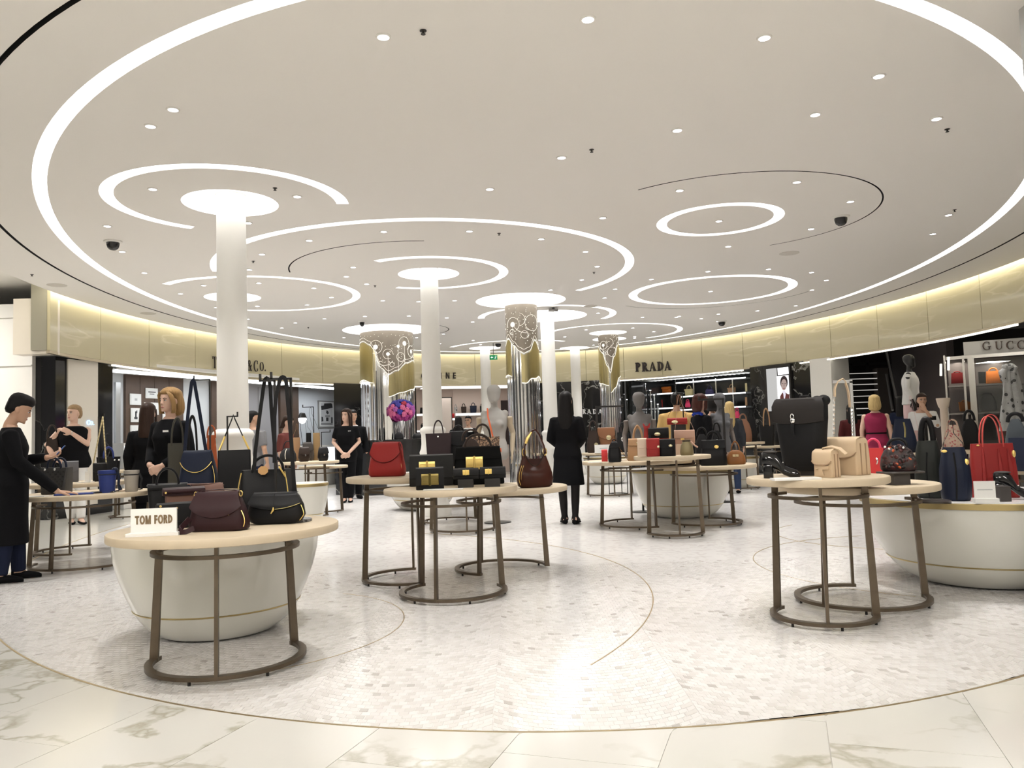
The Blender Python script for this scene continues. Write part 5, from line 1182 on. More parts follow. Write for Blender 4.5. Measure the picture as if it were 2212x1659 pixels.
b = bag('box', 632, 648, 945, z, 13.1, LTAN, 'tiny tan bag on thin cords above the saddle boxes', dk=.5); lp = local(b.o, 641, 915, 13.1); b.strap_up(lp.z, .008, x=lp.x, y=lp.y)
tag(obj('riser', MB().box((0,0,.001+0*z), (.12,.12,.002)), M_DARK, None, 0, (b.o.location[0], 13.1, z)), 'thin dark pad under the tiny tan bag', 'pad')
b = bag('box', 676, 691, 935, z, 13.0, leather('camel', (.30,.20,.10), .45), 'camel pouch on narrow straps under the street photograph', dk=.5); lp = local(b.o, 671, 880, 13.0); b.strap_up(lp.z, .03, m=LBLK, x=lp.x, y=lp.y)
stand(677, 879, 13.05, z, 654, 'stand with long black straps in front of the pale wall', .05)
stand(694, 934, 13.0, z, 713, 'short thin stand right of the camel pouch', .05)
b = bag('box', 661, 672, 935, z, 13.1, LBLK, 'narrow black bag hanging by a wide strap beside the desk lamp', dk=.5); lp = local(b.o, 662, 908, 13.1); b.strap_up(lp.z, .04, x=lp.x, y=lp.y)
# ---------------- middle tables
b = bag('flap', 791, 880, 957, .857, 6.6, LRED, 'red leather flap bag on the tall oak table', yaw=-.38, dk=.45); b.flap(.56, curve=.5, wide=1.02, trim=LDKRED); b.zips((.86,), .05, .55, mat('zip_brass', (.5,.36,.16), .35, .9), .0028)
obj('strap', MB().ribbon([(-b.w*.36,.02,b.h*.95),(-b.w*.40,.0,b.h*1.02),(0,.05,b.h*1.04),(b.w*.36,.0,b.h*1.02),(b.w*.42,.0,b.h*.93),(b.w*.49,-.03,b.h*.45)], .022, .004, (0,1,0)), LRED, b.o)
z = .793
b = bag('box', 884, 979, 983, z, 6.18, LCHAR, 'wide black clutch with a shining gold turn lock, tilted on its rest', dk=.30, rc=.08); b.flap(.72, curve=.0, wide=1.0); b.lock(-b.w*.10, b.h*.60, b.w*.36, b.h*.40, M_GOLD, y=-b.hd(b.h*.6)-.02)
b = bag('box', 898, 958, 1011, z, 5.72, LBLK, 'small black suede bag with an antique gold lock in front', dk=.30, rc=.2); b.flap(.8, curve=.05); b.lock(0, b.h*.48, b.w*.62, b.h*.52, mat('antique_gold', (.22,.17,.06), .3, 1), y=-b.hd(b.h*.48)-.017)
b = bag('totew', 978, 1087, 966, z, 6.2, mat('black_suede', (.006,.006,.006), .9, spec=.1), 'black suede satchel with a large gold turn lock and brown handles', dk=.40, rc=.2); b.flap(.30, curve=.0); b.handles(.115, .52, .009, m=LESP); b.lock(-b.w*.08, b.h*.58, b.w*.335, b.h*.34, M_GOLD, y=-b.hd(b.h*.58)-.014)
for pl, pr, pt, l in ((979,1034,1013,'black wallet with a small gold lock, the left one of two on easels'),(1036,1092,1010,'black wallet with a small gold lock, the right one of two on easels')):
    x, y, _ = dep((pl+pr)/2, 1050, 5.85); e = tag(obj('easel', MB().box((0,.0,.03),(.11,.10,.06)).box((0,.045,.09),(.11,.012,.10)), M_DARK, None, 0, (x,y,z+.0005)), 'dark easel block under the '+('left' if pl < 1000 else 'right')+' black wallet', 'easel', 'wallet easels')
    b = bag('box', pl, pr, pt, z+.061, 5.84, LBLK2, l, dk=.28, rc=.1); b.flap(.6, curve=.02); b.lock(-b.w*.06+(.01 if pl < 1000 else -.02), b.h*.66, b.w*.26, b.h*.5, M_GOLD, y=-b.hd(b.h*.66)-.014); b.pipe(.34, LBLK, .004)
card(915, 1001, 1058, z, 5.66, 'white price card at the front of the gold-lock table', .07); 
b = bag('hobo', 1110, 1197, 975, .72, 6.75, LBRN, 'glossy brown hobo bag with gold zips and a thick shoulder strap', dk=.42, yaw=.3); b.dip(.42); b.zips((-.80,-.92), .08, .62, M_GOLD, .0026)
mb = MB(); pts = [(-b.w*.30,0,b.h*.82),(-b.w*.27,0,b.h*1.15),(-b.w*.18,0,b.h*1.42),(-b.w*.05,0,b.h*1.58),(b.w*.04,0,b.h*1.60),(b.w*.14,0,b.h*1.46),(b.w*.26,0,b.h*1.15),(b.w*.32,0,b.h*.85)]
P_ = []; 
for i in range(len(pts)-1):
    for t in range(4): P_.append(tuple(Vector(pts[i]).lerp(Vector(pts[i+1]), t/4)))
mb.ribbon(P_, .05, .012, (0,1,0)); obj('strap', mb, LBRN, b.o, 50)
obj('strap_buckle', MB().tube([(-b.w*.25,-.028,b.h*1.22),(-b.w*.20,-.03,b.h*1.36),(-b.w*.08,-.03,b.h*1.54)], [.010,.013,.006], 6), M_GOLD, b.o)
for sx in (-1,1): obj('ring', MB().tube([(sx*b.w*.29+.016*cos(t),-.012,b.h*.98+.03*sin(t)) for t in [2*pi*k/14 for k in range(14)]], .004, 5, True), M_GOLD, b.o)
obj('mouth', MB().tube([(b.w*.29*u, -b.d*.10, b.h*(.585+.41*u*u)) for u in [-1+2*k/12 for k in range(13)]], .005, 6), LESP, b.o)
z = .80
b = bag('tote', 919, 975, 936, z, 9.95, leather('aubergine', (.028,.018,.020), .45), 'dark aubergine tote with thin looped handles on the rear middle table', dk=.35, rc=.1); b.handles(.185, .36, .007); b.disc(-b.w*.02, b.h*.9, .012, M_CHROME, name='stud')
b = bag('totew', 968, 1012, 932, z, 10.15, LBLK, 'black upright bag right of the aubergine tote', dk=.4); b.flap(.4, curve=.2); b.handle(.10, .5, .010)
b = bag('tote', 1006, 1079, 944, z, 10.0, M_LEO, 'leopard print tote with dark handles behind the suede satchel', dk=.35, rc=.12); b.handles(.18, .45, .011, m=LESP)
b = bag('dome', 994, 1040, 948, z, 9.75, LESP, 'dark dome bag with striped handles in front of the leopard tote', dk=.45); b.handle(.13, .8, .012); b.handle(.13, .8, .012, y=.04)
card(903, 938, 980, z, 9.6, 'small white card beside the aubergine tote', .08)
# ---------------- flap-bag group, right of the middle
z = .81
b = bag('dome', 1312, 1341, 954, z, 9.5, LBLK, 'tiny black backpack at the edge of the right middle table', dk=.6); b.flap(.3, curve=.2); b.handle(.04, .3, .006); obj('strap', MB().ribbon([(b.w*.35,.05,b.h*.7),(b.w*.75,.04,b.h*.3),(b.w*.95,.03,.02),(b.w*.5,.05,.02)], .03, .005, (0,1,0)), LCARA, b.o)
b = bag('box', 1299, 1312, 972, z, 9.8, LCOR, 'small bright red box bag behind the tiny backpack', dk=.6); b.flap(.5, curve=.1)
card(1270, 1300, 993, z, 9.55, 'white card on the left end of the right middle table', .09)
b = bag('totew', 1354, 1402, 948, z, 9.75, LTAN, 'tan leather satchel with upright pointed handles', dk=.45); b.handle(.175, .40, .013, pw=1.6); b.handle(.165, .40, .013, y=.05, pw=1.6); b.flap(.3, curve=.1); b.disc(0, b.h*.8, .02, mat('pale_gold', (.72,.66,.42), .25, .9))
z = .885
b = bag('box', 1376, 1397, 948, z, 8.78, LCREAM, 'cream flap bag at the left end of the row of three', dk=.5); b.flap(.5, curve=.06)
b = bag('box', 1396, 1424, 948, z, 8.72, LRED, 'red flap bag in the middle of the row of three', dk=.5); b.flap(.55, curve=.08); b.disc(b.w*.4, b.h*.55, .014, mat('pale_gold', (.72,.66,.42), .25, .9))
b = bag('box', 1423, 1458, 949, z, 8.72, LBLK, 'black flap bag with an oval gold catch, third in the row', dk=.55); b.flap(.5, curve=.1); b.disc(b.w*.2, b.h*.62, .020, mat('pale_gold', (.72,.66,.42), .25, .9), .014)
b = bag('drawst', 1468, 1497, 950, z, 8.75, LGOLDO, 'bronze olive drawstring pouch right of the row of flap bags', dk=.85, rc=.6); b.pipe(.92, LESP, .007); obj('cord', MB().tube([(b.w*.3,-.04,b.h*.9),(b.w*.6,-.05,b.h*.62),(b.w*.8,-.04,b.h*.5)], .010, 6), LROSE, b.o)
o = tag(obj('riser', MB().box((0,0,.095), (.20,.10,.19)), LRED, None, 0, dep(1424, 940, 9.0)[:2]+(z+.0005,)), 'red padded riser behind the row of three flap bags', 'riser')
b = bag('box', 1400, 1444, 925, z+.191, 9.0, LBLK2, 'black clutch with an oval pale gold catch above the red and black flap bags', dk=.35); b.flap(.6, curve=.05); b.disc(-b.w*.06, b.h*.42, .034, mat('pale_gold', (.72,.66,.42), .25, .9), .020)
o = tag(obj('riser', MB().box((0,0,.06), (.18,.09,.12)), LCREAM, None, 0, dep(1476, 940, 9.05)[:2]+(z+.0005,)), 'cream riser under the rose tan shoulder bag', 'riser')
b = bag('box', 1456, 1500, 930, z+.121, 9.05, LROSE, 'rose tan shoulder bag hanging by long straps over the drawstring pouch', dk=.3); b.flap(.55, curve=.05); lp = local(b.o, 1467, 852, 9.1); b.strap_up(lp.z, .02, x=lp.x, y=lp.y); b.lock(-b.w*.1, b.h*.35, .04, .02, M_GOLD)
o = tag(obj('riser', MB().box((0,0,.17), (.16,.07,.34)), M_DARK, None, 0, dep(1466, 940, 9.2)[:2]+(z+.0005,)), 'dark riser behind the rose tan shoulder bag', 'riser')
b = bag('box', 1441, 1484, 904, .885+.341, 9.2, LRED, 'red clutch with an oval gold catch, topmost of the flap-bag table', dk=.35); b.flap(.6, curve=.05); b.disc(-b.w*.12, b.h*.42, .036, mat('pale_gold', (.72,.66,.42), .25, .9), .021); lp = local(b.o, 1464, 853, 9.2); b.strap_up(lp.z, .012, m=LCARA, x=lp.x, y=lp.y)
stand(1474, 850, 9.25, z, 1462, 'stand holding the straps above the flap-bag table', .05)
b = bag('hobo', 1388, 1405, 920, z, 9.05, LRED, 'red bag with bow-like pointed ears behind the tan satchel handles', dk=.5)
for sx in (-1,1): obj('ear', MB().loft([[(sx*b.w*.1+a*.02,c*.015,b.h*.9) for a, c in ((-1,-1),(1,-1),(1,1),(-1,1))], [(sx*b.w*.42+a*.006,c*.006,b.h*1.08) for a, c in ((-1,-1),(1,-1),(1,1),(-1,1))]]), LRED, b.o)
z = .73
b = bag('totew', 1512, 1568, 951, z, 9.6, LBLK, 'large black tote with a round yellow gold catch', dk=.5); b.handle(.12, .45, .012); b.handle(.11, .45, .012, y=.06); b.flap(.32, curve=.1); b.disc(b.w*.12, b.h*.74, .026, M_GOLD, .02)
b = bag('dome', 1500, 1532, 938, z, 9.9, LBLK2, 'slumped black bag behind the large black tote', dk=.6); b.handle(.10, .6, .012)
b = bag('dome', 1534, 1562, 930, z, 10.1, LBLK, 'upright black bag rising behind the large black tote', dk=.6); b.handle(.12, .5, .012); b.disc(0, b.h*.7, .014, M_CHROME)
b = bag('dome', 1568, 1609, 972, z, 9.65, LCARA, 'small shiny caramel satchel with two pointed handles', dk=.5); b.handle(.115, .40, .008, pw=1.5); b.handle(.11, .40, .008, y=.04, pw=1.5); b.lock(0, b.h*.62, .07, .03, M_BRASS)
b = bag('dome', 1446, 1500, 986, z, 9.75, LESP, 'dark brown bag lying under the table of flap bags', dk=.5)
stand(1561, 862, 9.9, z, 1510, 'dark square-armed stand rising over the black totes', .06, r=.012)
z = .80
pg = mat('pale_gold', (.72,.66,.42), .25, .9)
b = bag('hobo', 1266, 1296, 930, z, 14.8, LESP, 'slouchy dark brown bag at the left of the far satchels', dk=.5); b.handle(.20, .5, .014)
b = bag('totew', 1288, 1330, 924, z, 14.9, leather('cognac', (.22,.10,.05), .32), 'cognac satchel with a round gold catch on the far table', dk=.45); b.flap(.45, curve=.4); b.disc(b.w*.12, b.h*.60, .046, pg)
b = bag('totew', 1331, 1363, 934, z, 14.7, LBLK, 'black satchel with a round silver catch on the far table', dk=.5); b.disc(-b.w*.02, b.h*.66, .046, M_CHROME); b.handle(.2, .5, .014)
o = empty('table_sign', dep(1301, 965, 14.55)[:2]+(z+.0005,), 0, 'white table sign with a gold round mark in front of the cognac satchel', 'sign')
obj('panel', MB().box((0,0,.075),(.28,.014,.15)), M_WHITEST, o, 0); obj('foot', MB().box((0,0,.006),(.29,.06,.012)), M_WHITEST, o, 0); q = MB().lathe([(.035,0),(.035,.012)], 20); M = Matrix.Translation((-.11,.006,.155)) @ Matrix.Rotation(radians(90),4,'X'); q.v = [tuple(M @ Vector(p)) for p in q.v]; obj('mark', q, pg, o)
obj('print_line', MB().box((.02,-.008,.085),(.14,.002,.012)), mat('pencil', (.5,.5,.5), .7), o, 0)
stand(1288, 879, 15.1, z, 1345, 'dark two-bar stand before the silver lettered marble', .06, r=.016)
b = bag('dome', 1588, 1622, 905, .90, 15.5, leather('cinnamon', (.24,.12,.075), .5), 'round cinnamon bag on the far table left of the poster', dk=.5); b.handle(.12, .4, .014)
b = bag('hobo', 1611, 1634, 900, .90, 15.7, LBLK2, 'dark draped bag right of the round cinnamon bag', dk=.5); b.handle(.14, .5, .012)
b = bag('tote', 1560, 1584, 925, .90, 15.6, LBLK, 'small black tote left of the round cinnamon bag', dk=.5); b.handle(.12, .4, .012)
z = .80
b = bag('tote', 1640, 1672, 918, z, 16.3, LBLK2, 'black tote with long tan handles below the poster', dk=.5); b.handles(.36, .4, .012, m=LTAN)
b = bag('totew', 1672, 1716, 930, z, 16.5, LBLK, 'wide black bag in the dark below the poster', dk=.5); b.handle(.15, .5, .014)
# ---------------- right front tables
z = .853
b = bag('pack', 1668, 1790, 862, z+.028, 4.98, mat('nylon_black', (.009,.009,.010), .65, spec=.2), 'large black backpack with a buckle flap on the right front table', yaw=-.3, dk=.50, rc=.32)
b.flap(.34, curve=.10, wide=1.0, m=mat('nylon_flap', (.016,.013,.012), .6, spec=.25)); p = empty('buckle', (b.w*-.08, -b.hd(b.h*.7)-.02, b.h*.70)); p.parent = b.o
obj('plate', MB().ball((0,0,0), (.014,.006,.018), 10, 8), M_CHROME, p); obj('ring', MB().tube([(.010*cos(t),-.004,.024+.016*sin(t)) for t in [2*pi*k/14 for k in range(14)]], .003, 5, True), M_CHROME, p); obj('strap', MB().ribbon([(-b.w*.08+b.w*.08,-.004,-.02),(0,-.012,-.05),(.004,-.008,-.09)], .02, .004, (1,0,0)), LBLK, p)
for k, (x_, r_) in enumerate(((.42,.05),(.30,.045),(-.46,.03))): obj('gathered_fold', MB().ball((b.w*x_, b.d*.12, b.h*.965), (r_*.8, r_*.9, r_*.7), 12, 8), b.m, b.o)
obj('handle', MB().tube([(-.03,.06,b.h*.98),(-.02,.07,b.h*1.04),(.03,.07,b.h*1.04),(.04,.06,b.h*.98)], .008, 6), LBLK, b.o); obj('base_trim', MB().loft([rr(b.w*.70,b.d*.76,.05,6,.002),rr(b.w*.78,b.d*.86,.05,6,b.h*.07)]), LBLK, b.o)
tag(obj('riser', MB().box((0,0,.0135), (.16,.10,.027)), M_STBASE, None, 0, dep(1735, 1010, 5.0)[:2]+(z+.0005,)), 'low dark slab under the black backpack', 'riser')
def satchel(pl, pr, pt, D, zs, label, yaw, dk, handle=False):
    b = bag([(0,.97,.98),(.02,1,1),(.6,.99,.94),(.92,.97,.80),(1,.93,.62)], pl, pr, pt, zs, D, LBEIGE, label, yaw=yaw, dk=dk, rc=.06)
    b.flap(.50, curve=.30, wide=1.06, bulge=.010, power=4, trim=mat('stitch_brown', (.36,.24,.15), .6))
    for i in (1, 2):       # gusset seams on the side
        y = -b.d/2+b.d*i/3
        for sx in (-1,1): obj('gusset', MB().box((sx*b.w*.5, y, b.h*.44), (.006,.006,b.h*.84)), mat('stitch_brown', (.36,.24,.15), .6), b.o, 0)
    return b
b = satchel(1778, 1874, 947, 4.92, z, 'larger beige leather satchel with a scalloped flap', -.62, .62)
b = satchel(1757, 1812, 973, 4.72, z, 'smaller beige satchel with a buckled strap in front of the larger one', -.62, .66)
obj('handle', MB().ribbon([(-b.w*.1,-b.d*.1,b.h*1.0),(-b.w*.05,-b.d*.2,b.h*1.10),(b.w*.3,0,b.h*1.14),(b.w*.6,b.d*.3,b.h*1.05),(b.w*.85,b.d*.4,b.h*.85)], .03, .006, (0,1,.2)), LBEIGE, b.o, 50)
obj('front_strap', MB().ribbon([(-b.w*.08,-b.d*.2,b.h*1.01),(-b.w*.1,-b.d*.42,b.h*.92),(-b.w*.1,-b.d*.56,b.h*.5),(-b.w*.08,-b.d*.58,b.h*.25),(-b.w*.02,-b.d*.53,.01)], .026, .006, (1,0,0)), LBEIGE, b.o, 50)
obj('front_strap', MB().ribbon([(-b.w*.38,-b.d*.54,b.h*.40),(0,-b.d*.60,b.h*.37),(b.w*.34,-b.d*.54,b.h*.36)], .022, .006, (0,0,1)), LBEIGE, b.o, 50)
o = stand(1837, 824, 5.05, z, 1802, 'steel stand with a beige shoulder strap and silver chain', .05, False, .009, mat('rail_steel', (.55,.55,.55), .3, .8))
a_, c_, e_ = local(o, 1803, 858, 5.05), local(o, 1820, 818, 5.05), local(o, 1836, 880, 5.05)
st_ = [tuple(a_), tuple(local(o,1803,840,5.05)), tuple(local(o,1808,825,5.05)), tuple(c_), tuple(local(o,1826,826,5.05)), tuple(local(o,1832,845,5.05)), tuple(e_)]
obj('hung_strap', MB().ribbon(st_, .025, .006, (0,1,0)), LBEIGE, o, 50)
for px, p0 in ((1802,858),(1840,880)): obj('hung_chain', MB().tube([tuple(local(o, px+(2 if px > 1820 else -1)*t/18, p0+(948-p0)*t/18, 5.03+.006*(-1)**t)) for t in range(19)], .007, 5), M_CHROME, o)
def loafer(px0, px1, D, zs, label, rz=0, heel=True, lift=.055):
    w = (px1-px0)*D/FPX; L = w; x, y, _ = dep((px0+px1)/2, 1000, D); o = empty('shoe', (x,y,zs+.0005), rz, label, 'shoe'); mp = mat('patent_black', (.006,.006,.007), .06)
    rings = []     # heel at -x, toe at +x
    for t, hw, z0, z1 in ((0,.55,lift,lift+.075),(.06,.8,lift,lift+.085),(.22,.85,lift*.9,lift+.085),(.40,.8,lift*.6,lift+.07),(.56,.9,lift*.25,.085),(.72,1.05,.004,.068),(.88,.95,.003,.055),(.97,.6,.005,.040),(1,.25,.010,.03)):
        c = L*(t-.5); hw *= .038; rings.append([(c, hw*cos(a)*(1 if sin(a) < 0 else .8), z0+(z1-z0)*(.5+.5*sin(a))) for a in [2*pi*k/14 for k in range(14)]])
    obj('upper', MB().loft(rings), mp, o, 60)
    obj('opening', MB().ball((-L*.28,0,lift+.080), (L*.2,.022,.010), 14, 8), mat('lining', (.03,.025,.022), .7), o)
    obj('vamp_strap', MB().ribbon([(L*.05,-.036,lift*.4+.02),(L*.06,-.02,.088),(L*.06,.02,.088),(L*.05,.036,lift*.4+.02)], .02, .004, (1,0,0)), mp, o); obj('bit', MB().tube([(L*.06,-.016,.093),(L*.06,.016,.093)], .004, 6), M_CHROME, o)
    mb = MB(); rbox(mb, .055, .05, lift+.006, .01, 0, .003, (-L*.5+.034,0)); obj('heel', mb, mp, o)
loafer(1648, 1726, 4.78, z, 'black patent block-heel loafer beside the backpack', -.42, lift=.075)
tag(obj('shoe_prop', MB().box((0,0,.0075),(.04,.05,.015)), M_DARK, None, 0, dep(1713, 1020, 4.72)[:2]+(z-.0145,)), 'dark prop block under the toe of the patent loafer', 'prop') if False else None
card(1668, 1768, 1030, z, 4.58, 'white display card in front of the black backpack', .09, .012)
z = .77
tag(obj('riser', MB().box((0,0,.035),(.115,.10,.07)), mat('riser_brown', (.045,.038,.035), .5), None, 0, dep(1938, 1040, 5.1)[:2]+(z+.0005,), .2), 'square dark riser under the dark flowered bag', 'riser')
t_ = MB(); rbox(t_, .24, .16, .012, .01, 0, .003); tag(obj('tray', t_, mat('riser_brown', (.045,.038,.035), .5), None, 40, dep(1945, 1025, 5.1)[:2]+(z+.071,), .2), 'thin tilted tray on the square riser', 'tray')
b = bag('dome', 1900, 1976, 962, z+.084, 5.12, M_FLORAL, 'dark bag covered in black and orange petals on a riser', dk=.6, yaw=.1)
rp = random.Random(4)
mo, mk2, mr = mat('petal_orange', (.55,.10,.03), .3), mat('petal_black', (.012,.008,.009), .3), mat('petal_oxblood', (.06,.012,.012), .4)
for k in range(54):
    zq = b.h*rp.uniform(.12,.98); u = rp.uniform(-1,1); x_ = u*b.hw(zq)*.95; y_ = -b.hd(zq)*sqrt(max(.05,1-u*u*.8))-.004; r_ = rp.uniform(.010,.020)
    mb = MB().ball((0,0,0), (r_, .005, r_*.8), 8, 5); obj('petal', mb, mo if (k % 11 == 0 or (zq > .75*b.h and u < -.3 and k % 3 == 0)) else (mk2 if k % 2 else mr), b.o, 60).matrix_local = Matrix.Translation((x_,y_,zq)) @ Matrix.Rotation(rp.uniform(-.6,.6),4,'X') @ Matrix.Rotation(rp.uniform(-.8,.8),4,'Z')
b.handle(.05, .5, .009, m=LBLK)
for sx, sz in ((-.5,1.0),(-.35,.92),(.2,.96)): b.disc(b.w*sx*.7, b.h*sz*.95, .008, M_CHROME, name='stud')
b = bag('tote', 1868, 1906, 968, z, 5.55, LCOR, 'coral red zipped bag with a looped handle behind the beige satchels', dk=.4); b.handle(.075, .7, .008, m=LPINK); b.zips((.2,), .5, .7, M_CHROME, .005)
z = .62
b = bag('slouch', 1974, 2032, 952, z, 5.75, LGRN, 'tall dark green black bag left of the navy bucket bag', dk=.7); b.zips((-.1,), .0, .8, LBLK, .005); b.handle(.18, .4, .02, m=LBLK)
b = bag('slouch', 2028, 2090, 966, z, 5.5, LNAVY, 'navy black bucket bag with gold clips in front of the red tote', dk=.75, rc=.6); b.zips((.0,), .02, .9, LBLK, .006); b.disc(-b.w*.28, b.h*.93, .018, M_GOLD, .01, 'stud'); obj('clip', MB().ball((b.w*.36,-b.hd(b.h*.7)*.6,b.h*.72), (.018,.01,.022), 10, 6), M_GOLD, b.o)
lp = local(b.o, 2052, 905, 5.6); b.strap_up(lp.z, .03, m=LESP, x=lp.x, y=lp.y)
b = bag('totew', 2092, 2190, 958, z, 5.65, LRED, 'big red tote with long flat handles on the gold-rimmed bowl', dk=.42, yaw=.2, rc=.2); b.handle(.225, .42, .0, -.05, leather('coral_handle', (.52,.07,.06), .45), .03, pw=.9); b.handle(.215, .42, .0, .05, leather('coral_handle', (.52,.07,.06), .45), .03, pw=.9)
b.disc(-b.w*.3, b.h*.97, .010, M_GOLD, .006, 'stud'); obj('clip', MB().ball((b.w*.42,-.03,b.h*.80), (.014,.012,.026), 10, 6), M_GOLD, b.o)
for u in (-.45, .28, .7): obj('fold', MB().tube([(u*b.hw(b.h*q), -b.hd(b.h*q)-.0, b.h*q) for q in (.05,.3,.6,.9)], [.012,.016,.014,.006], 6), LRED, b.o)
o = empty('table_sign', dep(2128, 1075, 5.28)[:2]+(z+.0005,), -.25, 'small white table sign with faint print on the gold-rimmed bowl', 'sign'); obj('panel', MB().box((0,0,.085),(.125,.012,.11)), M_WHITEST, o, 0); obj('foot', MB().box((0,0,.015),(.14,.09,.03)), M_WHITEST, o, 0); obj('print_line', MB().box((0,-.0065,.085),(.09,.001,.006)), mat('pencil', (.5,.5,.5), .7), o, 0)
tag(obj('riser', MB().box((0,0,.05),(.07,.09,.10)), mat('riser_brown', (.045,.038,.035), .5), None, 0, dep(2164, 1068, 5.35)[:2]+(z+.0005,)), 'dark riser holding the black loafer right of the red tote', 'riser')
loafer(2150, 2230, 5.45, z+.0, 'black loafer with a shining toe right of the small white sign', -.5, lift=.10)
tag(obj('display_disc', MB().lathe([(.11,0),(.11,.012),(.10,.016),(.001,.016)], 40), mat('disc_brown', (.05,.04,.035), .3), None, 40, dep(2015, 1078, 5.42)[:2]+(z+.0005,)), 'round dark display disc on the bowl in front of the navy bucket bag', 'disc')
b = bag('hobo', 2036, 2078, 918, .735, 11.8, M_SPOT2, 'pale pink flowered scarf-like bag above the navy bucket bag', dk=.5, yaw=.2); b.handle(.1, .5, .012)
b = bag('hobo', 1924, 1975, 905, .735, 11.7, LNAVY, 'tall navy drape bag with an olive zip above the flowered bag', dk=.5); b.zips((.12,), .45, .9, mat('antique_brass', (.42,.36,.16), .35, .9), .012)
b = bag('box', 1958, 1984, 930, .735, 12.1, LPALEP, 'pale pink bag hung by long pale straps before the white blouse woman', dk=.4); lp = local(b.o, 1966, 855, 12.1); b.strap_up(lp.z, .05, x=lp.x, y=lp.y)
b = bag('dome', 2075, 2112, 905, .735, 12.2, LBLK2, 'dark round bag behind the handles of the red tote', dk=.5); b.handle(.15, .5, .02)
z = .735
b = bag('dome', 2170, 2216, 905, z, 6.75, leather('grey_blue', (.06,.07,.08), .45), 'grey blue rounded bag at the right edge above the navy tote', dk=.5); b.handle(.07, .6, .016, m=LBLK)
b = bag('totew', 2178, 2250, 945, z, 6.6, LNAVY, 'dark navy tote cut off by the right edge', dk=.4)
# pale leather neck prop and dark stand among the right bags
o = stand(1998, 905, 11.9, .735, 2018, 'dark crossed display stand above the tall green black bag', .08, True, .02)
x, y, zt = dep(2037, 860, 12.4); o = empty('scarf_bust', (x,y,.736), 0, 'ivory pedestal prop beside the woman in a white blouse', 'prop'); h = zt-.736
obj('post', MB().lathe([(.07,0),(.07,.03),(.055,.05),(.055,h-.16),(.075,h-.13),(.10,h-.02),(.10,h)], 20), mat('ivory_prop', (.72,.62,.52), .5), o)
# ---------------- bags on the shop shelves
def shelf_bag(pl, shape, x0, x1, pt, pb, off, m, label, group, hh=0, fl_=0):
    q = pl.q((x0+x1)/2, pb); f = pl.n if pl.n.y < 0 else -pl.n; q = q+f*off; k = q.y/FPX; w = (x1-x0)*k; h = (pb-pt)*k
    o = empty('handbag', (q.x,q.y,q.z+.001), pl.ang, label, 'handbag', group); b = Bag(o, w, h, w*.4, shape, m)
    if fl_: b.flap(fl_, curve=.2)
    if hh: b.handle(hh*k, .5, .012)
    return b
G = 'bags on the glowing shelves'
shelf_bag(b3, 'tote', 1486, 1507, 841, 854.5, .2, LYEL, 'straw yellow bag with a round handle on the glowing shelf', G, 9, .2); shelf_bag(b3, 'saddle', 1531, 1551, 841, 853.5, .2, LVIO, 'violet navy satchel on the glowing shelf', G, 8, .4); shelf_bag(b3, 'tote', 1579, 1598, 838, 852, .2, LTAN, 'tan bag with a round handle on the glowing shelf', G, 8, .2)
shelf_bag(b3, 'box', 1441, 1463, 836, 849, .3, LORG, 'orange box bag on the side shelf', G, 0, .4); shelf_bag(b3, 'tote', 1428, 1440, 838, 849, .3, LDKRED, 'dark red bag next to the orange box bag', G, 0); shelf_bag(b3, 'saddle', 1580, 1600, 866, 880, .2, LCHAR, 'charcoal satchel with a shiny clasp on the lower glowing shelf', G, 0, .4)
shelf_bag(b3, 'hobo', 1487, 1500, 866, 880, .2, LPINK, 'pink bag on the lower glowing shelf', G, 4); shelf_bag(b3, 'box', 1430, 1444, 864, 880, .3, LRED, 'red bag on the lower side shelf', G, 0, .4); 
for y0, y1, l in ((828,844,'upper'),(858,874,'lower')): shelf_bag(b3, 'box', 1619, 1624, y0, y1+2, .25, LYEL if y0 < 850 else LTAN, l+' slim upright yellow tan box at the right end of the glowing shelves', G)
b = shelf_bag(f3, 'dome', 1587, 1599, 888, 903, 0, LPINK, 'small hot pink bag beside the far blonde woman', G, 8); b.o.location.z = b.o.location.z
G = 'bags on the blush shop shelf'
shelf_bag(b2, 'tote', 993, 1005, 879, 892.5, .22, LESP, 'dark brown tote on the blush shop shelf, first whole one', G, 7); shelf_bag(b2, 'tote', 1012, 1027, 877, 892.5, .22, LNAVY, 'brown and navy tote in the middle of the blush shop shelf', G, 7); shelf_bag(b2, 'tote', 1033.5, 1042, 878, 892.5, .22, LBLK, 'dark tote at the column end of the blush shop shelf', G, 6)
shelf_bag(b2, 'tote', 978, 985.5, 880, 892.5, .22, M_SPOT, 'black and white bag beside the standing mirror', G, 6); shelf_bag(b2, 'box', 967, 979, 894, 903, .2, LCOR, 'red clutch under the standing mirror', G, 0, .6); shelf_bag(b2, 'flap', 905, 912, 881, 894, .2, LBLK, 'black bag left of the second column on the short shelf', G, 0); shelf_bag(b2, 'tote', 907, 913, 918, 929.5, .2, LBLK, 'small dark bag on the lower short shelf', G, 3)
G = 'bags in the glass cabinet'
shelf_bag(gp, 'totew', 2053, 2078, 804, 827, -.3, LDKRED, 'dark red bag in the glass cabinet', G, 4); shelf_bag(gp, 'totew', 2130, 2160, 800, 827, -.3, LORG, 'orange bag in the glass cabinet', G, 8); shelf_bag(gp, 'box', 2113, 2127, 802, 827, -.3, LBLK2, 'black bag beside the orange one in the glass cabinet', G, 0); shelf_bag(gp, 'tote', 2070, 2094, 868, 888, -.3, LCARA, 'amber brown bag on the lower cabinet shelf', G, 4); shelf_bag(gp, 'dome', 2116, 2150, 850, 888, -.3, LBLK, 'black rounded bag on the lower cabinet shelf', G, 3)
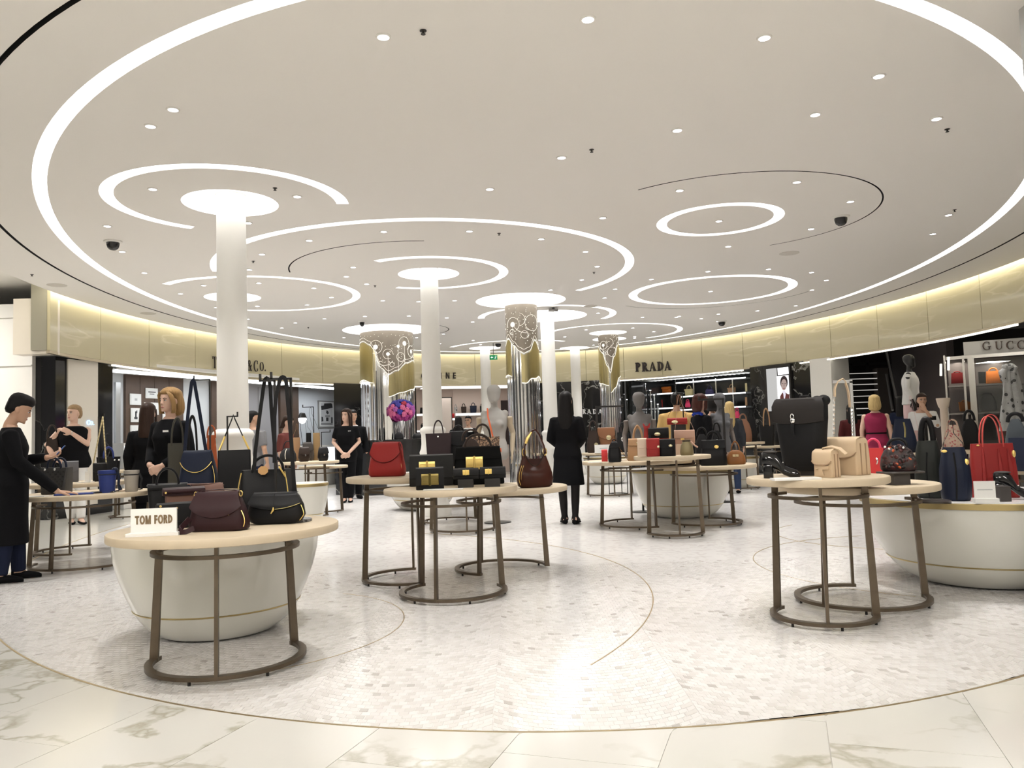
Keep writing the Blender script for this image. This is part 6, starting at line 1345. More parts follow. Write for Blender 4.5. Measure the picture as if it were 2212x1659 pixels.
# ---------------- flowers on the stone counter
x, y, zc = dep(867, 887, 17.5); o = empty('flower_bouquet', (x, y, 1.166), 0, 'round bouquet of blue, magenta and pink blooms on a clear vase', 'flowers')
obj('vase', MB().lathe([(.10,0),(.10,.01),(.055,.04),(.05,.22),(.09,.40),(.10,.42)], 24), mat('vase_glass', (.75,.75,.77), .06, .8), o)
ry = random.Random(12); fm = [mat('bloom_blue', (.035,.03,.30), .6), mat('bloom_magenta', (.36,.03,.20), .6), mat('bloom_pink', (.66,.14,.30), .6), mat('bloom_orchid', (.42,.10,.40), .6), mat('bloom_red', (.42,.02,.05), .6)]
zz0 = zc-1.166
for k in range(64):
    u = 1-2*(k+.5)/64; a = k*2.39996; s_ = sqrt(1-u*u); cx, cy, cz = .27*s_*cos(a), .25*s_*sin(a), zz0+.215*u
    sc = cos(a)*s_
    i = 0 if (u > .5 and ry.random() < .8) or (-.35 < sc < .05 and -.6 < u < 0 and ry.random() < .7) else (1 if u < -.5 else (3 if abs(sc) > .55 and ry.random() < .6 else ry.choice([1,2,2,4,3])))
    mb = MB(); r = .062
    for p_ in range(7):
        an = p_*2*pi/7+ry.random(); dx = (cos(an), sin(an))
        d0 = Vector((cx,cy,cz-zz0)).normalized(); t1 = d0.orthogonal().normalized(); t2 = d0.cross(t1); c_ = Vector((cx,cy,cz))+(t1*dx[0]+t2*dx[1])*r*.55
        mb.ball(tuple(c_), r*.55, 6, 4)
    mb.ball((cx+.01*cx,cy,cz), r*.6, 6, 4); obj('bloom', mb, fm[i], o, 60)
for pl, pr, l in ((851,872,'black dome bag on the stone counter left of the vase'),(890,930,'large black bag on the stone counter behind the second column')):
    b = bag('dome', pl, pr, 934, 1.166, 17.2, LBLK, l, dk=.5)
# ================================================================== PEOPLE AND MANNEQUINS
def skin_mat(name, c): return mat('skin_'+name, c, .5, bump=(60,.05))
SK1, SK2, SK3 = skin_mat('fair', (.62,.40,.30)), skin_mat('warm', (.50,.30,.20)), skin_mat('olive', (.42,.25,.17))
def hair_mat(name, c):
    n = 'hair_'+name
    if n in MATS: return MATS[n]
    m = mat(n, c, .5, spec=.15); nt = m.node_tree; b = nt.nodes['Principled BSDF']; tc = nt.nodes.new('ShaderNodeTexCoord'); mp = nt.nodes.new('ShaderNodeMapping'); mp.inputs['Scale'].default_value = (90, 90, 6)
    nz = nt.nodes.new('ShaderNodeTexNoise'); nz.inputs['Scale'].default_value = 1.0; mx = nt.nodes.new('ShaderNodeMix'); mx.data_type = 'RGBA'; mx.inputs[6].default_value = (*[q*.55 for q in c], 1); mx.inputs[7].default_value = (*[min(1,q*1.35) for q in c], 1)
    bp = nt.nodes.new('ShaderNodeBump'); bp.inputs['Strength'].default_value = .5; bp.inputs['Distance'].default_value = .004
    nt.links.new(tc.outputs['Object'], mp.inputs[0]); nt.links.new(mp.outputs[0], nz.inputs['Vector']); nt.links.new(nz.outputs['Fac'], mx.inputs[0]); nt.links.new(mx.outputs[2], b.inputs['Base Color']); nt.links.new(nz.outputs['Fac'], bp.inputs['Height']); nt.links.new(bp.outputs[0], b.inputs['Normal']); return m
def cloth(name, c, r=.9): return mat('cloth_'+name, c, r, bump=(55,.25), spec=.12)
CBLK, CNAVY, CWHITE, CGREY = cloth('black', (.005,.005,.006)), cloth('dark_navy', (.012,.016,.035)), cloth('white', (.74,.73,.71)), cloth('grey', (.16,.16,.165))
CMUST, CMAG, CJEAN, CFLOR = cloth('mustard', (.52,.34,.13)), cloth('magenta', (.25,.025,.065)), cloth('jeans', (.03,.045,.09)), cloth('dark_flowers', (.13,.04,.035))
HBLK, HBRN, HBLOND, HGREYB, HAUB, HYEL = hair_mat('black', (.008,.007,.007)), hair_mat('dark_brown', (.030,.016,.011)), hair_mat('honey_blonde', (.30,.18,.075)), hair_mat('ash_blonde', (.30,.20,.11)), hair_mat('auburn', (.055,.018,.014)), hair_mat('light_blonde', (.52,.38,.17))
def fuse(name, mb, voxel, material, smooth=3, parent=None):
    """one continuous surface from overlapping closed pieces"""
    me = mb.mesh(name+'_pieces', material, 0); t = bpy.data.objects.new(name, me); COL.objects.link(t)
    r = t.modifiers.new('r', 'REMESH'); r.mode = 'VOXEL'; r.voxel_size = voxel
    s = t.modifiers.new('s', 'SMOOTH'); s.factor = .5; s.iterations = smooth
    dg = bpy.context.evaluated_depsgraph_get(); dg.update(); nm = bpy.data.meshes.new_from_object(t.evaluated_get(dg)); nm.name = name
    if not nm.materials: nm.materials.append(material)
    nm.polygons.foreach_set('use_smooth', [True]*len(nm.polygons))
    bpy.data.objects.remove(t); bpy.data.meshes.remove(me)
    o = bpy.data.objects.new(name, nm); COL.objects.link(o)
    if parent: o.parent = parent
    return o
def ering(z, hw, yf, yb, n=20, p=2.0, cx=0):
    c, b = (yf+yb)/2, (yb-yf)/2
    return [(cx+hw*sgn(cos(a))*abs(cos(a))**(2/p), c+b*sgn(sin(a))*abs(sin(a))**(2/p), z) for a in [2*pi*k/n for k in range(n)]]
TORSO = [(.78,.135,.10),(.82,.165,.115),(.88,.175,.122),(.95,.160,.112),(1.04,.132,.098),(1.12,.138,.102),(1.22,.155,.118),(1.30,.160,.108),(1.350,.142,.085),(1.378,.112,.072),(1.402,.080,.062),(1.43,.058,.055)]
HEADR = [(-.002,.022,-.088,-.040),(.012,.038,-.098,-.010),(.035,.051,-.101,.035),(.062,.061,-.100,.062),(.10,.068,-.099,.085),(.135,.073,-.100,.095),(.165,.073,-.095,.097),(.190,.066,-.082,.088),(.210,.050,-.058,.066),(.222,.026,-.028,.034)]
CHIN = 1.482
def bones(P):
    """body joints in metres for a 1.70 m figure facing -y; P overrides"""
    w = P.get('sh', .165)
    J = dict(shL=(-w,0,1.338), shR=(w,0,1.338), elL=(-w-.055,.02,1.09), elR=(w+.055,.02,1.09), wrL=(-w-.06,-.05,.86), wrR=(w+.06,-.05,.86), fdL=(0,-.15,-1), fdR=(0,-.15,-1), pnL=(1,0,0), pnR=(-1,0,0),
             hiL=(-.085,0,.86), hiR=(.085,0,.86), knL=(-.085,-.015,.47), knR=(.085,-.015,.47), anL=(-.085,.015,.075), anR=(.085,.015,.075), toL=(-.11,-1,0), toR=(.11,-1,0))
    J.update(P.get('pose', {})); return {k: Vector(v) for k, v in J.items()}
def arm_path(J, s, a=0.0, b=1.0):
    p = [J['sh'+s], J['sh'+s].lerp(J['el'+s], .5), J['el'+s], J['el'+s].lerp(J['wr'+s], .5), J['wr'+s]]
    r = [.050,.043,.037,.034,.025]
    if b < 1:
        n = max(2, int(b*4+.5)); p, r = p[:n+1] if b*4 >= 1 else p[:2], r[:n+1]
        p, r = p[:len(r)], r[:len(p)]
    return p, r
def hand(mb, wr, fd, pn, side, curl=.35, sc=1.0):
    f = fd.normalized(); n = (pn-f*pn.dot(f)).normalized(); u = f.cross(n)*side      # u towards the thumb
    W_ = lambda a, b, c: tuple(wr + (f*a + u*b + n*c)*sc)
    mb.loft([[W_(a, h*cos(t), k*sin(t)) for t in [2*pi*q/10 for q in range(10)]] for a, h, k in ((-.012,.024,.020),(.02,.032,.017),(.055,.040,.015),(.088,.040,.013),(.096,.032,.010))])
    for i, (off, L) in enumerate(((.030,.068),(.010,.078),(-.010,.073),(-.030,.058))):
        p = [(.070,off,0)]; a = 0; pos = Vector((.088,off,0)); p.append(tuple(pos))
        for k in range(3):
            a += curl*(.6+.5*k); pos = pos + Vector((cos(a),0,sin(a)))*L*(.45,.32,.23)[k]; p.append(tuple(pos))
        mb.tube([W_(*q) for q in p], [.0095*sc,.0095*sc,.009*sc,.0083*sc,.007*sc], 8)
    mb.tube([W_(.015,.022,.004), W_(.042,.048,.012), W_(.068,.056,.020), W_(.090,.054,.028)], [.013*sc,.0115*sc,.010*sc,.008*sc], 8)
def person(px, py_top, D, face, label, hair, skin=SK1, wear=(), pose=None, sh=.165, head=(0,0,0), voxel=.011, hands=True, curl=(.35,.35), shoe=CBLK, lean=0, gender='f', top=None, tilt=(0,0), group=None, fat=1.0, mb_extra=None):
    x, y, zt = dep(px, py_top, D); s = (top or zt)/1.705
    root = empty('person', (x, y, 0.0008), face, label, 'person', group); root.scale = (s, s, s); root.rotation_euler = (tilt[0], tilt[1], face-atan2(x, y))
    J = bones(dict(sh=sh, pose=pose or {})); k = sh/.165; mb = MB()
    HM = Matrix.Translation((0, -.005, CHIN-.04)) @ Matrix.Rotation(head[0],4,'Z') @ Matrix.Rotation(head[1],4,'X') @ Matrix.Rotation(head[2],4,'Y') @ Matrix.Translation((0, .005, .04))
    T = [ering(z, a*fat*(k if z > 1.1 else 1)*(.95 if gender == 'm' and z < 1.0 else 1), -b*fat, b*.9*fat, 22, 2.3) for z, a, b in TORSO]
    if gender == 'f':
        for sx in (-1,1): mb.ball((sx*.072,-.085,1.225), (.062,.055,.058), 12, 8)
    mb.loft(T); mb.tube([(0,.018,1.38),(0,.008,1.44),tuple(HM @ Vector((0,-.002,.045)))], [.056,.050,.050], 14)
    mb.loft([[tuple(HM @ Vector(p)) for p in ering(z, a, f, b, 22, 2.15)] for z, a, f, b in HEADR])
    H = lambda *p: tuple(HM @ Vector(p))
    mb.loft([[H(-.007,-.094,.122),H(.007,-.094,.122),H(.006,-.102,.122),H(-.006,-.102,.122)],[H(-.012,-.092,.090),H(.012,-.092,.090),H(.007,-.117,.088),H(-.007,-.117,.088)],[H(-.015,-.090,.076),H(.015,-.090,.076),H(.009,-.120,.078),H(-.009,-.120,.078)],[H(-.010,-.09,.070),H(.010,-.09,.070),H(.006,-.104,.071),H(-.006,-.104,.071)]])
    mb.ball(H(0,-.092,.010), (.017,.012,.014), 8, 6); mb.ball(H(0,-.094,.046), (.020,.011,.012), 8, 6)
    for sx in (-1,1): mb.ball(H(sx*.074,.005,.095), (.011,.019,.032), 10, 8)
    for q, sd in (('L',-1),('R',1)):
        p, r = arm_path(J, q); mb.tube([tuple(J['sh'+q]+Vector((-sd*.05,0,-.01)))]+[tuple(v) for v in p], [.042*fat]+[e*(1.12 if gender == 'm' else 1)*fat*(.92 if i == 0 else 1) for i, e in enumerate(r)], 12); mb.ball(tuple(J['sh'+q]), (.048*fat,.050*fat,.044*fat), 10, 8)
        if hands: hand(mb, J['wr'+q], J['fd'+q], J['pn'+q], sd, curl[0 if q == 'L' else 1], 1.0 if gender == 'f' else 1.06)
        lp = [J['hi'+q]+Vector((0,0,.02)), J['hi'+q].lerp(J['kn'+q], .35), J['kn'+q], J['kn'+q].lerp(J['an'+q], .35), J['an'+q]]
        mb.tube([tuple(v) for v in lp], [.088,.074,.052,.050,.034], 12)
        d = Vector(J['to'+q]).normalized(); a = J['an'+q]; mb.tube([tuple(a+Vector((0,0,-.01))-d*.045), tuple(a+d*.04+Vector((0,0,-.03))), tuple(a+d*.12+Vector((0,0,-.05))), tuple(a+d*.165+Vector((0,0,-.055)))], [.034,.036,.030,.016], 10)
    body = fuse('body', mb, voxel, skin, 3, root)
    # eyes, brows, lips
    fm = MB()
    e_ = empty('face', (0,0,0)); e_.parent = root
    for sx in (-1,1):
        obj('eye', MB().ball(H(sx*.031,-.0855,.110), (.0135,.0095,.0068), 10, 8), mat('eye_white', (.75,.72,.70), .2), e_); obj('iris', MB().ball(H(sx*.031-.0,-.0935,.1105), (.0058,.003,.0058), 8, 6), mat('iris_dark', (.02,.015,.012), .15), e_)
        obj('eyebrow', MB().tube([H(sx*.014,-.099,.127),H(sx*.031,-.096,.133),H(sx*.050,-.082,.126)], [.0032,.0036,.002], 6), mat('brow', (.03,.02,.015), .8), e_)
        obj('eyelid', MB().tube([H(sx*.018,-.0935,.112),H(sx*.031,-.0965,.1185),H(sx*.045,-.088,.112)], .0028, 6), mat('eyelid_shade', (.10,.06,.05), .6), e_)
    obj('lips', MB().loft([[H(u*.023, -.104+.008*abs(u)**2+.003*cos(t)*0-.0035*sin(max(0,sin(t))), .044+(.0075-.006*abs(u))*cos(t)) if False else H(u*.023, -.1035+.010*u*u-.003*sin(t), .044+(.0078-.0062*abs(u))*cos(t)) for t in [2*pi*q/8 for q in range(8)]] for u in (-1,-.6,-.2,.2,.6,1)]), mat('lips', (.36,.11,.10), .4), e_)
    # hair
    st_, hm = hair; hb = MB(); e = .014
    def hl(L, n=20): hb.loft([[tuple(HM @ Vector(p)) for p in ering(z, a, f, b, n, 2.1)] for z, a, f, b in L])
    cap = [(.150,.080,-.050,.110),(.165,.082,-.092,.112),(.185,.079,-.095,.108),(.205,.068,-.083,.095),(.225,.048,-.060,.070),(.238,.022,-.026,.034)]
    if st_ == 'short': hl([(.035,.050,.035,.085),(.07,.072,.016,.105),(.10,.078,-.012,.112),(.125,.080,-.032,.113),(.142,.081,-.050,.114)]+[(z,a*1.0,f,b) for z,a,f,b in cap])
    elif st_ == 'quiff': hl([(.045,.050,.040,.085),(.07,.073,.014,.105),(.10,.078,-.018,.110),(.125,.080,-.036,.112),(.147,.081,-.058,.113),(.165,.083,-.095,.114),(.195,.084,-.108,.112),(.225,.072,-.100,.100),(.250,.046,-.072,.070),(.258,.020,-.03,.03)])
    elif st_ == 'bob':
        hl([(-.045,.060,.030,.095),(-.02,.094,.012,.122),(.03,.104,-.002,.132),(.08,.102,-.010,.134),(.12,.098,-.020,.130),(.15,.095,-.060,.126)]+[(z+.008,a*1.16,f*1.04,b*1.12) for z,a,f,b in cap])
        for sx in (-1,1): hb.loft([[H(sx*(a+q*.016*cos(t)), y0+.030*sin(t), z) for t in [2*pi*w/8 for w in range(8)]] for z, a, y0, q in ((.195,.050,-.066,.8),(.165,.074,-.060,1),(.12,.084,-.045,1),(.07,.089,-.034,1.1),(.02,.088,-.034,1.1),(-.02,.078,-.030,.7))])
    elif st_ in ('long', 'longer', 'tied'):
        Lz = {'long':-.20,'longer':-.30,'tied':-.02}[st_]
        hl([(Lz,.070,.055,.105),(Lz*.85,.088,.045,.125),(Lz*.5,.092,.035,.128),(-.02 if Lz < -.05 else .0,.088,.020,.122),(.05,.086,.005,.120),(.10,.085,-.005,.120),(.14,.083,-.030,.118)]+[(z+.004,a*1.05,f*1.0,b*1.05) for z,a,f,b in cap])
        if st_ != 'tied':
            for sx in (-1,1): hb.loft([[H(sx*(a+q*.014*cos(t)), y0+.028*sin(t), z) for t in [2*pi*w/8 for w in range(8)]] for z, a, y0, q in ((.19,.050,-.060,.8),(.15,.072,-.050,1),(.10,.080,-.030,1),(.03,.082,-.018,1.1),(-.06,.085,-.01,1.2),(-.13,.080,.0,.8))])
    hob = obj('hair', hb, hm, root, 70)
    # clothes
    for g in wear:
        kind, cm = g[0], g[1]; o = dict(g[2]) if len(g) > 2 else {}; gm = MB(); ex = o.get('ex', .012)
        if kind in ('top', 'dress', 'coat'):
            z0, z1, sl = o.get('hem', .84), o.get('neck', 1.40), o.get('sleeve', 1.0)
            zs = [z for z in (.84,.88,.95,1.04,1.12,1.22,1.30,1.35,1.378,1.402,1.43) if max(z0,.84) < z < z1]; zs = [max(z0,.84)]+zs+[z1]
            def tr(z, j): return lerp(TORSO, z, j)
            R = []
            if z0 < .84:
                fl_ = o.get('flare', .0)
                for t in (0, .5):
                    zq = z0+(.84-z0)*t; R.append(ering(zq, (.168+fl_*(1-t))*fat+ex, -(.125+fl_*.6*(1-t))*fat-ex, (.120+fl_*.6*(1-t))*fat+ex, 24, 2.3))
            for z in zs:
                sw_ = o.get('loose', 0); a = tr(z,1)*fat*(k if z > 1.1 else 1)+ex+(sw_ if z < 1.25 else sw_*.4); b = tr(z,2)*fat+ex+(sw_ if z < 1.25 else sw_*.3); R.append(ering(z, a, -b-(.02 if gender == 'f' and 1.1 < z < 1.3 else 0), b*.95, 24, 2.3))
            gm.loft(R)
            if gender == 'f':
                for sx in (-1,1): gm.ball((sx*.070,-.088,1.225), (.068,.060,.062), 12, 8)
            for q, sd in (('L',-1),('R',1)):
                if sl <= 0: gm.ball(tuple(J['sh'+q]+Vector((-sd*.045,0,.005))), (.05,.06,.045), 10, 8); continue
                A_, B_, C_ = J['sh'+q], J['el'+q], J['wr'+q]
                pts = [A_+Vector((-sd*.05,0,-.01)), A_, A_.lerp(B_, min(1, sl*2)*.5), A_.lerp(B_, min(1, sl*2))]; rr_ = [.060,.062,.056,.052]
                if sl > .5: pts += [B_.lerp(C_, (sl-.5)), B_.lerp(C_, (sl-.5)*2*.94)]; rr_ += [.046,.038]
                gm.tube([tuple(v) for v in pts], [e*fat*(1.1 if gender == 'm' else 1)+ex*.4 for e in rr_], 12); gm.ball(tuple(A_), (.060*fat,.060*fat,.053*fat), 10, 8)
        elif kind in ('trousers', 'tights'):
            ee = .016 if kind == 'trousers' else .004
            for q in 'LR':
                lp = [J['hi'+q]+Vector((0,0,.04)), J['hi'+q].lerp(J['kn'+q], .35), J['kn'+q], J['kn'+q].lerp(J['an'+q], .5), J['an'+q]+Vector((0,0,.0 if kind == 'trousers' else .005))]
                if kind == 'tights':
                    dv = Vector(J['to'+q]).normalized(); av = J['an'+q]; gm.tube([tuple(av+Vector((0,0,.03))), tuple(av+Vector((0,0,-.005))-dv*.02), tuple(av+dv*.05+Vector((0,0,-.022))), tuple(av+dv*.13+Vector((0,0,-.045)))], [.044,.052,.050,.042], 10)
                gm.tube([tuple(v) for v in lp], [.092+ee*.5,.078+ee,.056+ee,.050+ee*1.2,.036+ee*(1.6 if kind == 'trousers' else 1)], 12)
            gm.loft([ering(z, lerp(TORSO,z,1)*fat+.010, -lerp(TORSO,z,2)*fat-.010, lerp(TORSO,z,2)*.9*fat+.010, 20, 2.3) for z in (.79,.84,.90,.97,o.get('waist',1.0))])
        nm_ = {'top':'top','dress':'dress','coat':'coat','trousers':'trousers','tights':'tights'}[kind]
        fuse(nm_, gm, .012 if D < 11 else .016, cm, 4, root)
    for q in 'LR':
        d = Vector(J['to'+q]).normalized(); u = Vector((-d.y, d.x, 0)); a = J['an'+q]; R = []
        for t, hw, zt_ in ((-.060,.024,.055),(-.045,.036,.060),(.0,.040,.055),(.06,.046,.050),(.12,.048,.040),(.165,.036,.030),(.185,.012,.02)):
            c = a+d*t; R.append([(c.x+u.x*hw*cos(w), c.y+u.y*hw*cos(w), max(0, (zt_*.5)+zt_*.5*sin(w))*(1.5 if gender == 'm' else 1.0)+a.z-.075) for w in [2*pi*v/12 for v in range(12)]])
        obj('shoe', MB().loft(R), shoe, root, 60)
    return root, J, s, body
def badge(root, x, z, y, txt=False):
    obj('name_badge', MB().box((x, y, z), (.062,.008,.020)), M_WHITEST, root, 0)
clasp = dict(elL=(-.235,.005,1.10), elR=(.235,.005,1.10), wrL=(-.072,-.205,.955), wrR=(.072,-.215,.945), fdL=(.85,-.15,-.42), fdR=(-.85,-.25,-.42), pnL=(.2,1,.1), pnR=(-.2,1,.1))
# man with a phone, left edge
root, J, s, _ = person(24, 855, 7.25, radians(88), 'man in a long dark coat looking at a phone at the left edge', ('quiff', HBLK), SK2, [('trousers', CNAVY), ('coat', CBLK, {'hem':.34,'flare':.03,'loose':.02,'neck':1.41})], dict(elL=(-.235,-.06,1.10), wrL=(-.15,-.38,.80), fdL=(.2,-1,-.12), pnL=(0,0,-1), elR=(.22,-.05,1.09), wrR=(.05,-.30,1.12), fdR=(-.25,-.8,.35), pnR=(-.6,.1,.8), anL=(-.09,.07,.075), anR=(.09,-.07,.075), knL=(-.085,.02,.47), knR=(.085,-.05,.47)), .185, (0,.42,0), .006, True, (.12,.7), gender='m')
M_PH = mat('phone_case', (.02,.03,.07), .3)
Mr = root.matrix_basis if False else Matrix.LocRotScale(root.location, root.rotation_euler, root.scale)
q = Mr @ Vector((.02,-.40,1.17)); o = empty('phone', tuple(q), 0, 'lit blue phone in the hand of the man at the left edge', 'phone'); o.rotation_euler = (radians(-50), 0, root.rotation_euler[2])
pb_ = MB(); rbox(pb_, .072, .142, .009, .01, 0, .002); obj('case', pb_, M_PH, o); obj('screen', MB().box((0,0,.0095),(.064,.128,.001)), emis('phone_screen', (.12,.3,.9), 1.3), o, 0)
# short haired woman with arms crossed to shoulder
root, J, s, _ = person(160, 876, 12.7, radians(8), 'short blonde haired woman in a black sleeveless top and white trousers, hand on her shoulder', ('short', HGREYB), SK1, [('trousers', CWHITE), ('top', CBLK, {'hem':.80,'sleeve':0,'loose':.025,'neck':1.405})], dict(elR=(.15,-.17,1.14), wrR=(-.055,-.19,1.30), fdR=(-.8,.1,.45), pnR=(-.3,1,0), elL=(-.335,.02,1.14), wrL=(-.27,-.12,.97), fdL=(.5,-.4,-.5), pnL=(1,.3,0), anL=(-.02,.02,.075), anR=(.08,-.1,.075)), .175, (-.95,0,0), .008, fat=1.12)
obj('wrist_watch', MB().tube([tuple(Vector(J['wrR'])+Vector((.0,.027*cos(t),.027*sin(t)))) for t in [2*pi*k/14 for k in range(14)]], .006, 6, True), M_CHROME, root)
b = bag('hobo', 97, 128, 946, 1.0, 12.5, LESP, 'brown shoulder bag under the arm of the short haired woman', dk=.4); b.handle(.22, .6, .012)
# blonde staff woman
root, J, s, _ = person(368, 841, 8.15, radians(-42), 'blonde woman with a bob in a black dress and white name badge, hands folded', ('bob', HBLOND), SK1, [('dress', CBLK, {'hem':.46,'sleeve':.98,'neck':1.405}), ('tights', CBLK)], clasp, .165, (-.12,.02,0), .006, True, (.55,.55))
badge(root, .075, 1.285, -.150)
# dark haired woman behind the blonde
person(320, 873, 9.3, radians(165), 'woman with long dark brown hair and black jacket seen from behind', ('long', HBRN), SK1, [('coat', CBLK, {'hem':.55,'neck':1.41,'ex':.018}), ('tights', CBLK)])
# standing staff woman by the flowers
root, J, s, _ = person(747, 884, 15.4, radians(-6), 'dark haired staff woman in a black short sleeved top standing with folded hands', ('long', HBRN), SK1, [('trousers', CBLK), ('top', CBLK, {'hem':.74,'sleeve':.36,'neck':1.40,'loose':.012})], dict(clasp, wrL=(-.05,-.2,.90), wrR=(.05,-.21,.89), anL=(-.05,.0,.075), anR=(.05,.03,.075)), .165, (-.42,.0,.05), .008, True, (.5,.5))
for k in range(3): obj('name_badge', MB().box((.055+.018*k,-.150,1.30),(.012,.004,.012)), M_WHITEST, root, 0)
person(762, 886, 16.3, radians(12), 'man in a dark suit with a white collar half hidden behind the staff woman', ('short', HBLK), SK2, [('trousers', CBLK), ('coat', CBLK, {'hem':.75}), ('top', CWHITE, {'hem':1.2,'neck':1.42,'sleeve':0,'ex':.004})], sh=.185, gender='m', hands=False, voxel=.014)
# woman from behind in the middle
root, J, s, _ = person(1221, 848, 10.45, radians(172), 'woman with long straight black hair and a knee length black coat, seen from behind', ('longer', HBLK), SK1, [('tights', cloth('tights', (.015,.013,.013), .6)), ('coat', CBLK, {'hem':.50,'flare':.03,'ex':.014,'neck':1.42})], dict(wrL=(-.10,-.19,.98), elL=(-.215,.02,1.10), elR=(.215,.02,1.10), wrR=(.10,-.19,.98), anL=(-.075,.02,.075), anR=(.07,-.03,.075), toR=(.3,-1,0)), .160, voxel=.010)
# shoppers and staff farther back
person(546, 889, 13.2, radians(140), 'man in a grey shirt seen from behind, just right of the nearest column', ('short', HBLK), SK2, [('trousers', CNAVY), ('top', CGREY, {'hem':.80,'sleeve':.42})], sh=.185, gender='m', voxel=.014, head=(-.6,0,0))
root, J, s, _ = person(617, 899, 14.2, radians(60), 'woman in a dark flowered blouse bending over the bags by the dark pilaster', ('tied', HBRN), SK1, [('trousers', CBLK), ('top', CFLOR, {'hem':.80,'sleeve':.6})], voxel=.014, head=(0,.3,0))
person(990, 900, 19.8, radians(175), 'woman with long black hair seen from behind in front of the blush shop', ('longer', HBLK), SK1, [('trousers', CBLK), ('coat', CBLK, {'hem':.7,'ex':.018})], voxel=.016, hands=False)
root, J, s, _ = person(1011, 899, 20.6, radians(-18), 'man with glasses in a dark suit and white shirt in the blush shop', ('short', HBLK), SK2, [('trousers', CBLK), ('top', CWHITE, {'hem':.9,'neck':1.41,'sleeve':0,'ex':.008}), ('coat', CBLK, {'hem':.76,'neck':1.30,'ex':.016})], sh=.185, gender='m', voxel=.012, hands=False)
gl_ = MB()
for sx in (-1,1): gl_.tube([(sx*.031+.018*cos(t), -.112, CHIN+.110+.013*sin(t)) for t in [2*pi*k/12 for k in range(12)]], .003, 5, True)
gl_.tube([(-.013,-.112,CHIN+.112),(.013,-.112,CHIN+.112)], .003, 5); obj('glasses', gl_, M_DARK, root); obj('tie', MB().box((0,-.130,1.22),(.03,.012,.30)), CNAVY, root, 0)
person(1460, 849, 12.8, radians(178), 'man in a mustard jacket seen from behind, before the glowing shelves', ('short', HBLK), SK2, [('trousers', CNAVY), ('coat', CMUST, {'hem':.72,'ex':.022,'neck':1.42})], sh=.205, gender='m', voxel=.014, fat=1.1)
root, J, s, _ = person(1512, 853, 12.3, radians(125), 'woman with auburn hair and a blue collar looking right, beside the mustard jacket', ('bob', HAUB), SK1, [('trousers', CBLK), ('top', CBLK, {'hem':.80})], voxel=.014)
obj('blue_collar', MB().tube([(-.12,.06,1.40),(-.05,.075,1.425),(.05,.075,1.425),(.12,.06,1.40)], .024, 8), cloth('royal_blue', (.02,.045,.30)), root)
person(1537, 857, 13.3, radians(185), 'dark haired woman in a low backed black top seen from behind', ('tied', HBLK), SK1, [('trousers', CBLK), ('top', CBLK, {'hem':.80,'neck':1.30,'sleeve':0})], voxel=.014)
person(1575, 869, 14.6, radians(182), 'woman with long wavy blonde hair and a dark jacket seen from behind', ('longer', HYEL), SK1, [('trousers', CJEAN), ('coat', cloth('slate', (.035,.038,.045)), {'hem':.72})], voxel=.014)
root, J, s, _ = person(1888, 855, 13.7, radians(178), 'blonde woman in a belted magenta dress seen from behind near the stairs', ('bob', HYEL), SK1, [('dress', CMAG, {'hem':.50,'sleeve':0,'neck':1.405,'ex':.016})], dict(elL=(-.225,.03,1.10), wrL=(-.235,-.03,.87)), .175, voxel=.011, fat=1.08)
obj('belt', MB().loft([ering(z, .132*1.08+.026, -.098*1.08-.026, .09*1.08+.028, 24, 2.3) for z in (1.03,1.055)]), CBLK, root, 20); obj('bracelet', MB().tube([(J['wrR'].x+.034*cos(t), J['wrR'].y+.034*sin(t), J['wrR'].z+.03) for t in [2*pi*k/14 for k in range(14)]], .014, 6, True), CBLK, root)
person(1990, 851, 14.2, radians(6), 'woman in a white blouse holding a hand to her mouth among the right bags', ('tied', HBRN), SK2, [('trousers', CJEAN), ('top', CWHITE, {'hem':.80,'sleeve':.8,'neck':1.36,'ex':.018})], dict(elR=(.22,-.10,1.13), wrR=(.035,-.165,1.40), fdR=(-.35,.05,.8), pnR=(0,1,0)), .17, (.12,.05,0), .010, fat=1.05)
person(1838, 873, 14.6, radians(190), 'person in a black and dark red coat standing before the staircase', ('long', HBLK), SK1, [('trousers', CBLK), ('coat', cloth('oxblood', (.05,.010,.010)), {'hem':.70,'ex':.02})], voxel=.016, hands=False)
person(1945, 857, 16.6, radians(170), 'dark haired person in jeans and a navy top left of the white blouse woman', ('long', HBLK), SK1, [('trousers', CJEAN), ('top', CNAVY, {'hem':.80,'sleeve':.4})], dict(elL=(-.25,-.05,1.14), wrL=(-.26,-.2,1.22)), voxel=.014)
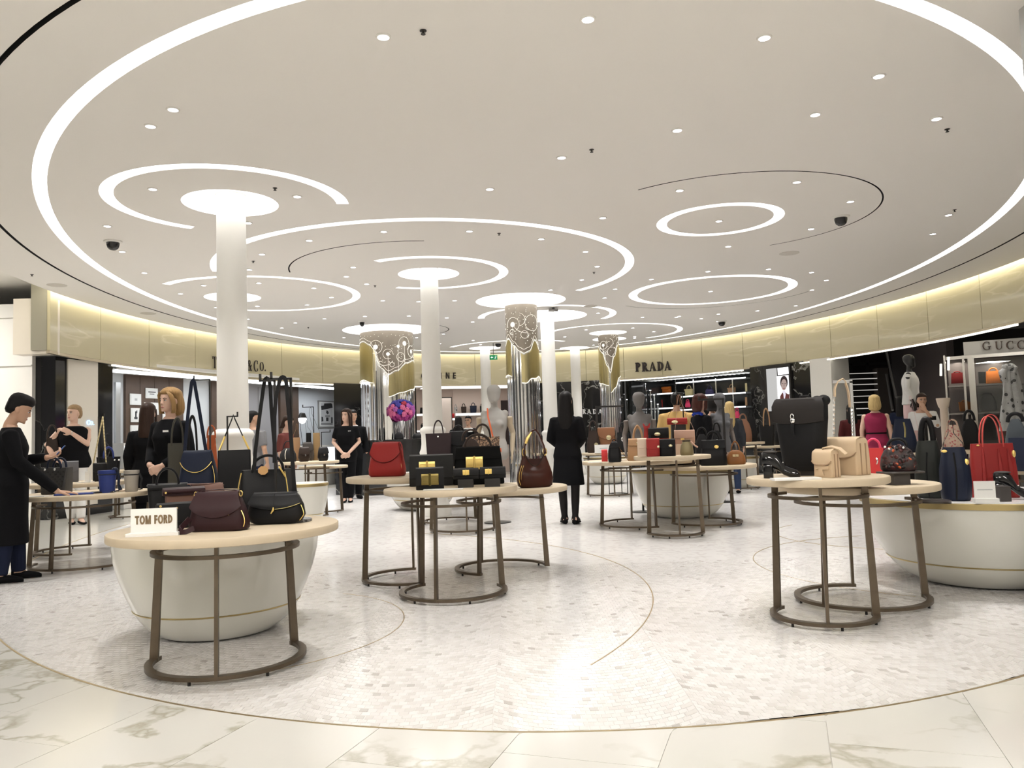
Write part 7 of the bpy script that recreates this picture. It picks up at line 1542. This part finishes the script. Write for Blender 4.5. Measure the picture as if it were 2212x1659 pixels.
# ---------------- mannequins
def mannequin(px, py_top, D, face, label, mt, arm_m, dress=None, scale=None, base=.0, head_m=None, arms=None, egg=True):
    x, y, zt = dep(px, py_top, D); s = (zt-base)/1.72; root = empty('mannequin', (x,y,base+.0005), face, label, 'mannequin'); root.scale = (s,s,s)
    mb = MB(); mb.loft([ering(z, a*(1.0 if z < 1.2 else 1.06), -b*.95, b*.85, 22, 2.2) for z, a, b in TORSO if z < 1.44])
    for sx in (-1,1): mb.ball((sx*.066,-.082,1.225), (.056,.050,.054), 12, 8); mb.ball((sx*.135,0,1.355), (.045,.05,.05), 10, 8)
    mb.tube([(0,.012,1.38),(0,.004,1.46),(0,-.005,1.55)], [.054,.042,.048], 14)
    mb.loft([ering(1.49+z*1.05, a*1.22, f*1.02, b*1.02, 20, 2.05) for z, a, f, b in HEADR]); fuse('body', mb, .012, mt, 4, root)
    J = bones(dict(sh=.155, pose=arms or dict(elL=(-.225,.03,1.11), elR=(.225,.03,1.11), wrL=(-.215,-.06,.88), wrR=(.215,-.06,.88))))
    for q, sd in (('L',-1),('R',1)):
        am = MB(); p, r = arm_path(J, q); p = [p[0]+Vector((sd*.035,0,-.02))]+p[1:]; am.tube([tuple(v) for v in p], [.044]+[e*.95 for e in r[1:]], 12); hand(am, J['wr'+q], J['fd'+q], J['pn'+q], sd, .2); fuse('arm', am, .009, arm_m, 3, root)
    obj('pole', MB().tube([(0,0,.02),(0,0,.80)], .016, 10), M_DARK, root); obj('foot_plate', MB().lathe([(.17,0),(.17,.008),(.02,.02),(.001,.02)], 28), M_DARK, root)
    return root, J, s
ML, MG = mat('linen_grey', (.40,.385,.36), .85, bump=(200,.2)), mat('charcoal_linen', (.13,.12,.115), .85, bump=(200,.2)); MW = mat('pale_wood', (.46,.38,.27), .5); MDW = mat('brown_wood', (.13,.105,.09), .5)
root, J, s = mannequin(1066, 832, 10.9, radians(-5), 'pale grey linen mannequin with wooden arms and an orange strap behind the gold-lock bags', ML, MW)
b = bag('box', 1066, 1083, 968, .95, 10.6, leather('vermilion', (.60,.13,.05), .4), 'bright orange bag hanging from the pale grey mannequin', dk=.4)
P0 = [local(b.o, px, py, DD) for px, py, DD in ((1074,975,10.62),(1066,950,10.68),(1059,920,10.66),(1054,900,10.72),(1053,882,10.86))]; obj('strap', MB().ribbon([tuple(v) for v in P0], .022, .004, (1,0,0)), b.m, b.o)
mannequin(1379, 847, 11.7, radians(-8), 'charcoal grey mannequin with dark arms before the rear bag shop', MG, MDW)
mannequin(1553, 849, 12.9, radians(20), 'dark grey headed mannequin behind the black totes', mat('graphite_linen', (.085,.085,.09), .85), MDW)
plz = .62; x, y, _ = dep(1963, 900, 14.6); tag(obj('plinth', MB().box((0,0,plz/2), (.6,.6,plz)), M_DARK, None, 0, (x,y,0)), 'dark plinth under the mannequin in a white blazer', 'plinth')
root, J, s = mannequin(1962, 766, 14.6, radians(55), 'black mannequin in a white blazer raised near the staircase', mat('mannequin_black', (.010,.010,.011), .3), mat('mannequin_black', (.010,.010,.011), .3), base=plz)
gm = MB(); gm.loft([ering(z, lerp(TORSO,z,1)+.02+q, -lerp(TORSO,z,2)-.02-q, lerp(TORSO,z,2)+.015+q, 22, 2.3) for z, q in ((.84,.02),(.90,.01),(1.04,.015),(1.12,.012),(1.22,.008),(1.30,.005),(1.36,.0),(1.41,.0))])
for q, sd in (('L',-1),('R',1)): gm.tube([tuple(J['sh'+q]+Vector((-sd*.05,0,-.01))), tuple(J['sh'+q]), tuple(J['el'+q]), tuple(J['el'+q].lerp(J['wr'+q], .8))], [.062,.062,.055,.045], 12)
fuse('blazer', gm, .014, CWHITE, 4, root)
gm = MB(); gm.loft([ering(z, a, -a*.72, a*.7, 20, 2.3) for z, a in ((.60,.19),(.70,.19),(.80,.185),(.92,.17))]); fuse('pink_skirt', gm, .014, cloth('blush', (.70,.50,.50)), 3, root)
# scarf on a dark bust
x, y, zt = dep(2180, 790, 9.6); o = empty('scarf_stand', (x,y,0), 0, 'tall dark stand wearing a long white scarf with dark spots', 'display stand')
obj('pole', MB().tube([(0,.03,.02),(0,.03,zt-.1)], .02, 10), M_DARK, o); obj('foot_plate', MB().lathe([(.18,0),(.18,.01),(.001,.02)], 28), M_DARK, o)
sm = MB(); hz_ = zt
for x0, x1, w0, ph in ((-.03,-.06,.045,0),(.03,.10,.06,1.5)):
    R = []
    for k in range(15):
        t = k/14; z = hz_-.06-t*.72; w = w0+.06*t; c = x0+(x1-x0)*t; R.append([(c+w*cos(a)*(1+.15*sin(3*a+ph+6*t)), .025*sin(a)*(1+.4*sin(4*a+ph)), z) for a in [2*pi*q/18 for q in range(18)]])
    sm.loft(R)
for k in range(7): a = k*2*pi/7; sm.ball((.05*cos(a), .02*sin(a), hz_-.03+.025*sin(a*2)), (.05,.04,.035), 10, 8)
sm.tube([(-.02,0,hz_-.02),(-.09,.0,hz_-.08),(-.075,0,hz_-.16),(-.03,0,hz_-.2)], [.03,.045,.04,.02], 10)
obj('scarf', sm, M_SPOT, o, 60)
